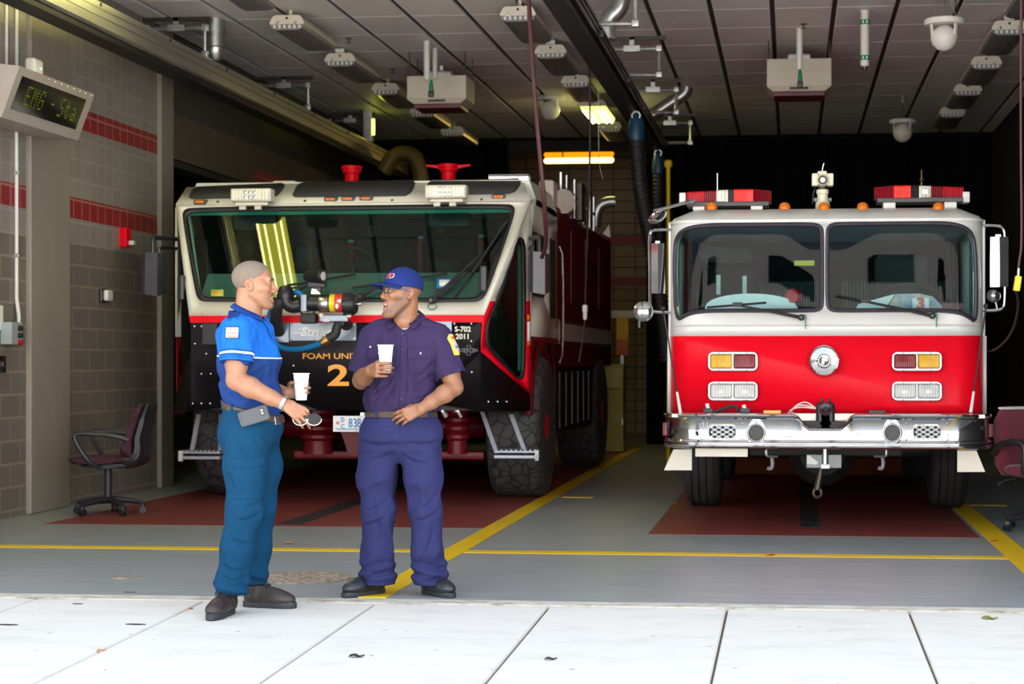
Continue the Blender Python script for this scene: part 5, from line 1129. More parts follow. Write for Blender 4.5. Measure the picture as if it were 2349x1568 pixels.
# roof monitor
ym = 15.5; k = ym / F
q = aY(1887, 470, ym); wm = M('monitor_cream', (.72, .68, .52), .4, var=.05)
o = MB().lathe([(17 * k, -.05), (16 * k, 6 * k), (12 * k, 8 * k), (12 * k, 24 * k), (14 * k, 26 * k), (14 * k, 34 * k), (11 * k, 36 * k)], q, n=24).build('water_cannon', wm, pt)
for sg in (-1, 1):
    a = aY(1887 + sg * 9, 427, ym); b = aY(1887 + sg * 25, 398, ym); x0, x1 = sorted((a.x, b.x)); MB().box(x0, x1, ym - .05, ym + .07, a.z, b.z, .012).build('cannon_wing', wm, o)
MB().lathe([(13 * k, -.15), (13 * k, 0), (12 * k, .05), (13 * k, .06), (13 * k, .09), (11 * k, .10), (9.5 * k, .09), (9.5 * k, .07)], aY(1887, 415, ym), (0, -1, 0), 24).build('cannon_barrel', wm, o)
MB().lathe([(9.6 * k, .07), (9.4 * k, .095), (7.5 * k, .095), (7.4 * k, .088)], aY(1887, 415, ym), (0, -1, 0), 24, cap=False).build('nozzle_ring', MT['rubber'], o)
MB().lathe([(7 * k, .08), (6 * k, .10), (.001, .105)], aY(1887, 415, ym), (0, -1, 0), 20).build('nozzle_center', MT['pvc'], o)
q2 = aY(1886, 398, ym); MB().box(q2.x - .04, q2.x + .04, ym - .03, ym + .04, q2.z - .03, q2.z + .02, .01).build('cannon_cap', wm, o)
MB().tube(smooth_path([q2 + Vector((0, 0, .02)), aY(1887, 385, ym), aY(1890, 374, ym)], 1), .005, 6).build('cannon_whip', MT['steel'], o)
MB().tube(smooth_path([aY(1870, 432, ym), aY(1865, 445, ym), aY(1864, 468, ym)], 1), .006, 6).build('cannon_cable', MT['rubber'], o)
for sg in (-1, 1): MB().cyl(aY(1887 + sg * 11, 458, ym), aY(1887 + sg * 20, 458, ym), 5 * k, 10).build('cannon_bolt', MT['steel'], o)
# wheels and underside
for ya in (16.82, 20.6):
    for x0, x1, sd in ((-.955, -.625, -1), (1.235, 1.565, 1)):
        wm_ = wheel(pt, x0, x1, ya, .52, MT['tire'], MT['steel'], sd, .28)
        if ya < 17:
            mb = MB()
            for i in range(1, 5):
                x = x0 + (x1 - x0) * i / 5; mb.ring([(x, ya + .5215 * math.cos(a), .52 + .5215 * math.sin(a)) for a in np.linspace(0, 2 * math.pi, 48, endpoint=False)], .007, 5)
            mb.build('tread_groove', MT['rubber'], wm_)
    MB().cyl((-.65, ya, .52), (1.25, ya, .52), .09).build('axle', MT['black_matte'], pt)
MB().box(PX - .62, PX + .62, 14.9, 17.3, .55, .95, .03).build('chassis', MT['black_matte'], pt)
MB().lathe([(.001, -.2), (.2, -.15), (.30, 0), (.2, .15), (.001, .2)], (PX, 16.6, .50), (0, 1, 0), 24).build('differential', MT['black_matte'], pt)
for u in (1758, 2012):
    P = [(u, 1032), (u, 1043), (u + 4, 1046), (u + 26, 1046)] if u < 1900 else [(u + 22, 1032), (u + 22, 1043), (u + 18, 1046), (u - 8, 1046)]
    MB().tube(smooth_path([aY(a, b, 14.45) for a, b in P], 1), .012, 8).build('tow_loop', MT['steel'], pt)
    MB().tube(smooth_path([aY(u + 12, 1046, 14.8), aY(u + 15, 1065, 14.8), aY(u + 10, 1076, 14.8), aY(u + 2, 1072, 14.8)], 2), .016, 8).build('chassis_hook', MT['silver_paint'], pt)
a, b = aY(1850, 1072, 14.5), aY(1930, 1042, 14.5); o = MB().box(a.x, b.x, 14.47, 14.5, a.z, b.z, .004).build('tow_plate', MT['grey_paint'], pt)
MB().prismY([(aY(u, v, 14.46).x, aY(u, v, 14.46).z) for u, v in ((1851, 1044), (1858, 1044), (1877, 1060), (1872, 1065), (1851, 1063))], 14.45, 14.47).build('torn_foil', MT['paper'], o)
q = aY(1893, 1052, 14.45); MB().cyl((q.x, 14.46, q.z - .05), (q.x, 14.46, zb_ + .05), .026).build('hose_fitting', MT['steel'], o); MB().box(q.x - .035, q.x + .035, 14.42, 14.48, q.z - .075, q.z - .04, .006).build('fitting_label', MT['card_white'], o)
A, B = aY(1884, 1072, 14.55), aY(1874, 1122, 14.55); MB().tube([A, A.lerp(B, .4), B], [.018, .022, .028], 10).build('tow_pin', MT['bronze'], o)
q = aY(1875, 1130, 14.55); MB().ring([(q.x + .03 * math.cos(a), 14.55, q.z + .035 * math.sin(a)) for a in np.linspace(0, 2 * math.pi, 18, endpoint=False)], .013, 7).build('tow_eye', MT['bronze'], o)
# cab interior
MB().box(PX - 1.2, PX + 1.2, 17.25, 17.38, .9, 2.45).build('cab_back', MT['pump_int'], pt)
MB().box(PX - 1.2, PX + 1.2, 14.95, 17.3, .95, 1.0).build('cab_floor', MT['pump_int'], pt)
zd = aY(1892, 722, 15.1).z; MB().loft([[(PX + x, y, zd - .02) for x, y in ((-1.15, 15.0), (-.98, 14.8), (.98, 14.8), (1.15, 15.0), (1.15, 15.5), (-1.15, 15.5))], [(PX + x, y, zd - .45) for x, y in ((-1.15, 15.0), (-.98, 14.8), (.98, 14.8), (1.15, 15.0), (1.15, 15.5), (-1.15, 15.5))]]).build('dashboard', MT['pump_int'], pt)
mb = MB()
for i in range(22):
    q = aY(1745 + i * 6.2, 610, 16.9)
    mb.box(q.x - .008, q.x + .008, 16.9, 16.93, 1.2, 2.05, .004)
for i in range(34):
    q = aY(1935 + i * 8.2, 610, 16.9); mb.box(q.x - .010, q.x + .010, 16.9, 16.93, 1.2, 2.05, .004)
mb.build('ribbed_partition', M('teal_ribs', (.020, .055, .06), .6), pt)
for u, v0, v1, w in ((1640, 562, 602, .14), (1695, 562, 602, .14), (2070, 582, 700, .24)):
    a, b = aY(u, v0, 16.2), aY(u, v1, 16.2); MB().box(a.x - w, a.x + w, 16.2, 16.34, b.z, a.z, .08, 4).build('headrest' if v1 < 650 else 'seat_back', MT['pump_trim'], pt)
    if v1 < 650: MB().box(a.x - w * 1.2, a.x + w * 1.2, 16.24, 16.4, 1.1, b.z - .02, .06, 3).build('seat_back', MT['pump_int'], pt)
def cowl(P, y, m, nm):
    return MB().prism([aY(u, v, y) for u, v in P], (0, .02, 0)).build(nm, m, pt)
cowl([(1617, 709)] + [(1723 - 106 * math.cos(a), 709 - 36 * math.sin(a) ** .8) for a in np.linspace(.12, 2.75, 16)] + [(1832, 709)], 15.0, MT['card_white'], 'white_board')
cowl([(1962, 709), (1968, 698), (1985, 692), (2053, 674), (2030, 709)], 15.0, MT['card_white'], 'white_paper')
cowl([(2032, 709), (2055, 674), (2110, 673), (2140, 680), (2160, 700), (2162, 709)], 15.02, worn('colour_print', (.35, .42, .55), (.75, .55, .42), 9, .5), 'printed_chart')
a, b = aY(2093, 710, 14.93), aY(2131, 683, 14.93); o = MB().box(a.x, b.x, 14.93, 14.936, a.z, b.z).build('number_card', MT['card_white'], pt)
text_mesh('card_number', '3', MT['red_text'], o, ((a.x + b.x) / 2, 14.926, (a.z + b.z) / 2), FX, UP, .115, .002, sx=1.15, bold=.006)
a, b = aY(2160, 709, 15.05), aY(2210, 695, 15.05); MB().box(a.x, b.x, 15.05, 15.06, a.z, b.z).build('red_sign', MT['red_lens_dark'], pt)
a, b = aY(1822, 609, 15.6), aY(1868, 597, 15.6); MB().box(a.x, b.x, 15.6, 15.61, a.z, b.z).build('yellow_label', M('label_olive', (.75, .62, .03), .5, emit=0), pt)
for u, v, r, y in ((2085, 690, .24, 15.35),):
    q = aY(u, v, y); MB().ring([(q.x + r * math.cos(a), y + .18 * math.sin(a) * -1, q.z + r * .55 * math.sin(a)) for a in np.linspace(0, 2 * math.pi, 32, endpoint=False)], .017, 8).tube([q, q + Vector((0, .05, -.25))], .03, 8).build('steering_wheel', MT['rubber'], pt)
q = aY(1817, 678, 15.0); MB().lathe([(.035, 0), (.06, -.05), (.02, -.06)], q, (-.4, -1, 0), 18).lathe([(.06, 0), (.055, .01), (.001, .012)], q, (-.4, -1, 0), 18).build('red_dash_lamp', MT['red_lens'], pt)
for u, v0, v1 in ((1648, 630, 676), (1708, 632, 676)):
    a, b = aY(u, v0, 15.7), aY(u, v1, 15.7); MB().box(a.x - .02, a.x + .02, 15.7, 15.74, b.z, a.z, .008).build('harness_buckle', M('buckle_pale', (.55, .62, .58), .4), pt)
for u0, u1, v0, v1 in ((1549, 1556, 703, 726),): MB().holed([(1550, 703), (1557, 703), (1557, 722), (1550, 726)], [], lambda u, v: surf(*PS(u, v), .004)).build('window_sticker', M('sticker_lime', (.55, .60, .15), .5), pt)
# ================= left wall things
# LED message sign, tilted, along the wall
y0, y1 = 13.75, 15.3
ft, fb, bt, bb = (-6.0, 3.63), (-6.15, 3.23), (-6.49, 3.69), (-6.49, 3.25)
t = thing('message_sign', 'grey message sign with dim amber letters on the left wall', 'message sign', (-6.3, 14.5, 3.2))
fn = Vector((ft[1] - fb[1], 0, -(ft[0] - fb[0]))).normalized()
up = Vector((ft[0] - fb[0], 0, ft[1] - fb[1])).normalized(); sH = math.hypot(ft[0] - fb[0], ft[1] - fb[1])
MB().prism([(a, y0, b) for a, b in (ft, fb, bb, bt)], (0, y1 - y0, 0)).build('sign_case', M('sign_case', (.40, .355, .31), .45, var=.04), t)
o = Vector((fb[0], 0, fb[1]))
def sp(y, k, d=.0): v = o + up * (sH * k) + fn * d; return Vector((v.x, y, v.z))
MB().prism([sp(y0 + .1, .2, .001), sp(y1 - .14, .2, .001), sp(y1 - .14, .84, .001), sp(y0 + .1, .84, .001)], fn * .004).build('screen', MT['screen'], t)
DOT = {'E': '11111 10000 10000 11110 10000 10000 11111', 'M': '10001 11011 10101 10101 10001 10001 10001', 'G': '01110 10001 10000 10111 10001 10001 01110', '-': '00000 00000 00000 01110 00000 00000 00000', 'S': '01111 10000 10000 01110 00001 00001 11110', 't': '01000 01000 11110 01000 01000 01001 00110', 'a': '00000 00000 01110 00001 01111 10001 01111', ' ': '00000 ' * 7}
yy = 14.03; d_ = .0188
for ch in 'EMG - Sta':
    rows = DOT[ch].split(); mb = MB()
    for r_, row in enumerate(rows):
        for c_, bit in enumerate(row):
            if bit == '1':
                q = sp(yy + c_ * d_, .69 - r_ * .055, .006); mb.obox(q, (0, 1, 0), up, fn, .0075, .0075, .001)
    if ch != ' ': mb.build('lit_letter', MT['led'], t)
    else: mb.bm.free()
    yy += d_ * (5 if ch in ' -' else 6.9)
for i in range(8): MB().ball(sp(y1 - .06 - i * .13, .95, .002), .008, u=8, v=6).build('rivet', MT['steel'], t)
q = aX(78, 150, -6.2); t = thing('wireless_box', 'small white wireless box with a blue light on top of the message sign', 'wireless box', (q.x, q.y, 3.66))
MB().box(q.x - .05, q.x + .05, q.y - .09, q.y + .09, 3.67, 3.81, .03, 3).build('box_shell', MT['pvc'], t)
MB().ball((q.x + .051, q.y + .02, 3.73), .008, u=8, v=6).build('status_light', emitter('blue_led', (.1, .3, 1), 2), t)
# conduits and switch box
xw = XL + .001
q1 = aX(38, 680, xw + .015); q2 = aX(42, 739, xw + .04)
t = thing('conduit', 'white conduit running down the left wall to the grey switch box', 'conduit', (q1.x, q1.y, q1.z))
MB().tube(smooth_path([(q1.x, q1.y, ZC), (q1.x, q1.y, q1.z), (q1.x, q1.y, q1.z - .02), (q1.x + .03, q2.y, q1.z - .16), (q1.x + .03, q2.y, q2.z)], 2), .016, 10).build('conduit_run', MT['pvc'], t)
for z in (2.2, 2.9): MB().box(q1.x - .03, q1.x + .03, q1.y - .025, q1.y + .025, z, z + .03, .005).build('strap', MT['galv'], t)
q = aX(15, 60, xw + .012); t = thing('conduit', 'thin white conduit above the message sign at the left edge', 'conduit', (q.x, q.y, 3.66)); MB().cyl((q.x, q.y, 3.3), (q.x, q.y, ZC), .013, 10).build('conduit_run', MT['pvc'], t)
a, b = aX(27, 738, xw + .1), aX(52, 790, xw + .1)
t = thing('door_switch_box', 'grey switch box with push buttons on the left wall', 'switch box', (xw, a.y, b.z))
MB().box(xw, xw + .10, a.y, b.y, b.z, a.z, .008).build('box_case', M('switch_grey', (.32, .37, .36), .5), t)
for i, m in enumerate(('rubber', 'rubber', 'red_lens')):
    z = a.z - .05 - i * .06; MB().lathe([(.022, 0), (.022, .03), (.015, .035)], (xw + .1, (a.y + b.y) / 2 + .03, z), FX, 12).build('push_button', MT[m], t)
q = aX(4, 835, xw); t = thing('switch_plate', 'steel switch plate at the left edge below the grey switch box', 'switch plate', (xw, q.y, q.z - .06)); MB().box(xw, xw + .012, q.y - .1, q.y + .06, q.z - .07, q.z + .07, .004).build('plate', MT['steel'], t); MB().box(xw + .012, xw + .03, q.y - .03, q.y + .0, q.z - .02, q.z + .02, .004).build('toggle', MT['black_plastic'], t)
q = aX(2, 728, xw); t = thing('wall_notice', 'white notice on the block wall at the left edge', 'notice', (xw, q.y, q.z - .1)); MB().box(xw, xw + .006, q.y - .2, q.y + .03, q.z - .10, q.z + .10).build('sheet', MT['card_white'], t); MB().box(xw + .006, xw + .008, q.y - .2, q.y + .02, q.z - .08, q.z + .08).build('printed_area', MT['paper'], t)
a = aX(280, 525, xw); b = aX(282, 565, xw)
t = thing('fire_alarm', 'red fire alarm with a small clear lens on the left wall below the red course', 'fire alarm', (xw, a.y, b.z)); MB().box(xw - .003, xw + .07, a.y - .07, a.y + .07, b.z - .01, a.z + .01, .01).build('alarm_case', MT['red_paint'], t); MB().box(xw + .06, xw + .12, a.y - .0, a.y + .08, b.z + .01, b.z + .06, .012).build('strobe', MT['clear_lens'], t)
a = aX(235, 662, xw); b = aX(235, 694, xw)
t = thing('wall_sensor', 'pale rounded sensor on the left block wall above the office chair', 'sensor', (xw, a.y, b.z)); MB().box(xw, xw + .03, a.y - .09, a.y + .09, b.z, a.z, .012).build('back_plate', MT['black_plastic'], t); MB().box(xw + .02, xw + .075, a.y - .05, a.y + .10, b.z + .015, a.z - .01, .025, 3).build('sensor_cover', MT['pvc'], t)
# blue bag edge at the far left
q = aX(2, 990, -6.3)
# ================= office chairs
def chair_base(t, x, y, rot, m, col_h):
    MB().cyl((x, y, .10), (x, y, col_h), .032, 14).build('gas_column', m, t)
    for k in range(5):
        a = rot + k * 2 * math.pi / 5; d = Vector((math.cos(a), math.sin(a), 0)); e = Vector((x, y, 0)) + d * .29
        MB().tube([(x, y, .125), Vector((x, y, .12)) + d * .12, Vector((x, y, .095)) + d * .29], [.034, .026, .018], 8).build('base_leg', m, t)
        w = MB()
        for s_ in (-.018, .018):
            c = e + Vector((-d.y, d.x, 0)) * s_; w.cyl(c + Vector((-d.y, d.x, 0)) * -.009 + Vector((0, 0, .03)), c + Vector((-d.y, d.x, 0)) * .009 + Vector((0, 0, .03)), .029, 14)
        w.box(e.x - .02, e.x + .02, e.y - .02, e.y + .02, .035, .085, .008)
        w.build('caster', MT['black_plastic'], t)
def pad(rows, n=24):
    return rows
# left chair faces left; local frame f (forward), s (side)
cx_, cy_ = -5.86, 15.25
t = thing('office_chair', 'dark maroon patterned office chair standing by the left block wall', 'office chair', (cx_, cy_, 0)); cl = t
chair_base(t, cx_, cy_, R(100), MT['chair_plastic'], .44)
fx = Vector((-1, -.12, 0)).normalized(); sx_ = Vector((-fx.y, fx.x, 0))
def C3(f, s, z): return Vector((cx_, cy_, 0)) + fx * f + sx_ * s + Vector((0, 0, z))
def slab(prof, half, m, name, par, bulge=.0, round_=.06, n=9):
    """closed (f,z) outline swept sideways with softened ends"""
    mb = MB(); rings = []
    cf = sum(p[0] for p in prof) / len(prof); cz = sum(p[1] for p in prof) / len(prof)
    for i in range(n):
        k = -1 + 2 * i / (n - 1); e = math.sqrt(max(0, 1 - abs(k) ** 6)) * .25 + .75 if abs(k) < .999 else .72
        rings.append([C3(cf + (f - cf) * (e if True else 1), half * k, cz + (z - cz) * e) for f, z in prof])
    return mb.loft(rings).build(name, m, par, 50)
slab(smooth_poly([(-.22, .44), (.20, .43), (.29, .455), (.30, .49), (.22, .505), (-.05, .50), (-.22, .51)]), .235, MT['maroon_pattern'], 'seat', t)
slab(smooth_poly([(-.22, .395), (.15, .40), (.24, .432), (-.1, .445), (-.24, .45)]), .20, MT['chair_plastic'], 'seat_pan', t)
slab(smooth_poly([(-.20, .47), (-.13, .53), (-.16, .62), (-.20, .75), (-.25, .90), (-.30, .965), (-.34, .95), (-.30, .80), (-.255, .66), (-.245, .56), (-.26, .48)]), .215, MT['maroon_pattern'], 'backrest', t)
slab(smooth_poly([(-.12, .425), (-.25, .45), (-.275, .56), (-.27, .66), (-.31, .80), (-.355, .96), (-.40, .955), (-.37, .80), (-.325, .66), (-.345, .56), (-.32, .43), (-.20, .385)]), .22, MT['chair_plastic'], 'back_shell', t)
for s_ in (-.265, .265):
    MB().tube(smooth_path([C3(.02, s_ * .75, .41), C3(.10, s_, .47), C3(.20, s_, .62), C3(.22, s_, .685), C3(.19, s_, .71), C3(0, s_, .70), C3(-.15, s_, .68), C3(-.24, s_ * .95, .65)], 2), .021, 8).build('armrest', MT['chair_plastic'], t)
MB().box(cx_ - .08, cx_ + .08, cy_ - .09, cy_ + .09, .40, .445, .015).build('tilt_mechanism', MT['chair_plastic'], t)
MB().cyl(C3(.05, -.24, .39), C3(.05, -.10, .39), .03, 10).build('adjustment_knob', MT['chair_plastic'], t)
# right chair, burgundy, cut by the frame
cx_, cy_ = 1.925, 14.56; fx = Vector((.60, -.80, 0)).normalized(); sx_ = Vector((-fx.y, fx.x, 0))
t = thing('office_chair', 'burgundy office chair with worn padding beside the pumper bumper at the right edge', 'office chair', (cx_, cy_, 0))
chair_base(t, cx_, cy_, R(205), MT['chair_plastic'], .42)
slab(smooth_poly([(-.20, .43), (.22, .41), (.31, .44), (.32, .50), (.22, .53), (-.20, .52)]), .26, MT['burgundy'], 'seat', t)
slab(smooth_poly([(-.17, .42), (-.13, .58), (-.15, .80), (-.20, .95), (-.26, .95), (-.27, .80), (-.25, .58), (-.25, .42)]), .25, MT['burgundy'], 'backrest', t)
slab(smooth_poly([(-.20, .935), (-.185, .95), (-.22, .964), (-.255, .962), (-.266, .945)]), .20, MT['foam'], 'worn_padding', t)
MB().box(cx_ - .09, cx_ + .09, cy_ - .09, cy_ + .09, .37, .43, .015).build('tilt_mechanism', MT['chair_plastic'], t)
for s_ in (-.30, .30):
    MB().tube(smooth_path([C3(-.22, s_ * .9, .60), C3(-.14, s_, .67), C3(.02, s_, .70), C3(.12, s_, .69), C3(.16, s_, .64), C3(.14, s_, .54), C3(.12, s_ * .9, .45)], 2), .027, 8).build('armrest', MT['black_plastic'], t)
MB().tube([C3(.02, -.26, .42), C3(.0, -.38, .40), C3(-.02, -.42, .37)], [.008, .008, .016], 8).build('height_lever', MT['black_plastic'], t)
# ================= right edge: hanging plug, pole, hose
P = [aY(2337, 0, 13.2) + Vector((.02, 0, .4)), aY(2341, 300, 13.2), aY(2345, 560, 13.2), aY(2338, 600, 13.2), aY(2336, 618, 13.2)]
t = thing('shore_power_cord', 'black cord with a yellow plug hanging beside the right pumper mirror', 'cord', P[-1])
MB().tube(smooth_path(P, 3), .010, 8).build('cable', MT['cord_red'], t)
q = aY(2334, 650, 13.2); mb = MB(); mb.obox(q, (1, 0, -.15), (0, 1, 0), (.15, 0, 1), .024, .024, .055, .01); mb.build('yellow_plug', MT['yellow_plastic'], t)
MB().cyl(aY(2336, 634, 13.2), aY(2337, 615, 13.2), .011, 10).build('strain_relief', MT['steel'], t)
MB().tube(smooth_path([aY(2331, 668, 13.2), aY(2338, 700, 13.3), aY(2325, 760, 13.6), aY(2290, 800, 14.2), aY(2266, 806, 15.4)], 3), .009, 8).build('lead', MT['rubber'], t)
# ================= things at the back of the passage
a, b = aY(1414, 728, 27), aY(1441, 815, 27)
t = thing('notice_board', 'orange and yellow notice board far back between the trucks', 'notice board', (a.x, 27, b.z)); MB().box(a.x, b.x, 27, 27.04, b.z, a.z, .005).build('board', M('yellow_board', (.55, .30, .02), .6), t); MB().box(a.x, b.x, 26.995, 27.0, b.z, b.z + .24).build('red_sheet', M('orange_sheet', (.45, .10, .03), .6), t); MB().box(a.x + .06, a.x + .10, 27.04, 27.1, 0, a.z).build('post', MT['galv'], t)
a, b = aY(1408, 835, 26), aY(1430, 938, 26)
t = thing('storage_locker', 'dull yellow locker standing behind the foam truck rear', 'locker', (a.x, 26.2, 0)); MB().box(a.x - .2, b.x, 26, 26.4, .02, a.z, .01).build('locker_body', M('locker_yellow', (.30, .26, .05), .5), t); MB().box(a.x - .15, b.x - .03, 25.985, 26.0, a.z - .34, a.z - .06, .004).build('locker_door', M('locker_pale', (.36, .34, .12), .5), t); MB().box(b.x - .02, b.x - .01, 25.97, 25.99, .4, .5).build('handle', MT['steel'], t)
a, b = aY(1406, 713, 28.5), aY(1478, 730, 28.5)
t = thing('wall_shelf', 'pale wall shelf far back between the trucks', 'shelf', ((a.x + b.x) / 2, 28.4, b.z)); MB().box(a.x, b.x, 28.2, YB - .0, b.z, a.z, .005).build('shelf_board', MT['fixture'], t)
for xx in (a.x + .08, b.x - .08): MB().box(xx, xx + .03, 28.3, YB, b.z - .15, b.z).build('shelf_bracket', MT['galv'], t)
# ================= people: smooth implicit surfaces meshed with surface nets
class Field:
    def __init__(s, lo, hi, h):
        s.lo = np.array(lo, float); s.h = h; s.n = np.ceil((np.array(hi, float) - s.lo) / h).astype(int) + 1
        s.ax = [(s.lo[i] + h * np.arange(s.n[i])).astype(np.float32) for i in range(3)]
        s.f = np.full(s.n, .5, np.float32)
    def region(s, lo, hi):
        sl = []
        for i in range(3):
            a = int(max(0, math.floor((lo[i] - s.lo[i]) / s.h))); b = int(min(s.n[i], math.ceil((hi[i] - s.lo[i]) / s.h) + 1)); sl.append(slice(a, max(a, b)))
        sl = tuple(sl); return sl, s.ax[0][sl[0]][:, None, None], s.ax[1][sl[1]][None, :, None], s.ax[2][sl[2]][None, None, :]
    def add(s, fn, lo, hi, k=0.0, sub=False):
        sl, X, Y, Z = s.region(lo, hi)
        if any(q.stop <= q.start for q in sl): return s
        d = fn(X, Y, Z); a = s.f[sl]
        s.f[sl] = (smax(a, -d, k) if sub else smin(a, d, k)); return s
    def cap(s, a, b, ra, rb=None, k=.02, sub=False):
        rb = ra if rb is None else rb; a = np.array(a, float); b = np.array(b, float); m = max(ra, rb) + k + .03
        return s.add(lambda X, Y, Z: d_cap(X, Y, Z, a, b, ra, rb), np.minimum(a, b) - m, np.maximum(a, b) + m, k, sub)
    def chain(s, pts, rs, k=.02):
        for i in range(len(pts) - 1): s.cap(pts[i], pts[i + 1], rs[i], rs[i + 1], k)
        return s
    def ell(s, c, r, M3=None, k=.02, sub=False):
        c = np.array(c, float); m = max(r) + k + .03
        return s.add(lambda X, Y, Z: d_ell(X, Y, Z, c, r, M3), c - m, c + m, k, sub)
    def mesh(s, name, mat, parent, clip=None, smooth=1, disp=None):
        f = s.f
        if disp is not None: f = f + disp(s.ax[0][:, None, None], s.ax[1][None, :, None], s.ax[2][None, None, :]).astype(np.float32)
        if clip is not None: f = clip(f, s.ax[0][:, None, None], s.ax[1][None, :, None], s.ax[2][None, None, :])
        V, Q = surface_nets(f, s.lo, s.h)
        for _ in range(smooth): V = relax(V, Q)
        return raw_mesh(name, V, Q, mat, parent)
def smin(a, b, k):
    if k <= 0: return np.minimum(a, b)
    h = np.clip(.5 + .5 * (b - a) / k, 0, 1); return b + (a - b) * h - k * h * (1 - h)
def smax(a, b, k): return -smin(-a, -b, k)
def d_cap(X, Y, Z, a, b, ra, rb):
    d = b - a; L = max(1e-9, float(d @ d)); px, py, pz = X - a[0], Y - a[1], Z - a[2]
    t = np.clip((px * d[0] + py * d[1] + pz * d[2]) / L, 0, 1)
    return np.sqrt((px - t * d[0]) ** 2 + (py - t * d[1]) ** 2 + (pz - t * d[2]) ** 2) - (ra + (rb - ra) * t)
def d_ell(X, Y, Z, c, r, M3=None):
    px, py, pz = X - c[0], Y - c[1], Z - c[2]
    if M3 is not None: px, py, pz = [px * m[0] + py * m[1] + pz * m[2] for m in M3]
    k0 = np.sqrt((px / r[0]) ** 2 + (py / r[1]) ** 2 + (pz / r[2]) ** 2); k1 = np.sqrt((px / r[0] ** 2) ** 2 + (py / r[1] ** 2) ** 2 + (pz / r[2] ** 2) ** 2)
    return k0 * (k0 - 1) / np.maximum(k1, 1e-6)
def surface_nets(f, lo, h):
    ins = f < 0
    m = np.zeros(np.array(f.shape) - 1, np.int8)
    nx, ny, nz = m.shape
    for i in (0, 1):
        for j in (0, 1):
            for k in (0, 1): m += ins[i:i + nx, j:j + ny, k:k + nz]
    act = (m > 0) & (m < 8); I, J, K = np.nonzero(act); n = len(I)
    idx = np.full(act.shape, -1, np.int32); idx[I, J, K] = np.arange(n)
    acc = np.zeros((n, 3)); cnt = np.zeros(n)
    cor = [(i, j, k) for i in (0, 1) for j in (0, 1) for k in (0, 1)]
    fv = {c: f[I + c[0], J + c[1], K + c[2]].astype(float) for c in cor}
    for a in cor:
        for axx in range(3):
            if a[axx]: continue
            b = list(a); b[axx] = 1; b = tuple(b); A, B = fv[a], fv[b]; w = (A < 0) != (B < 0)
            t = np.where(w, A / np.where(A == B, 1, A - B), 0); p = np.zeros((n, 3)); p[:] = a; p[:, axx] += t
            acc += p * w[:, None]; cnt += w
    V = np.stack([I, J, K], 1) + acc / cnt[:, None]; V = V * h + lo
    Q = []
    for axx in range(3):
        o1, o2 = [(1, 2), (2, 0), (0, 1)][axx]
        sl = [slice(1, -1)] * 3; sl[axx] = slice(0, -1); s2 = list(sl); s2[axx] = slice(1, None)
        A = ins[tuple(sl)]; B = ins[tuple(s2)]; E = np.argwhere(A != B); flip = A[tuple(E.T)]
        base = E.copy(); base[:, o1] += 1; base[:, o2] += 1
        def g(d1, d2):
            q = base.copy(); q[:, o1] += d1; q[:, o2] += d2; return idx[q[:, 0], q[:, 1], q[:, 2]]
        q = np.stack([g(-1, -1), g(0, -1), g(0, 0), g(-1, 0)], 1); q[~flip] = q[~flip][:, ::-1]
        Q.append(q)
    Q = np.concatenate(Q); Q = Q[(Q >= 0).all(1)]; return V, Q
def relax(V, Q, lam=.5):
    S = np.zeros_like(V); c = np.zeros(len(V))
    for a in range(4):
        for b in ((a + 1) % 4, (a + 3) % 4):
            np.add.at(S, Q[:, a], V[Q[:, b]]); np.add.at(c, Q[:, a], 1)
    c = np.maximum(c, 1); return V + lam * (S / c[:, None] - V)
def raw_mesh(name, V, Q, mat, parent):
    if parent is not None: V = V - np.array(wpos(parent))
    me = bpy.data.meshes.new(name); n = len(Q)
    me.vertices.add(len(V)); me.vertices.foreach_set('co', V.astype(np.float32).ravel())
    me.loops.add(n * 4); me.loops.foreach_set('vertex_index', Q.astype(np.int32).ravel())
    me.polygons.add(n); me.polygons.foreach_set('loop_start', np.arange(0, n * 4, 4, dtype=np.int32)); me.polygons.foreach_set('loop_total', np.full(n, 4, np.int32))
    me.update(calc_edges=True); me.validate(); me.polygons.foreach_set('use_smooth', np.ones(len(me.polygons), bool))
    return link_mesh(name, me, parent, mat)
_rng = np.random.RandomState(5); _LAT = _rng.rand(32, 32, 32).astype(np.float32)
def vnoise(x, y, z):
    x, y, z = np.broadcast_arrays(x, y, z)
    xi, yi, zi = [np.floor(q).astype(np.int32) for q in (x, y, z)]; fx, fy, fz = x - xi, y - yi, z - zi
    fx, fy, fz = [q * q * (3 - 2 * q) for q in (fx, fy, fz)]; r = 0
    for i in (0, 1):
        for j in (0, 1):
            for k in (0, 1): r = r + _LAT[(xi + i) % 32, (yi + j) % 32, (zi + k) % 32] * (fx if i else 1 - fx) * (fy if j else 1 - fy) * (fz if k else 1 - fz)
    return r - .5
def frame(fwd, pitch=0.0, roll=0.0):            # rows: forward, left, up
    f = Vector(fwd).normalized(); l = Vector((0, 0, 1)).cross(f).normalized()
    f = (f * math.cos(pitch) + Vector((0, 0, 1)) * math.sin(pitch)).normalized(); u = f.cross(l).normalized()
    if roll: l, u = l * math.cos(roll) + u * math.sin(roll), u * math.cos(roll) - l * math.sin(roll)
    return np.array([f, l, u])
class Local:
    """a frame fixed to a head or a torso: M rows are its axes, c its origin, s its scale"""
    def __init__(s, c, M3, sc=1.0): s.c = np.array(c, float); s.M = M3; s.s = sc
    def w(s, *p): return s.c + s.s * (np.array(p, float) @ s.M)
    def loc(s, X, Y, Z):
        px, py, pz = X - s.c[0], Y - s.c[1], Z - s.c[2]
        return [((px * m[0] + py * m[1] + pz * m[2]) / s.s).astype(np.float32) for m in s.M]
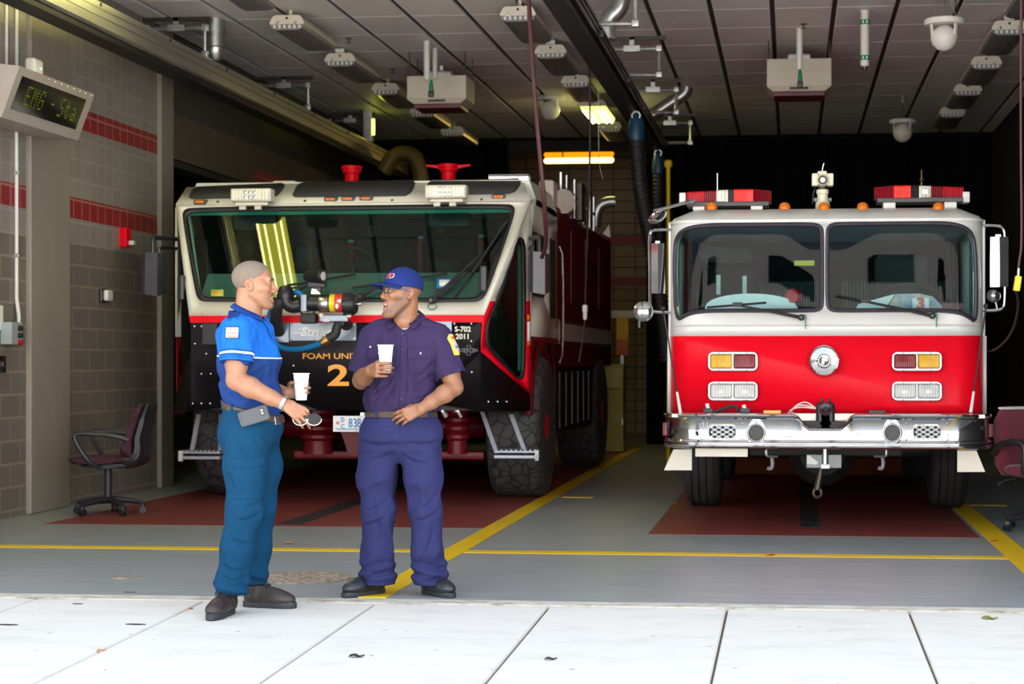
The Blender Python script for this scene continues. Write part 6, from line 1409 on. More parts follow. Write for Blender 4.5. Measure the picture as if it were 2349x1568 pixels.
def head_sdf(x, y, z, mouth=.0, feats=True):
    E = lambda c, r: d_ell(x, y, z, c, r); ya = np.abs(y)
    EA = lambda c, r: d_ell(x, ya, z, c, r); CA = lambda a, b, ra, rb=None: d_cap(x, ya, z, np.array(a, float), np.array(b, float), ra, ra if rb is None else rb)
    j = -mouth
    d = E((-.012, 0, .036), (.099, .077, .082))
    d = smin(d, E((.030, 0, -.032), (.062, .062, .070)), .04)
    d = smin(d, E((.046, 0, -.075 + j * .6), (.046, .044, .040)), .03)
    d = smin(d, E((.080, 0, -.106 + j), (.022, .025, .020)), .022)
    d = smin(d, CA((-.004, .053, -.052), (.058, .026, -.104 + j), .020, .017), .025)
    d = smin(d, CA((.082, .042, .021), (.089, .012, .020), .011, .011), .018)
    d = smin(d, EA((.064, .045, -.026), (.024, .022, .020)), .022)
    d = smin(d, EA((.020, .060, -.010), (.040, .014, .03)), .02)
    if feats:
        d = smax(d, -EA((.104, .033, -.001), (.020, .020, .012)), .014)
        d = smin(d, CA((.090, 0, .010), (.106, 0, -.030), .009, .012), .012)
        d = smin(d, E((.107, 0, -.036), (.0135, .0135, .0115)), .008)
        d = smin(d, EA((.099, .0145, -.040), (.012, .0085, .0085)), .006)
        d = smax(d, -EA((.103, .0075, -.0485), (.006, .004, .005)), .003)
        lid = smax(EA((.079, .033, -.001), (.0155, .0165, .0140)), -EA((.096, .033, -.0025), (.014, .0145, .0044)), .002)
        d = smin(d, lid, .004)
        zu, zl = -.066, -.081 + j
        d = smin(d, CA((.0965, 0, zu - .001), (.080, .025, zu - .004 + j * .15), .0055, .004), .006)
        d = smin(d, CA((.0945, 0, zl), (.079, .024, zu - .005 + j * .25), .0062, .004), .006)
        if mouth: d = smax(d, -E((.098, 0, (zu + zl) / 2 - .0005), (.034, .0235, max(.003, (zu - zl) / 2 - .0062))), .003)
        else: d = smax(d, -E((.103, 0, (zu + zl) / 2), (.02, .024, .0016)), .002)
        # ears
        er = E  # two-sided
        ex, ez = x + .014, z + .010
        c_, s_ = math.cos(.25), math.sin(.25); x2 = ex * c_ + ez * s_; z2 = -ex * s_ + ez * c_
        r0 = np.sqrt((x2 / .019) ** 2 + (z2 / .032) ** 2)
        ear = d_ell(x2, ya - .080 - .25 * np.maximum(0, -x2), z2, (0, 0, 0), (.019, .0095, .032))
        ear = smax(ear, -d_ell(x2, ya, z2, (.003, .090, .001), (.0115, .010, .020)), .003)
        d = smin(d, ear, .006)
    return d
def add_head(F_, L, mouth, k=.02):
    r = .16 * L.s
    F_.add(lambda X, Y, Z: head_sdf(*L.loc(X, Y, Z), mouth) * L.s, L.c - r - .02, L.c + r, k)
def hand(F_, W, f, n, side, curls, thumb, sc=1.0, spread=.06):
    """W wrist, f along the hand, n out of the palm, side +1 right / -1 left"""
    f = Vector(f).normalized(); n = Vector(n); n = (n - f * n.dot(f)).normalized(); t = f.cross(n) * side; W = Vector(W); tips = []
    P = lambda a, b, c: np.array(W + (f * a + t * b + n * c) * sc)
    offs = (.030, .010, -.010, -.029); klen = (.088, .092, .086, .076)
    for o, kl in zip(offs, klen): F_.cap(P(.005, o * .45, 0), P(kl, o, -.002), .0155 * sc, .0118 * sc, .014)
    F_.cap(P(.03, .0, .006), P(.07, .0, .005), .016 * sc, .013 * sc, .012)
    lens_ = ((.044, .027, .022), (.048, .031, .023), (.044, .029, .022), (.035, .022, .020))
    for i in range(4):
        p = Vector(P(klen[i], offs[i], -.002)); a = 0; sp = spread * (1.5 - i)
        for q in range(3):
            a += R(curls[i][q]); d = (f * math.cos(a) + n * math.sin(a) + t * (sp * math.cos(a))).normalized()
            e = p + d * lens_[i][q] * sc; F_.cap(p, e, (.0098, .0088, .0080)[q] * sc * (.9 if i == 3 else 1), (.0088, .0080, .0068)[q] * sc * (.9 if i == 3 else 1), .003); p = e
        tips.append(p)
    b = Vector(P(.022, .022, .004)); F_.cap(P(.01, .012, .004), b, .016 * sc, .015 * sc, .012)
    for q, (dv, ln, r0, r1) in enumerate(zip(thumb, (.034, .034, .027), (.0145, .0112, .0098), (.0115, .0098, .0078))):
        d = (f * dv[0] + t * dv[1] + n * dv[2]).normalized(); e = b + d * ln * sc; F_.cap(b, e, r0 * sc, r1 * sc, .006); b = e
    tips.append(b); return tips
def conform(name, base, L, lo, hi, off, mat, parent, h=.003, shape=None, inner=-.02):
    """a thin piece lying on the surface `base` (Field): its offset skin cut by a box / shape in frame L"""
    m = [L.w(*p) for p in ((lo[0], lo[1], lo[2]), (hi[0], hi[1], hi[2]), (lo[0], lo[1], hi[2]), (lo[0], hi[1], lo[2]), (hi[0], lo[1], lo[2]), (hi[0], hi[1], lo[2]), (hi[0], lo[1], hi[2]), (lo[0], hi[1], hi[2]))]
    m = np.array(m); F2 = Field(m.min(0) - .012, m.max(0) + .012, h)
    # sample base field by trilinear interpolation
    g = [np.clip((F2.ax[i] - base.lo[i]) / base.h, 0, base.n[i] - 1.001) for i in range(3)]
    I = [q.astype(int) for q in g]; T = [(q - i).astype(np.float32) for q, i in zip(g, I)]
    v = 0
    for a in (0, 1):
        for b in (0, 1):
            for c in (0, 1):
                w = (T[0] if a else 1 - T[0])[:, None, None] * (T[1] if b else 1 - T[1])[None, :, None] * (T[2] if c else 1 - T[2])[None, None, :]
                v = v + base.f[np.ix_(I[0] + a, I[1] + b, I[2] + c)] * w
    x, y, z = L.loc(F2.ax[0][:, None, None], F2.ax[1][None, :, None], F2.ax[2][None, None, :])
    bx = np.maximum.reduce(np.broadcast_arrays(*[np.maximum(lo[i] - q, q - hi[i]) * L.s for i, q in enumerate((x, y, z))]))
    if shape is not None: bx = np.maximum(bx, shape(x, y, z) * L.s)
    F2.f = np.maximum(np.maximum(v - off, inner - v), bx).astype(np.float32)
    if not (F2.f < 0).any(): return None
    return F2.mesh(name, mat, parent, smooth=1)
def bounds(pts, m):
    p = np.array(pts, float); return p.min(0) - m, p.max(0) + m
def pbox(fn, u0, u1, v0, v1, dy, m=.02): return bounds([fn(u, v, d) for u in (u0, u1) for v in (v0, v1) for d in (-dy, dy)], m)
SK = {}
def skin_mat(name, col, hair):
    m = M(name, col, .42, var=.10, scale=24, bump=.10, bscale=420, sss=.05, spec=.45); nt = m.node_tree; N = nt.nodes.new; L = nt.links.new
    b = next(n for n in nt.nodes if n.type == 'BSDF_PRINCIPLED'); src = b.inputs['Base Color'].links[0].from_socket
    at = N('ShaderNodeAttribute'); at.attribute_name = 'stubble'; tc = N('ShaderNodeTexCoord'); nz = N('ShaderNodeTexNoise'); nz.inputs['Scale'].default_value = 420; nz.inputs['Detail'].default_value = 1; L(tc.outputs['Object'], nz.inputs['Vector'])
    ad = N('ShaderNodeMath'); ad.operation = 'MULTIPLY_ADD'; ad.inputs[1].default_value = .5; ad.inputs[2].default_value = .72; L(nz.outputs[0], ad.inputs[0]); ml = N('ShaderNodeMath'); ml.operation = 'MULTIPLY'; ml.use_clamp = True; L(at.outputs['Fac'], ml.inputs[0]); L(ad.outputs[0], ml.inputs[1])
    mx = N('ShaderNodeMix'); mx.data_type = 'RGBA'; L(ml.outputs[0], mx.inputs[0]); L(src, mx.inputs[6]); mx.inputs[7].default_value = (*hair, 1); L(mx.outputs[2], b.inputs['Base Color']); return m
def paint_hair(o, L, par, fn):
    me = o.data; n = len(me.vertices); v = np.empty(n * 3, np.float32); me.vertices.foreach_get('co', v); v = v.reshape(-1, 3) + np.array(wpos(par), np.float32)
    q = [((v - L.c) @ L.M[i]) / L.s for i in range(3)]; val = np.clip(fn(*q), 0, 1); far = (np.abs(q[0]) > .16) | (np.abs(q[1]) > .16) | (np.abs(q[2]) > .17); val[far] = 0
    at = me.attributes.new('stubble', 'FLOAT', 'POINT'); at.data.foreach_set('value', val.astype(np.float32))
def sst(a, b, x): t = np.clip((x - a) / (b - a), 0, 1); return t * t * (3 - 2 * t)
def cloth_mat(name, col, var=.06, bs=900):
    return M(name, col, .85, var=var, scale=18, bump=.22, bscale=bs, sheen=.0, spec=.12)
def folds(scale, amp, stretch=(1, 1, 1), seed=0, ridge=True):
    def f(X, Y, Z):
        n1 = vnoise(X * scale * stretch[0] + seed, Y * scale * stretch[1] + seed * 2, Z * scale * stretch[2] + seed * 3); n2 = vnoise(X * scale * 2.1 * stretch[0] + 7 + seed, Y * scale * 2.1 * stretch[1] + 3, Z * scale * 2.1 * stretch[2] + 5)
        r = (np.abs(n1) * 2 - .45) if ridge else n1 * 1.6
        return amp * (r + .5 * n2)
    return f
def crease(F_, pts, w=.012, amp=.010):
    P = [np.array(p, float) for p in smooth_path(pts, 2)]; n = len(P) - 1
    lo, hi = bounds(P, 4 * w); sl, X, Y, Z = F_.region(lo, hi)
    if any(q.stop <= q.start for q in sl): return
    D = None
    for i in range(n):
        a, b = P[i], P[i + 1]; d_ = b - a; L = max(1e-9, float(d_ @ d_)); px, py, pz = X - a[0], Y - a[1], Z - a[2]
        t = np.clip((px * d_[0] + py * d_[1] + pz * d_[2]) / L, 0, 1); e = np.sqrt((px - t * d_[0]) ** 2 + (py - t * d_[1]) ** 2 + (pz - t * d_[2]) ** 2); u = (i + t) / n
        side = (px * d_[1] * 0 + pz * abs(d_[0]) - px * d_[2] * (1 if d_[0] >= 0 else -1)) / math.sqrt(L)
        if D is None: D, U, S_ = e, u, side
        else: m = e < D; D = np.where(m, e, D); U = np.where(m, u, U); S_ = np.where(m, side, S_)
    k = np.maximum(np.sin(math.pi * np.clip(U, 0, 1)), 0) ** .8; dd = np.sqrt(D * D)
    F_.f[sl] += (amp * k * (np.exp(-(dd / w) ** 2) * np.where(S_ > 0, -.55, 1.0) * np.minimum(1, np.abs(S_) / (w * .5)) )).astype(np.float32)
def front(fn, u, v, F_, yc, span=.36):
    y = yc - span
    while y < yc + .1:
        p = np.array(aY(u, v, y)); i = ((p - F_.lo) / F_.h).round().astype(int)
        if (i >= 0).all() and (i < F_.n).all() and F_.f[tuple(i)] < 0: break
        y += .003
    return np.array(aY(u, v, y))
def creases(F_, yc, lines, w=.012, amp=.010):
    for l in lines: crease(F_, [front(None, u, v, F_, yc) for u, v in l], w, amp)
def shoe(root, name, heel, toe_dir, zg, L=.30, ms=None, sole=.026, mlace=None, top=.12):
    d = Vector((toe_dir[0], toe_dir[1], 0)).normalized(); s_ = Vector((-d.y, d.x, 0)); H = Vector((heel[0], heel[1], zg))
    M3 = np.array([d, s_, (0, 0, 1)]); Lc = Local(H, M3)
    lo, hi = bounds([Lc.w(-.03, -.07, 0), Lc.w(L + .03, .07, .2), Lc.w(-.03, .07, 0), Lc.w(L + .03, -.07, 0)], .02); F2 = Field(lo, hi, .003)
    F2.ell(Lc.w(.052, 0, .055), (.052, .038, .055), M3, .03); F2.ell(Lc.w(L - .085, 0, .045), (.080, .050, .042), M3, .04); F2.ell(Lc.w(L * .45, 0, .055), (.10, .042, .05), M3, .04)
    F2.cap(Lc.w(.055, 0, .07), Lc.w(.05, 0, top), .042, .046, .03); F2.cap(Lc.w(.09, 0, .10), Lc.w(L - .12, 0, .065), .032, .03, .03)
    zc = zg + sole - .004
    o = F2.mesh(name, ms[0], root, clip=lambda f, X, Y, Z: np.maximum(np.maximum(f, zc - Z), Z - (zg + top)))
    out = []
    for i in range(40):
        a = 2 * math.pi * i / 40; x = math.cos(a); y = math.sin(a); xx = L / 2 + (L / 2 + .004) * x; w = .040 + .013 * max(0, x) ** .7 - .004 * (1 - abs(x)) ; w = w * (1 - max(0, abs(x) - .6) * .25)
        out.append(Lc.w(xx - .004, (abs(y) ** .75) * math.copysign(1, y) * w * 1.05, 0))
    c = sum(out) / len(out)
    rings = [[p + (c - p) * .03 + np.array((0, 0, .0)) for p in out], [p + np.array((0, 0, .004)) for p in out], [p + np.array((0, 0, sole - .004)) for p in out], [p + (c - p) * .03 + np.array((0, 0, sole)) for p in out]]
    MB().loft(rings).build('shoe_sole', ms[1], o)
    mb = MB()
    for i in range(4):
        x = L * .42 + i * .022; z = .112 - i * .0125
        mb.tube(smooth_path([Lc.w(x, -.026, z - .006), Lc.w(x + .006, 0, z + .006), Lc.w(x + .002, .026, z - .006)], 1), .0032, 6)
    mb.tube(smooth_path([Lc.w(L * .42, 0, .12), Lc.w(L * .44, .022, .128), Lc.w(L * .47, .034, .112), Lc.w(L * .43, .012, .12)], 1), .003, 6).tube(smooth_path([Lc.w(L * .42, 0, .12), Lc.w(L * .44, -.024, .126), Lc.w(L * .49, -.036, .106)], 1), .003, 6)
    mb.build('shoe_lace', mlace or ms[0], o)
    return o
def cup(C, zb, label, tilt=(0, 0, 1)):
    t = thing('foam_cup', label, 'cup', (C[0], C[1], zb))
    MB().lathe([(.0285, 0), (.030, .002), (.0395, .118), (.0395, .119), (.0415, .121), (.0418, .138), (.0445, .140), (.045, .146), (.042, .147), (.041, .140), (.040, .11), (.029, .01), (.001, .008)], (C[0], C[1], zb), tilt, 36).build('cup_wall', MT['foam_white'], t)
    MB().ring([Vector((C[0], C[1], zb)) + Vector(tilt).normalized() * .1445 + Vector((.0443 * math.cos(a), .0443 * math.sin(a), 0)) for a in np.linspace(0, 2 * math.pi, 36, endpoint=False)], .0026, 6).build('cup_rim', MT['foam_white'], t)
    return t
MT['spec_lens'] = glass('spectacle_lens', (.96, .97, .98), .35)
MT['foam_white'] = M('foam_cup_white', (.86, .86, .86), .6, var=.02, bump=.1, bscale=500)
MT['eye_white'] = M('eye_white', (.75, .72, .68), .15, var=.03); MT['iris'] = M('iris', (.03, .015, .008), .1, var=.1); MT['teeth'] = M('teeth', (.82, .78, .68), .25, var=.03)
MT['lip'] = M('lip', (.42, .16, .14), .35, var=.06); MT['mouth_in'] = M('mouth_inside', (.12, .02, .02), .5)
MT['leather_black'] = M('black_leather', (.014, .016, .022), .32, var=.2, bump=.1, bscale=200); MT['leather_worn'] = M('worn_brown_leather', (.030, .020, .018), .45, var=.35, scale=30, bump=.15, bscale=150)
MT['belt_brown'] = M('belt_leather', (.055, .032, .021), .5, var=.5, scale=40, bump=.2, bscale=200); MT['sole_black'] = M('sole_black', (.02, .024, .03), .55, var=.15); MT['toe_scuff'] = M('toe_scuff', (.20, .18, .13), .7, var=.3, scale=40)
def eyes_mouth(L, par, look, mouth, parts=('eye', 'teeth')):
    for sg in (-1, 1):
        c = L.w(.0785, sg * .033, -.001); o = MB().ball(c, .0122 * L.s, u=16, v=12).build('eye', MT['eye_white'], par)
        d = (np.array(look, float) @ L.M); d /= np.linalg.norm(d); MB().ball(c + d * .0075 * L.s, .0062 * L.s, u=14, v=10).build('iris', MT['iris'], o)
    j = -mouth; zu, zl = -.066, -.081 + j
    mb = MB(); mb.tube([L.w(.076 + .014 * math.cos(a * 1.3), .023 * math.sin(a) * 1.0, zu - .0085) for a in np.linspace(-1.2, 1.2, 9)], .0046 * L.s, 8); mb.build('upper_teeth', MT['teeth'], par)
    MB().tube([L.w(.072 + .014 * math.cos(a * 1.3), .020 * math.sin(a), zl + .0035) for a in np.linspace(-1.2, 1.2, 9)], .0036 * L.s, 8).build('lower_teeth', MT['teeth'], par)
    MB().ball(L.w(.066, 0, (zu + zl) / 2), .015 * L.s, u=14, v=10).build('tongue', MT['mouth_in'], par)
    up = [L.w(.0985 - 9.5 * y * y * 3.2, y, zu - .0015 - abs(y) * .12 - mouth * 8 * y * y * 2 + (.0012 if abs(y) < .006 else 0)) for y in np.linspace(-.022, .022, 11)]
    lw = [L.w(.0965 - 9.5 * y * y * 3.2, y, zl + .0005 + abs(y) ** 2 * (18 + mouth * 1700)) for y in np.linspace(-.020, .020, 11)]
    MB().tube(up, [.0014 + .0024 * math.sin(math.pi * i / 10) for i in range(11)], 8).build('upper_lip', MT['lip'], par); MB().tube(lw, [.0014 + .0030 * math.sin(math.pi * i / 10) for i in range(11)], 8).build('lower_lip', MT['lip'], par)
def brows(L, par, m):
    for sg in (-1, 1):
        P = [L.w(.1005, sg * .013, .0185), L.w(.0985, sg * .026, .0215), L.w(.0935, sg * .038, .0215), L.w(.084, sg * .049, .0165)]
        MB().tube(smooth_path(P, 2), [.0022 + .0022 * math.sin(math.pi * (i + 1) / 18) for i in range(16)], 6).build('eyebrow', m, par)
def shell(name, L, mouth, off, region, m, par, h=.003, grow=None):
    r = .16 * L.s; F2 = Field(L.c - r, L.c + r, h); X, Y, Z = F2.ax[0][:, None, None], F2.ax[1][None, :, None], F2.ax[2][None, None, :]
    x, y, z = L.loc(X, Y, Z); d = head_sdf(x, y, z, mouth, feats=(grow != 'plain')) * L.s
    F2.f = np.maximum(np.maximum(d - off, -.006 - d), region(x, y, z) * L.s).astype(np.float32)
    return F2.mesh(name, m, par, smooth=2)
# ================= the man in the blue polo (left)
Y1 = 9.62
def A(u, v, dy=0.0): return np.array(aY(u, v, Y1 + dy))
g1 = zs(9.45)
p1 = thing('person', 'man in a two-tone blue polo shirt and blue trousers with shaved head, standing in profile facing right', 'person', (A(575, 1300)[0], Y1, g1))
p1['label'] = 'man with shaved head in two-tone blue polo and blue trousers, standing in profile'
sk1 = skin_mat('skin_tan', (.310, .145, .080), (.035, .024, .02)); mb1 = cloth_mat('polo_bright_blue', (.011, .118, .48)); mn1 = cloth_mat('polo_navy', (.014, .042, .17)); mt1 = cloth_mat('trouser_blue', (.0042, .044, .102)); mw1 = cloth_mat('white_trim', (.80, .80, .82)); md1 = cloth_mat('collar_navy', (.010, .04, .20))
HL = Local(A(582.5, 651, .0), frame((.985, .17, 0), .02), 1.05)
TL1 = Local(A(578, 965), frame((.97, -.24, 0)))          # pelvis frame
TLc = lambda *p: TL1.w(*p)
# joints
shR, elR, wrR = A(546, 762, -.20), A(541, 872, -.25), A(655, 928, -.24)
shL, elL, wrL = A(590, 762, .20), A(580, 880, .24), A(658, 901, .09)
hipR, knR, anR = A(566, 990, -.09), A(562, 1168, -.15), A(534, 1300, -.17)
hipL, knL, anL = A(590, 990, .10), A(596, 1160, .12), A(576, 1300, .10)
neck = A(566, 732)
def torso1(F_, g=0.0, k=.05):
    F_.ell(A(580, 968), (.138 + g, .150 + g, .12 + g), TL1.M, k); F_.ell(A(576, 905), (.136 + g, .148 + g, .15 + g), TL1.M, k)
    F_.ell(A(569, 825), (.148 + g, .175 + g, .16 + g), TL1.M, k); F_.ell(A(560, 775), (.120 + g, .175 + g, .09 + g), TL1.M, k)
    F_.cap(shR + np.array((.0, .06, .0)), shL - np.array((0, .06, .0)), .070 + g, .070 + g, k); F_.cap(A(556, 748), A(561, 729), .080 + g, .050 + g, .05)
lo, hi = (min(shR[0], 0), 0, 0), None
F1 = Field((A(485, 800)[0], Y1 - .42, g1 - .01), (A(735, 800)[0], Y1 + .42, A(500, 585)[2]), .0034)
torso1(F1, -.008)
F1.chain([shR, elR + (shR - elR) * .35, elR, elR + (wrR - elR) * .28, elR + (wrR - elR) * .7, wrR], [.062, .058, .049, .054, .040, .031], .02)
F1.chain([shL, elL, elL + (wrL - elL) * .3, wrL], [.060, .048, .052, .030], .02)
F1.chain([hipR, knR, anR], [.085, .06, .045], .03); F1.chain([hipL, knL, anL], [.085, .06, .045], .03)
F1.cap(HL.w(-.035, 0, -.055), neck, .058, .066, .03); F1.cap(HL.w(-.005, 0, -.06), neck + np.array((.03, 0, .0)), .045, .052, .03)
add_head(F1, HL, .007, .018)
fr, nr = (.84, -.12, -.48), (.10, .80, -.58)
tipsR = hand(F1, wrR, fr, nr, 1, [(18, 22, 16), (24, 26, 18), (28, 30, 20), (32, 32, 22)], [(.75, .35, .55), (.9, .05, .45), (.95, -.05, .35)], 1.12)
fl, nl = (.96, -.05, .12), (-.10, -1, .0)
tipsL = hand(F1, wrL, fl, nl, -1, [(30, 50, 45), (32, 50, 45), (34, 52, 46), (38, 54, 46)], [(.25, .6, .75), (.62, .15, .8), (.9, -.1, .45)], 1.04)
body1 = F1.mesh('body', sk1, p1, smooth=1)
eyes_mouth(HL, p1, (1, 0, -.05), .007); hm = M('short_grey_hair', (.15, .115, .09), .9, var=.35, scale=260); bm_ = M('dark_hair', (.03, .022, .02), .8, var=.2, scale=200)
brows(HL, p1, bm_)
shell('hair', HL, .007, .0022, lambda x, y, z: np.maximum(np.maximum(x - (.078 - np.maximum(0, .085 - z) * .75), (-.055 + np.clip((x + .075) * .9, 0, .09)) - z), -(np.sqrt((x + .012) ** 2 + (z + .010) ** 2) - .036) - 10 * (np.abs(y) < .06)), hm, p1, .0032, 'plain')
go = lambda x, y, z: np.maximum.reduce([sst(.074, .086, x) * (1 - sst(.016, .024, np.abs(y))) * sst(-.094, -.101, z) * .85, sst(.074, .086, x) * (1 - sst(.020, .028, np.abs(y))) * sst(-.0500, -.0535, z) * (1 - sst(-.0575, -.0600, -z * -1) * 0) * sst(-.0635, -.060, z) * .8, .22 * sst(-.060, -.085, z + np.clip(.03 - x, -.05, .1) * .3) * sst(.0, .03, x) * sst(-.14, -.118, z), .5 * np.exp(-(((x + .012) / .05) ** 2 + ((z - .045) / .03) ** 2)) * 0])
paint_hair(body1, HL, p1, go)
# shirt
zline = A(600, 819)[2]; zbelt = A(600, 942)[2]
lo, hi = pbox(A, 480, 668, 690, 990, .4)
FS = Field(lo, hi, .004); torso1(FS, .012)
FS.chain([shR, shR + (elR - shR) * .45], [.074, .078], .05); FS.chain([shL, shL + (elL - shL) * .4], [.074, .076], .05)
FS.cap(A(550, 915), A(540, 895), .07, .06, .05)
tilt1 = lambda X: (X - A(577, 0)[0]) * .26
dis = folds(12, .026, (1, 1, .6), 1)
FS.f = FS.f + (dis(FS.ax[0][:, None, None], FS.ax[1][None, :, None], FS.ax[2][None, None, :]) * np.clip((FS.ax[2][None, None, :] - zbelt - .01) * 14, 0, 1)).astype(np.float32)
nk = lambda X, Y, Z: d_cap(X, Y, Z, HL.w(-.03, 0, -.05), neck + np.array((.012, 0, -.005)), .058, .074)
cutS1 = lambda f, X, Y, Z: smax(f, -nk(X, Y, Z), .004)
creases(FS, Y1, [[(600, 880), (625, 850), (638, 838)], [(596, 905), (625, 893), (645, 870)], [(560, 925), (590, 915), (620, 912)], [(590, 790), (612, 770), (622, 760)], [(520, 880), (540, 905), (560, 915)], [(580, 860), (610, 835)]], .020, .011)
FS.mesh('shirt_yoke', mb1, p1, clip=lambda f, X, Y, Z: np.maximum(cutS1(f, X, Y, Z), zline + tilt1(X) * -.16 - Z))
FS.mesh('shirt_body', mn1, p1, clip=lambda f, X, Y, Z: np.maximum(np.maximum(f, Z - zline + tilt1(X) * .16), zbelt - tilt1(X) - .012 - Z))
FS.mesh('piping', mw1, p1, clip=lambda f, X, Y, Z: np.maximum(f - .0025, np.abs(Z - zline + tilt1(X) * .16) - .0042), smooth=0)
# sleeves
def sleeve(sh, el, frac, r0, r1, mat, par, seed, nm='sleeve', kx=.02):
    hem = sh + (el - sh) * frac; lo, hi = bounds([sh, hem], .12); F2 = Field(lo, hi, .0036)
    F2.cap(sh, sh + (hem - sh) * 1.25, r0, r1, .02); d = folds(15, .016, (1, 1, .5), seed); F2.f = F2.f + d(F2.ax[0][:, None, None], F2.ax[1][None, :, None], F2.ax[2][None, None, :]).astype(np.float32)
    ax_ = (hem - sh) / np.linalg.norm(hem - sh); L_ = np.linalg.norm(hem - sh)
    T_ = lambda X, Y, Z: (X - sh[0]) * ax_[0] + (Y - sh[1]) * ax_[1] + (Z - sh[2]) * ax_[2]
    o = F2.mesh(nm, mat, par, clip=lambda f, X, Y, Z: np.maximum(np.maximum(f, T_(X, Y, Z) - L_), -np.maximum(f + .007, .05 - (L_ - T_(X, Y, Z)) * -1 - .08)))
    return o, F2, T_, L_
slR, FR_, TR, LR = sleeve(shR, elR, .64, .083, .085, mb1, p1, 3)
slL, FL_, TL_, LL = sleeve(shL, elL, .60, .076, .080, mb1, p1, 4)
for F2, T_, L_, sl in ((FR_, TR, LR, slR), (FL_, TL_, LL, slL)):
    F2.mesh('sleeve_band', mw1, sl, clip=lambda f, X, Y, Z: np.maximum(np.maximum(f - .0025, -f - .006), np.abs(T_(X, Y, Z) - L_ + .044) - .0065), smooth=0)
    for off, w in ((.056, .003), (.030, .003), (.018, .0022), (.002, .003)):
        F2.mesh('sleeve_stripe', md1, sl, clip=lambda f, X, Y, Z: np.maximum(np.maximum(f - .002, -f - .006), np.abs(T_(X, Y, Z) - L_ + off) - w), smooth=0)
# shoulder patch and epaulette
PL = Local(A(529, 762, -.30), frame((1, .0, 0), 0, 0))
sx0 = .041
conform('shoulder_patch', FR_, PL, (-sx0, -.1, -.033), (sx0, .12, .033), .0030, md1, slR, .0028)
pb = conform('patch_field', FR_, PL, (-sx0 + .005, -.1, -.028), (sx0 - .005, .12, .028), .0042, mw1, slR, .0022)
MT['patch_red'] = M('patch_red', (.72, .20, .16), .8, var=.06)
for za in (-.020, -.004): conform('patch_bar', FR_, PL, (-sx0 + .012, -.1, za - .0048), (sx0 - .010, .12, za + .0048), .0052, MT['patch_red'], slR, .0020)
for xx in (-.022, .0, .022): conform('patch_star', FR_, PL, (xx - .0045, -.1, .012), (xx + .0045, .12, .021), .0055, MT['patch_red'], slR, .0016)
def decal(name, F_, yc, quad, off, m, par, n=7, th=.003):
    q = [np.array(p, float) for p in quad]; rows = []
    for i in range(n):
        t = i / (n - 1); a, b = q[0] + (q[3] - q[0]) * t, q[1] + (q[2] - q[1]) * t
        rows.append([Vector(front(None, *(a + (b - a) * j / (n - 1)), F_, yc)) + Vector((0, -off, off * .5)) for j in range(n)])
    return MB().loft(rows, close=False, cap=False).build(name, m, par, 60, solid=th)
ep_ = decal('epaulette', FS, Y1, [(526, 714), (549, 713), (546, 735), (521, 737)], .008, md1, p1)
MB().ball(Vector(front(None, 537, 719, FS, Y1)) + Vector((0, -.009, .003)), .005, u=10, v=8).build('epaulette_button', MT['rubber'], ep_)
# collar
def collar(pts_top, pts_bot, m, par, nm='collar', th=.004):
    a, b = smooth_path(pts_top, 2), smooth_path(pts_bot, 2)
    mid_ = [(p + q) / 2 + (p - sum(a, Vector()) / len(a)).normalized() * .004 for p, q in zip(a, b)]
    return MB().loft([list(a), mid_, list(b)], close=False, cap=False).build(nm, m, par, 60, solid=th)
c0 = neck + np.array((.0, 0, .0))
ct, cb = [], []
for i in range(13):
    a = R(-165 + 330 * i / 12); f_ = math.cos(a); s_ = math.sin(a)      # starts and ends near the front opening
    a2 = a + math.pi; fx_, sy_ = math.cos(a2), math.sin(a2)
    back = (1 - fx_) / 2
    ct.append(Vector(A(569, 708)) + Vector((fx_ * .072, sy_ * .076, -.46 * fx_ * .072)))
    cb.append(Vector(A(569, 718)) + Vector((fx_ * .098, sy_ * .104, -.42 * fx_ * .098 - .004)))
collar(ct, cb, md1, p1)
MB().loft([[Vector(A(603, 733, dy)) for dy in (-.025, .02)], [Vector(A(615, 752, dy)) for dy in (-.03, .02)], [Vector(A(622, 775, dy)) for dy in (-.03, .02)]], close=False, cap=False).build('placket', mb1, p1, solid=.006)
# trousers
lo, hi = pbox(A, 482, 668, 930, 1370, .36); lo[2] = g1
FT = Field(lo, hi, .0042)
torso1(FT, .018); FT.ell(A(579, 985), (.146, .162, .135), TL1.M, .05); FT.ell(A(549, 1000), (.095, .14, .11), TL1.M, .05)
FT.chain([hipR, A(563, 1070, -.12), knR, A(545, 1255, -.17), A(531, 1335, -.18), A(530, 1375, -.18)], [.122, .108, .090, .082, .080, .076], .05)
FT.chain([hipL, A(600, 1070, .10), knL, A(587, 1255, .12), A(576, 1330, .10), A(575, 1362, .10)], [.118, .102, .085, .076, .072, .070], .05)
X, Y, Z = FT.ax[0][:, None, None], FT.ax[1][None, :, None], FT.ax[2][None, None, :]
w_ = np.clip(1 - np.abs(Z - A(0, 1320)[2]) / .14, 0, 1) + .5 * np.clip(1 - np.abs(Z - A(0, 1170)[2]) / .12, 0, 1) + .35
FT.f = FT.f + (folds(10, .022, (1, 1, .8), 11)(X, Y, Z) * w_ + .010 * np.sin((Z + .25 * X) * 95 + 3 * vnoise(X * 6, Y * 6, Z * 6)) * np.clip(1 - np.abs(Z - .10) / .10, 0, 1)).astype(np.float32)
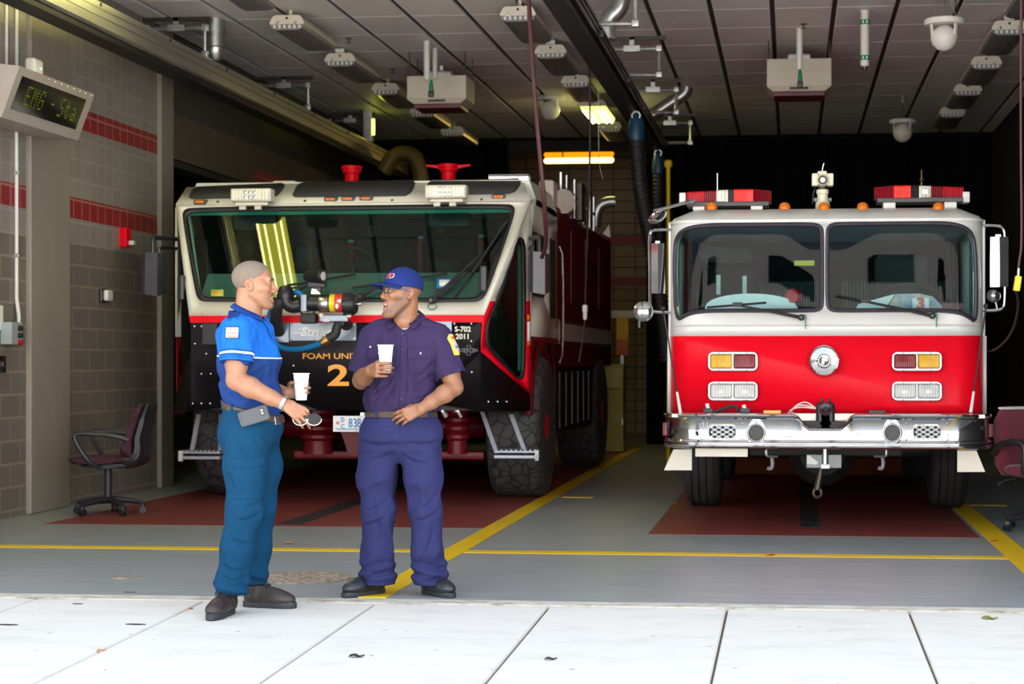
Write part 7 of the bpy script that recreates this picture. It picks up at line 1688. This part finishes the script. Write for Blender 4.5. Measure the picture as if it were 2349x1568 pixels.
creases(FT, Y1, [[(545, 1010), (565, 1040), (600, 1050)], [(560, 1160), (590, 1150), (612, 1125)], [(545, 1190), (575, 1185), (600, 1165)], [(535, 1230), (560, 1245), (585, 1240)], [(512, 1290), (535, 1305), (565, 1300)], [(506, 1315), (535, 1328), (562, 1318)], [(585, 1000), (610, 1030), (630, 1040)], [(600, 1090), (618, 1070), (632, 1060)], [(520, 1080), (540, 1110), (545, 1150)]], .022, .012)
FT.mesh('trousers', mt1, p1, clip=lambda f, X, Y, Z: np.maximum(np.maximum(f, Z - (zbelt - tilt1(X)) - .0), np.where(Y > Y1 - .02, A(575, 1343)[2], A(530, 1352)[2]) - Z))
# belt, loops, buckle, pocket flap
def belt_band(Fb, m, par, zc, half, tiltf, off, nm='belt', ysel=None):
    return Fb.mesh(nm, m, par, clip=lambda f, X, Y, Z: np.maximum(np.maximum(f - off, -f - .012), np.abs(Z - zc + tiltf(X)) - half))
FBm = Field(*pbox(A, 490, 668, 890, 1010, .3), .0036); torso1(FBm, .020); FBm.ell(A(579, 985), (.150, .166, .135), TL1.M, .05)
belt_band(FBm, MT['belt_brown'], p1, zbelt - .002, .018, tilt1, .004)
BLc = Local(A(577, 945), TL1.M)
for ang in (150, 205, 262, 318):
    a = R(ang); d = np.array((math.cos(a), math.sin(a), 0)) @ TL1.M; L2 = Local(A(577, 945) + d * .16, np.array([d, np.cross((0, 0, 1), d), (0, 0, 1)])); zt_l = -(d[0] * .16) * .26
    conform('belt_loop', FBm, L2, (-.06, -.007, zt_l - .028), (.06, .007, zt_l + .028), .008, mt1, p1, .0028)
d = np.array((.93, -.36, 0)); L2 = Local(A(577, 945) + d * .155, np.array([d, np.cross((0, 0, 1), d), (0, 0, 1)])); conform('belt_buckle', FBm, L2, (-.06, -.024, -.066), (.06, .024, -.020), .009, MT['steel'], p1, .0028)
L3 = Local(A(566, 1062, -.24), frame((1, 0, 0)))
conform('pocket_flap', FT, L3, (-.085, -.1, -.024), (.075, .14, .026), .006, mt1, p1, .0032, shape=lambda x, y, z: -(z + .024) + np.maximum(0, np.abs(x) - .055) - .0 * z)
conform('cargo_pocket', FT, L3, (-.075, -.1, -.19), (.065, .14, -.02), .0035, mt1, p1, .0036)
for P_ in (((602, 968), (592, 995), (576, 1018), (558, 1032)), ((562, 985), (559, 1010), (556, 1034))): MB().tube(smooth_path([front(None, u, v, FT, Y1) + np.array((0, -.0005, 0)) for u, v in P_], 1), .0022, 6).build('pocket_seam', mt1, p1)
# bracelet
ax_ = (wrR - elR) / np.linalg.norm(wrR - elR)
bc_ = wrR - ax_ * .012
MB().lathe([(.0375, -.009), (.040, -.008), (.040, .008), (.0375, .009)], bc_, ax_, 28, cap=False).build('bracelet', MT['chrome'], p1, solid=.002)
# shoes
shR1 = shoe(p1, 'shoe', A(533, 1300, -.13), (-.10, -1), zs(9.4), .30, (MT['leather_worn'], MT['sole_black']), .034, MT['leather_worn'])
shL1 = shoe(p1, 'shoe', A(561, 1300, .07), (1, -.12), zs(9.68), .30, (MT['leather_worn'], MT['sole_black']), .034, MT['leather_black'])
# phone in a belt holster
pc = A(583, 953, -.215); ux = np.array((math.cos(.30), 0.10, math.sin(.30))); ux /= np.linalg.norm(ux); nz_ = np.array((.14, -.98, .0)); nz_ -= ux * nz_.dot(ux); nz_ /= np.linalg.norm(nz_); vz_ = np.cross(nz_, ux) * -1
vz_ = np.cross(ux, nz_) * -1
ph = thing('phone', 'grey phone in a rugged case clipped to the belt of the man in blue', 'phone', pc)
gm = M('phone_case_grey', (.055, .06, .07), .55, var=.05)
MB().obox(pc, ux, vz_, nz_, .079, .043, .011, .012).build('phone_case', gm, ph)
for e, (hx, hy) in (((-.073, 0), (.008, .038)), ((.073, 0), (.008, .038))): MB().obox(pc + ux * e[0] + nz_ * .004, ux, vz_, nz_, hx, hy, .010, .006).build('case_bumper', gm, ph)
o = MB().obox(pc + ux * .048 + vz_ * .008 * 1 + nz_ * .0105, ux, vz_, nz_, .011, .022, .002, .003).build('camera_window', MT['black_plastic'], ph)
for k_ in (-.008, .008): MB().lathe([(.006, 0), (.006, .002), (.001, .003)], pc + ux * .048 + vz_ * (.008 + k_) + nz_ * .0125, nz_, 12).build('camera_lens', MT['steel'], o)
MB().obox(pc - nz_ * .022, ux, vz_, nz_, .03, .022, .016, .006).build('belt_clip', MT['black_plastic'], ph)
# cup and sunglasses
kn = Vector(wrL) + (Vector(fl).normalized() * .09 + Vector(nl).normalized() * .045)
C1 = aY(691, 885, kn.y - .006)
cup(C1, aY(691, 917.5, C1.y).z, 'white foam cup held up by the man in the blue polo')
sg_ = thing('sunglasses', 'dark sunglasses with white lower rims dangling from the fingers of the man in blue', 'sunglasses', A(705, 965, -.24))
for u in (689, 720):
    q = A(u, 961, -.255); r_ = .0385; lo_ = [(q[0] + r_ * math.cos(a), q[1], q[2] + r_ * .78 * math.sin(a)) for a in np.linspace(0, 2 * math.pi, 28, endpoint=False)]
    MB().prism(lo_, (0, .003, 0)).build('lens', M('dark_lens', (.012, .013, .013), .35, spec=.2), sg_)
    MB().tube([(q[0] + (r_ + .002) * math.cos(a), q[1], q[2] + (r_ * .78 + .002) * math.sin(a)) for a in np.linspace(R(175), R(365), 22)], .0024, 6).build('rim', MT['card_white'], sg_)
MB().tube(smooth_path([A(699, 956, -.255), A(704.5, 951, -.255), A(710, 956, -.255)], 1), .0022, 6).build('bridge', MT['black_plastic'], sg_)
for u0, u1 in ((672, 690), (737, 716)): MB().tube([A(u0, 957, -.255), A(u1, 944, -.20)], .0028, 6).build('temple', MT['black_plastic'], sg_)
# ================= the man in the cap (right)
Y2 = 10.2
def B(u, v, dy=0.0): return np.array(aY(u, v, Y2 + dy))
p2 = thing('person', 'laughing man in navy cap, glasses and dark violet uniform shirt', 'person', (B(928, 1300)[0], Y2, 0))
sk2 = skin_mat('skin_brown', (.262, .116, .060), (.055, .030, .02)); ms2 = cloth_mat('uniform_violet', (.032, .021, .062)); mt2 = cloth_mat('uniform_trouser', (.026, .029, .100)); mc2 = cloth_mat('cap_navy', (.012, .023, .12))
mu = .023
HM = Local(B(921, 671, -.03), frame((-.80, -.60, 0), .10, .04), 1.05)
vd = Vector((.205, -.979, 0))
TM = Local(B(925, 985), frame((.12, -.99, 0)))
shR2, elR2, wrR2 = B(857, 776, .0), B(829, 872, -.02), B(850, 850, -.215)
shL2, elL2, wrL2 = B(1005, 778, .0), B(1043, 888, -.03), B(966, 937, -.20)
hR2, kR2, aR2 = B(872, 1000), B(868, 1172, -.02), B(866, 1300, -.01)
hL2, kL2, aL2 = B(966, 1000), B(976, 1172, -.02), B(986, 1300, .0)
nk2 = B(930, 735, .0)
def torso2(F_, g=0.0, k=.05):
    F_.ell(B(922, 985), (.130 + g, .186 + g, .13 + g), TM.M, k); F_.ell(B(921, 915, -.01), (.138 + g, .180 + g, .15 + g), TM.M, k)
    F_.ell(B(927, 835, -.0), (.128 + g, .192 + g, .17 + g), TM.M, k); F_.ell(B(930, 785, .01), (.105 + g, .185 + g, .09 + g), TM.M, k)
    F_.cap(shR2 + np.array((.03, .0, -.0)), shL2 + np.array((-.03, 0, 0)), .068 + g, .068 + g, k); F_.cap(B(896, 757, .02), B(918, 738, .02), .058 + g, .044 + g, .05); F_.cap(B(962, 757, .02), B(942, 738, .02), .058 + g, .044 + g, .05)
F2_ = Field(*pbox(B, 780, 1085, 600, 1380, .42, .0), .0034) if False else None
lo, hi = pbox(B, 790, 1078, 596, 1366, .40, .0); lo[2] = 0.0
FB = Field(lo, hi, .0034); torso2(FB, -.008)
FB.chain([shR2, elR2 + (shR2 - elR2) * .3, elR2, elR2 + (wrR2 - elR2) * .35, wrR2], [.062, .056, .048, .050, .033], .02)
FB.chain([shL2, elL2 + (shL2 - elL2) * .3, elL2, elL2 + (wrL2 - elL2) * .3, elL2 + (wrL2 - elL2) * .7, wrL2], [.062, .055, .046, .050, .039, .031], .02)
FB.chain([hR2, kR2, aR2], [.085, .06, .045], .03); FB.chain([hL2, kL2, aL2], [.085, .06, .045], .03)
FB.cap(HM.w(-.040, 0, -.05), nk2 + np.array((0, .01, 0)), .060, .066, .03); FB.cap(HM.w(-.008, 0, -.07), nk2 + np.array((-.0, -.03, .0)), .046, .054, .03)
add_head(FB, HM, mu, .018)
fr2, nr2 = (.60, -.78, .04), (.80, .58, .0)
hand(FB, wrR2, fr2, nr2, 1, [(28, 52, 40), (30, 54, 40), (32, 55, 40), (36, 56, 40)], [(.2, .6, .75), (.55, .35, .75), (.85, .15, .5)], 1.06)
fl2, nl2 = (-.86, -.06, -.36), (-.05, .95, -.20)
hand(FB, wrL2, fl2, nl2, -1, [(20, 30, 20), (18, 26, 18), (20, 26, 18), (24, 28, 20)], [(.8, .45, .40), (.9, .15, .45), (.95, -.05, .45)], 1.06)
body2 = FB.mesh('body', sk2, p2, smooth=1)
eyes_mouth(HM, p2, (1, -.15, .0), mu); brows(HM, p2, bm_)
def bd(x, y, z):
    jaw = sst(.028, -.030, z + .062 + np.clip(x - .02, 0, .08) * .55 - np.clip((np.abs(y) - .030) * 1.3, 0, .045)) * sst(-.045, .015, x) * sst(-.155, -.125, z)
    side = (1 - sst(.008, .020, np.abs(x - .012))) * sst(.045, .058, np.abs(y)) * sst(.05, .02, z) * sst(-.05, -.03, z)
    mo = sst(.074, .086, x) * (1 - sst(.020, .030, np.abs(y))) * sst(-.0490, -.0530, z) * sst(-.0635, -.0605, z)
    return np.maximum.reduce([jaw * .6, side * .5, mo * .55])
paint_hair(body2, HM, p2, bd)
# glasses
gl = None
P = []
for sg in (-1, 1):
    ring = [HM.w(.108 - .35 * max(0, abs(y_) - .028) , y_, z_) for y_, z_ in [(sg * (.034 + .0225 * math.cos(a) * (1 if abs(math.cos(a)) < .8 else .97)), -.001 + .0165 * (abs(math.sin(a)) ** .7) * math.copysign(1, math.sin(a))) for a in np.linspace(0, 2 * math.pi, 28, endpoint=False)]]
    o = MB().ring(ring, .0022, 6).build('glasses_rim', MT['black_plastic'], p2)
    MB().poly(ring).build('glasses_lens', MT['spec_lens'] if 'spec_lens' in MT else MT['clear'], o)
    MB().tube(smooth_path([HM.w(.100, sg * .058, .006), HM.w(.094, sg * .072, .006), HM.w(.02, sg * .0845, .010), HM.w(-.018, sg * .086, .006), HM.w(-.03, sg * .084, -.01)], 2), .0024, 6).build('glasses_temple', M('temple_blue', (.06, .10, .22), .3), p2)
MB().tube(smooth_path([HM.w(.108, -.012, .004), HM.w(.113, 0, .008), HM.w(.108, .012, .004)], 2), .0022, 6).build('glasses_bridge', MT['black_plastic'], p2)
# cap
r_ = .20; FC = Field(HM.c - r_, HM.c + r_, .0034); x, y, z = HM.loc(FC.ax[0][:, None, None], FC.ax[1][None, :, None], FC.ax[2][None, None, :])
dome = d_ell(x, y, z, (-.010, 0, .040), (.110, .090, .100)); edge = .026 + .10 * np.maximum(0, -x) * -.35 - .0 * x
FC.f = (np.maximum(np.maximum(dome, -(dome + .010)), edge + .25 * np.minimum(0, x + .04) * -.0 - z) * HM.s).astype(np.float32)
capo = FC.mesh('cap', mc2, p2, smooth=1)
def brim_pt(t, s):                                   # t across, s from the head to the front edge
    a = R(-66 + 132 * t); bx, by = -.010 + .108 * math.cos(a), .089 * math.sin(a)
    ln = .078 * (math.cos(a * 1.30)) ** .6 if abs(a * 1.30) < math.pi / 2 else 0
    return HM.w(bx + ln * s * (1.0), by * (1 + .05 * s), .030 + .020 * s * 0 - 2.4 * by * by * (1 + .25 * s) - .010 * s + .006)
rows = [[Vector(brim_pt(i / 22, j / 8)) for i in range(23)] for j in range(9)]
MB().loft(rows, close=False, cap=False).build('cap_brim', mc2, capo, 60, solid=.0045)
for k in range(6):
    a = R(k * 60 + 30); pts_ = []
    for e in np.linspace(.12, 1.0, 9): pts_.append(HM.w(-.010 + .1105 * math.cos(a) * math.sin(e * 1.5), .0905 * math.sin(a) * math.sin(e * 1.5), .040 + .1005 * math.cos(e * 1.5)))
    MB().tube(pts_, .0012, 5).build('cap_seam', mc2, capo)
MB().ball(HM.w(-.010, 0, .141), .007, 1, 1, .6, 12, 8).build('cap_button', mc2, capo)
def cap_text(body, yc, zc, size, m, off):
    me_o = text_mesh('cap_letters', body, m, None, (0, 0, 0), FX, UP, size, .001, bold=.0008, sx=1.1); me = me_o.data
    bpy.data.objects.remove(me_o)
    for v in me.vertices:
        yy_, zz_ = v.co.x, v.co.z; ang = (yc + yy_) / .100; el = (zc + zz_) / .105
        n_ = np.array((math.cos(ang) * math.cos(el), math.sin(ang) * math.cos(el), math.sin(el))); rad = off - v.co.y * .5
        q = HM.w(-.010 + (.110 + rad) * n_[0], (.090 + rad) * n_[1], .040 + (.100 + rad) * n_[2]); v.co = Vector(q) - wpos(capo)
    return link_mesh('cap_letters', me, capo, m)
cap_text('FD', .035, .040, .046, MT['white_text'], .0015); cap_text('FD', .035, .040, .042, MT['red_text'], .0030)
# shirt
zb2 = B(925, 946)[2]
FV = Field(*pbox(B, 818, 1045, 700, 990, .34), .004); torso2(FV, .012)
FV.chain([shR2, shR2 + (elR2 - shR2) * .4], [.074, .076], .05); FV.chain([shL2, shL2 + (elL2 - shL2) * .4], [.074, .076], .05)
FV.cap(B(893, 928, -.02), B(960, 932, -.02), .128, .128, .06)
X, Y, Z = FV.ax[0][:, None, None], FV.ax[1][None, :, None], FV.ax[2][None, None, :]
dg = X * .6 + Z
FV.f = FV.f + (folds(11, .024, (1.1, 1, .5), 21)(X, Y, Z) * np.clip((Z - zb2 - .0) * 14, .15, 1) * (.45 + .8 * np.clip(1 - (Z - zb2) / .30, 0, 1)) + .004 * np.sin((X * 1.0 + Z * .55) * 70 + 4 * vnoise(X * 7, Y * 7, Z * 7)) * np.clip(1 - np.abs(Z - B(0, 880)[2]) / .14, 0, 1)).astype(np.float32)
sag = lambda X: .010 * np.sin((X - B(925, 0)[0]) * 14)
def nhole(X, Y, Z):
    a = d_cap(X, Y, Z, HM.w(-.03, 0, -.04), nk2 + np.array((0, .0, -.01)), .060, .076)
    return smin(a, d_cap(X, Y, Z, B(926, 742, -.10), B(927, 765, -.22), .040, .004), .02)
creases(FV, Y2, [[(955, 935), (975, 905), (1000, 880)], [(945, 890), (970, 870), (1000, 850)], [(940, 915), (965, 905), (990, 905)], [(870, 930), (890, 900), (905, 870)], [(855, 900), (880, 880), (900, 860)], [(960, 860), (985, 835), (1005, 815)], [(850, 840), (870, 860)], [(975, 935), (990, 920), (1003, 900)], [(848, 925), (866, 905)]], .019, .012)
so2 = FV.mesh('shirt', ms2, p2, clip=lambda f, X, Y, Z: np.maximum(smax(f, -nhole(X, Y, Z), .004), zb2 + .010 + sag(X) * .6 - Z))
FU = Field(*pbox(B, 890, 965, 715, 790, .2), .004); torso2(FU, .002); FU.mesh('undershirt', mw1, p2, clip=lambda f, X, Y, Z: np.maximum(np.maximum(f, -f - .02), np.maximum(Z - B(0, 751)[2] - 3 * np.abs(X - B(927, 0)[0]) ** 1.5, np.abs(X - B(927, 0)[0]) - .045)))
slR2, FR2, TR2, LR2 = sleeve(shR2, elR2, .86, .080, .082, ms2, p2, 33); slL2, FL2, TL2, LL2 = sleeve(shL2, elL2, .78, .080, .088, ms2, p2, 37)
for F2, T_, L_, sl in ((FR2, TR2, LR2, slR2), (FL2, TL2, LL2, slL2)):
    F2.mesh('sleeve_hem', ms2, sl, clip=lambda f, X, Y, Z: np.maximum(np.maximum(f - .0016, -f - .006), np.abs(T_(X, Y, Z) - L_ + .014) - .013))
# placket, buttons, pockets
fv = frame((.12, -.99, 0)); LP = Local(B(926, 850, -.13), fv)
pk = conform('placket', FV, LP, (-.08, -.019, -.235), (.14, .019, .20), .0045, ms2, p2, .003)
def on_front(u, v, Fb, extra=0.0):
    y = Y2 - .34
    while y < Y2:
        p = np.array(aY(u, v, y)); i = ((p - Fb.lo) / Fb.h).round().astype(int)
        if (i >= 0).all() and (i < Fb.n).all() and Fb.f[tuple(i)] < 0: break
        y += .003
    return np.array(aY(u, v, y - extra))
for v in (765, 801, 839, 877, 915):
    q = on_front(924 - (v - 765) * .02, v, FV, .005); MB().lathe([(.0062, 0), (.0065, .002), (.004, .003), (.001, .0025)], q, (.1, -1, 0), 14).build('button', MT['sole_black'], pk)
for u, nm in ((962, 0), (868, 1)):
    LQ = Local(B(u, 815, -.13), fv); w_ = .066
    conform('breast_pocket', FV, LQ, (-.10, -w_ + .004, -.105), (.14, w_ - .004, .03), .0035, ms2, p2, .003)
    conform('pocket_flap', FV, LQ, (-.10, -w_, -.020), (.14, w_, .045), .0065, ms2, p2, .003, shape=lambda x, y, z: -(z + .020) + .016 * np.cos(np.clip(np.abs(y) / w_, 0, 1) * math.pi) * 1.0 - .016 + .012)
    q = on_front(u + 2, 810, FV, .009); MB().lathe([(.0062, 0), (.0065, .002), (.004, .003), (.001, .0025)], q, (.1, -1, 0), 14).build('pocket_button', MT['steel'], p2)
q = on_front(849, 797, FV, .004); MB().box(q[0] - .004, q[0] + .006, q[1] - .003, q[1] + .003, q[2] - .009, q[2] + .009, .002).build('pocket_tag', MT['white_text'], p2)
for sg, (ua, ub) in ((1, (968, 1018)), (-1, (893, 848))):
    LE = Local(B((ua + ub) / 2, 752, -.02), fv); conform('epaulette', FV, LE, (-.035, -.075, -.07), (.03, .075, .06), .006, ms2, p2, .0034)
# sleeve patch
LPp = Local(B(1043, 790, -.02), frame((.95, -.31, 0)))
pp = conform('sleeve_patch', FL2, LPp, (-.08, -.048, -.066), (.09, .048, .066), .0035, M('patch_gold', (.80, .50, .06), .7, var=.1), slL2, .0028, shape=lambda x, y, z: np.maximum(np.abs(y) - .046 + np.maximum(0, z - .035) * .9, np.abs(z) - .06))
conform('patch_center', FL2, LPp, (-.08, -.028, -.040), (.09, .028, .030), .0048, M('patch_white_red', (.72, .40, .30), .7, var=.5, scale=90), slL2, .0024)
conform('patch_bar', FL2, LPp, (-.08, -.022, .034), (.09, .022, .046), .0048, MT['red_text'], slL2, .0024)
conform('patch_blue', FL2, LPp, (-.08, -.022, -.022), (.09, .022, -.004), .0058, MT['blue_text'], slL2, .0024)
# collar with two points
ct, cb = [], []
for i in range(17):
    a = -158 + 316 * i / 16; ar = R(a + 180) if False else R(a); back = (1 + math.cos(ar)) / 2          # a = 0 is the nape
    dx, dy = math.sin(ar), math.cos(ar); fr_ = 1 - back
    ct.append(Vector(B(930, 722)) + Vector((dx * .076, dy * .072 + .006, .045 * back * back - .052 * fr_ ** 2 + .004)))
    tip = max(0, (abs(a) - 118) / 40); w = .026 + .030 * fr_
    cb.append(Vector(B(930, 722)) + Vector((dx * (.104 + .016 * fr_) + .022 * tip * math.copysign(1, dx), dy * (.100 + .040 * fr_) + .006, .020 * back - .002 - .062 * fr_ ** 1.6 - .024 * tip)))
collar(ct, cb, ms2, p2)
# trousers
FW = Field(*pbox(B, 806, 1030, 930, 1366, .30), .0042); FW.lo[2] = FW.lo[2]
torso2(FW, .022); FW.ell(B(921, 990), (.142, .200, .145), TM.M, .05)
FW.chain([hR2, B(866, 1090), kR2, B(866, 1262, -.02), B(867, 1318, -.03), B(866, 1358, -.03)], [.118, .108, .092, .086, .090, .088], .04)
FW.chain([hL2, B(968, 1090), kL2, B(981, 1262, -.02), B(986, 1315, -.01), B(986, 1352, -.01)], [.118, .106, .086, .084, .088, .084], .04)
FW.cap(B(921, 1000, -.02), B(917, 1030, -.02), .10, .06, .06)
X, Y, Z = FW.ax[0][:, None, None], FW.ax[1][None, :, None], FW.ax[2][None, None, :]
FW.f = FW.f + (folds(10, .022, (1, 1, .7), 41)(X, Y, Z) * (.45 + .6 * np.clip(1 - np.abs(Z - .62) / .16, 0, 1) + .6 * np.clip(1 - np.abs(Z - .2) / .18, 0, 1)) + .010 * np.sin((Z + .3 * np.abs(X - B(925, 0)[0])) * 92 + 3 * vnoise(X * 6, Y * 6, Z * 6)) * np.clip(1 - np.abs(Z - .13) / .10, 0, 1) + .004 * np.sin(Z * 90 + 2 * vnoise(X * 5, Y * 5, Z * 5)) * np.clip(1 - np.abs(Z - .86) / .09, 0, 1)).astype(np.float32)
hem2 = .062
creases(FW, Y2, [[(905, 1030), (880, 1045), (850, 1050)], [(920, 1035), (945, 1055), (980, 1058)], [(840, 1170), (862, 1160), (890, 1140)], [(836, 1200), (858, 1196), (885, 1180)], [(960, 1165), (985, 1150), (1005, 1120)], [(955, 1190), (980, 1185), (1005, 1165)], [(860, 1140), (872, 1200), (880, 1260)], [(990, 1200), (985, 1240), (960, 1290)], [(832, 1300), (860, 1312), (896, 1300)], [(835, 1330), (865, 1335), (896, 1322)], [(955, 1295), (985, 1308), (1014, 1298)], [(957, 1325), (985, 1330), (1012, 1318)], [(835, 1010), (870, 1018), (905, 1012)], [(935, 1010), (970, 1016), (1005, 1008)]], .021, .012)
to2 = FW.mesh('trousers', mt2, p2, clip=lambda f, X, Y, Z: np.maximum(np.maximum(f, Z - zb2 - .004), hem2 - Z))
pts_ = [on_front(u, v, FW, .0015) for u, v in ((916, 962), (917, 985), (917, 1005), (914, 1022))]; MB().tube(smooth_path(pts_, 1), .0025, 6).build('fly_seam', mt2, to2)
for P_ in (((1000, 962), (1008, 990), (1011, 1015)), ((838, 962), (829, 985), (824, 1005))): MB().tube(smooth_path([on_front(u, v, FW, .001) for u, v in P_], 1), .003, 6).build('pocket_edge', mt2, to2)
# belt
FG = Field(*pbox(B, 815, 1030, 915, 985, .26), .0036); torso2(FG, .026); FG.ell(B(921, 990), (.146, .204, .145), TM.M, .05)
belt_band(FG, MT['belt_brown'], p2, zb2 - .006, .018, lambda X: 0 * X, .005)
for u in (863, 985):
    Lb = Local(B(u, 947, -.12), fv); conform('belt_loop', FG, Lb, (-.06, -.008, -.028), (.12, .008, .026), .009, mt2, p2, .0028)
q = on_front(926, 948, FG, .008); MB().box(q[0] - .035, q[0] + .012, q[1] - .006, q[1] + .006, q[2] - .022, q[2] + .022, .004).build('belt_buckle', MT['brass'], p2)
# shoes
shoe(p2, 'shoe', B(880, 1300, .05), (-.62, -.8), .002, .295, (MT['leather_black'], MT['sole_black']), .028, MT['leather_black'], .105); shoe(p2, 'shoe', B(972, 1300, .08), (.72, -.70), .002, .295, (MT['leather_black'], MT['sole_black']), .028, MT['leather_black'], .105)
# cup in the right hand, water bottle in the back pocket
K2 = Vector(wrR2) + Vector(fr2).normalized() * .092 + Vector(nr2).normalized() * .046
C2 = aY(884.5, 820, K2.y + .012); cup(C2, aY(884.5, 851, C2.y).z, 'white foam cup held against the chest by the man in the cap')
wb = B(831, 962, .05); t = thing('water_bottle', 'clear water bottle with white cap in the hip pocket of the man in the cap', 'bottle', wb)
MB().lathe([(.012, -.08), (.032, -.07), (.033, -.012), (.028, .005), (.014, .018), (.012, .022)], wb, (.1, 0, 1), 20).build('bottle_body', MT['clear'], t)
MB().lathe([(.0145, .022), (.015, .024), (.015, .038), (.013, .041)], wb, (.1, 0, 1), 18).build('bottle_cap', MT['card_white'], t)
# ================= camera, sky
cam = bpy.data.cameras.new('camera'); co = bpy.data.objects.new('camera', cam); COL.objects.link(co)
cam.sensor_width = 36; cam.lens = F / 2349 * 36; cam.shift_x = -(CX - 1174.5) / 2349; cam.shift_y = (HY - 784) / 2349
co.location = (0, 0, HC); co.rotation_euler = (R(90), 0, YAW); cam.clip_end = 200
cam.dof.use_dof = True; cam.dof.focus_distance = 10.3; cam.dof.aperture_fstop = 4.0
scene.camera = co
w = bpy.data.worlds.new('sky'); scene.world = w; w.use_nodes = True; nt = w.node_tree; nt.nodes.clear(); N = nt.nodes.new; L = nt.links.new
out = N('ShaderNodeOutputWorld'); bg = N('ShaderNodeBackground'); L(bg.outputs[0], out.inputs[0])
tc = N('ShaderNodeTexCoord'); nz = N('ShaderNodeTexNoise'); nz.inputs['Scale'].default_value = 2.2; nz.inputs['Detail'].default_value = 5; L(tc.outputs['Generated'], nz.inputs['Vector'])
rp = N('ShaderNodeValToRGB'); rp.color_ramp.elements[0].position = .44; rp.color_ramp.elements[1].position = .58
rp.color_ramp.elements[0].color = (.42, .62, .95, 1); rp.color_ramp.elements[1].color = (1.0, .985, .96, 1); L(nz.outputs[0], rp.inputs[0])
L(rp.outputs[0], bg.inputs[0]); bg.inputs[1].default_value = .85
vs = scene.view_settings; scene.display_settings.display_device = 'sRGB'; vs.view_transform = 'Standard'; vs.look = 'None'; vs.exposure = 1.75; vs.gamma = 1; vs.use_curve_mapping = False
cy = scene.cycles; cy.max_bounces = 6; cy.diffuse_bounces = 3; cy.glossy_bounces = 3; cy.transmission_bounces = 4; cy.transparent_max_bounces = 8; cy.caustics_reflective = False; cy.caustics_refractive = False; cy.sample_clamp_indirect = 4

sun = bpy.data.lights.new('sun', 'SUN'); sun.energy = 15.0; sun.angle = R(1.0); sun.color = (1, .97, .92)
so = bpy.data.objects.new('sun', sun); COL.objects.link(so); so.rotation_euler = Vector((.25, -1, -1.6)).to_track_quat('-Z', 'Y').to_euler()
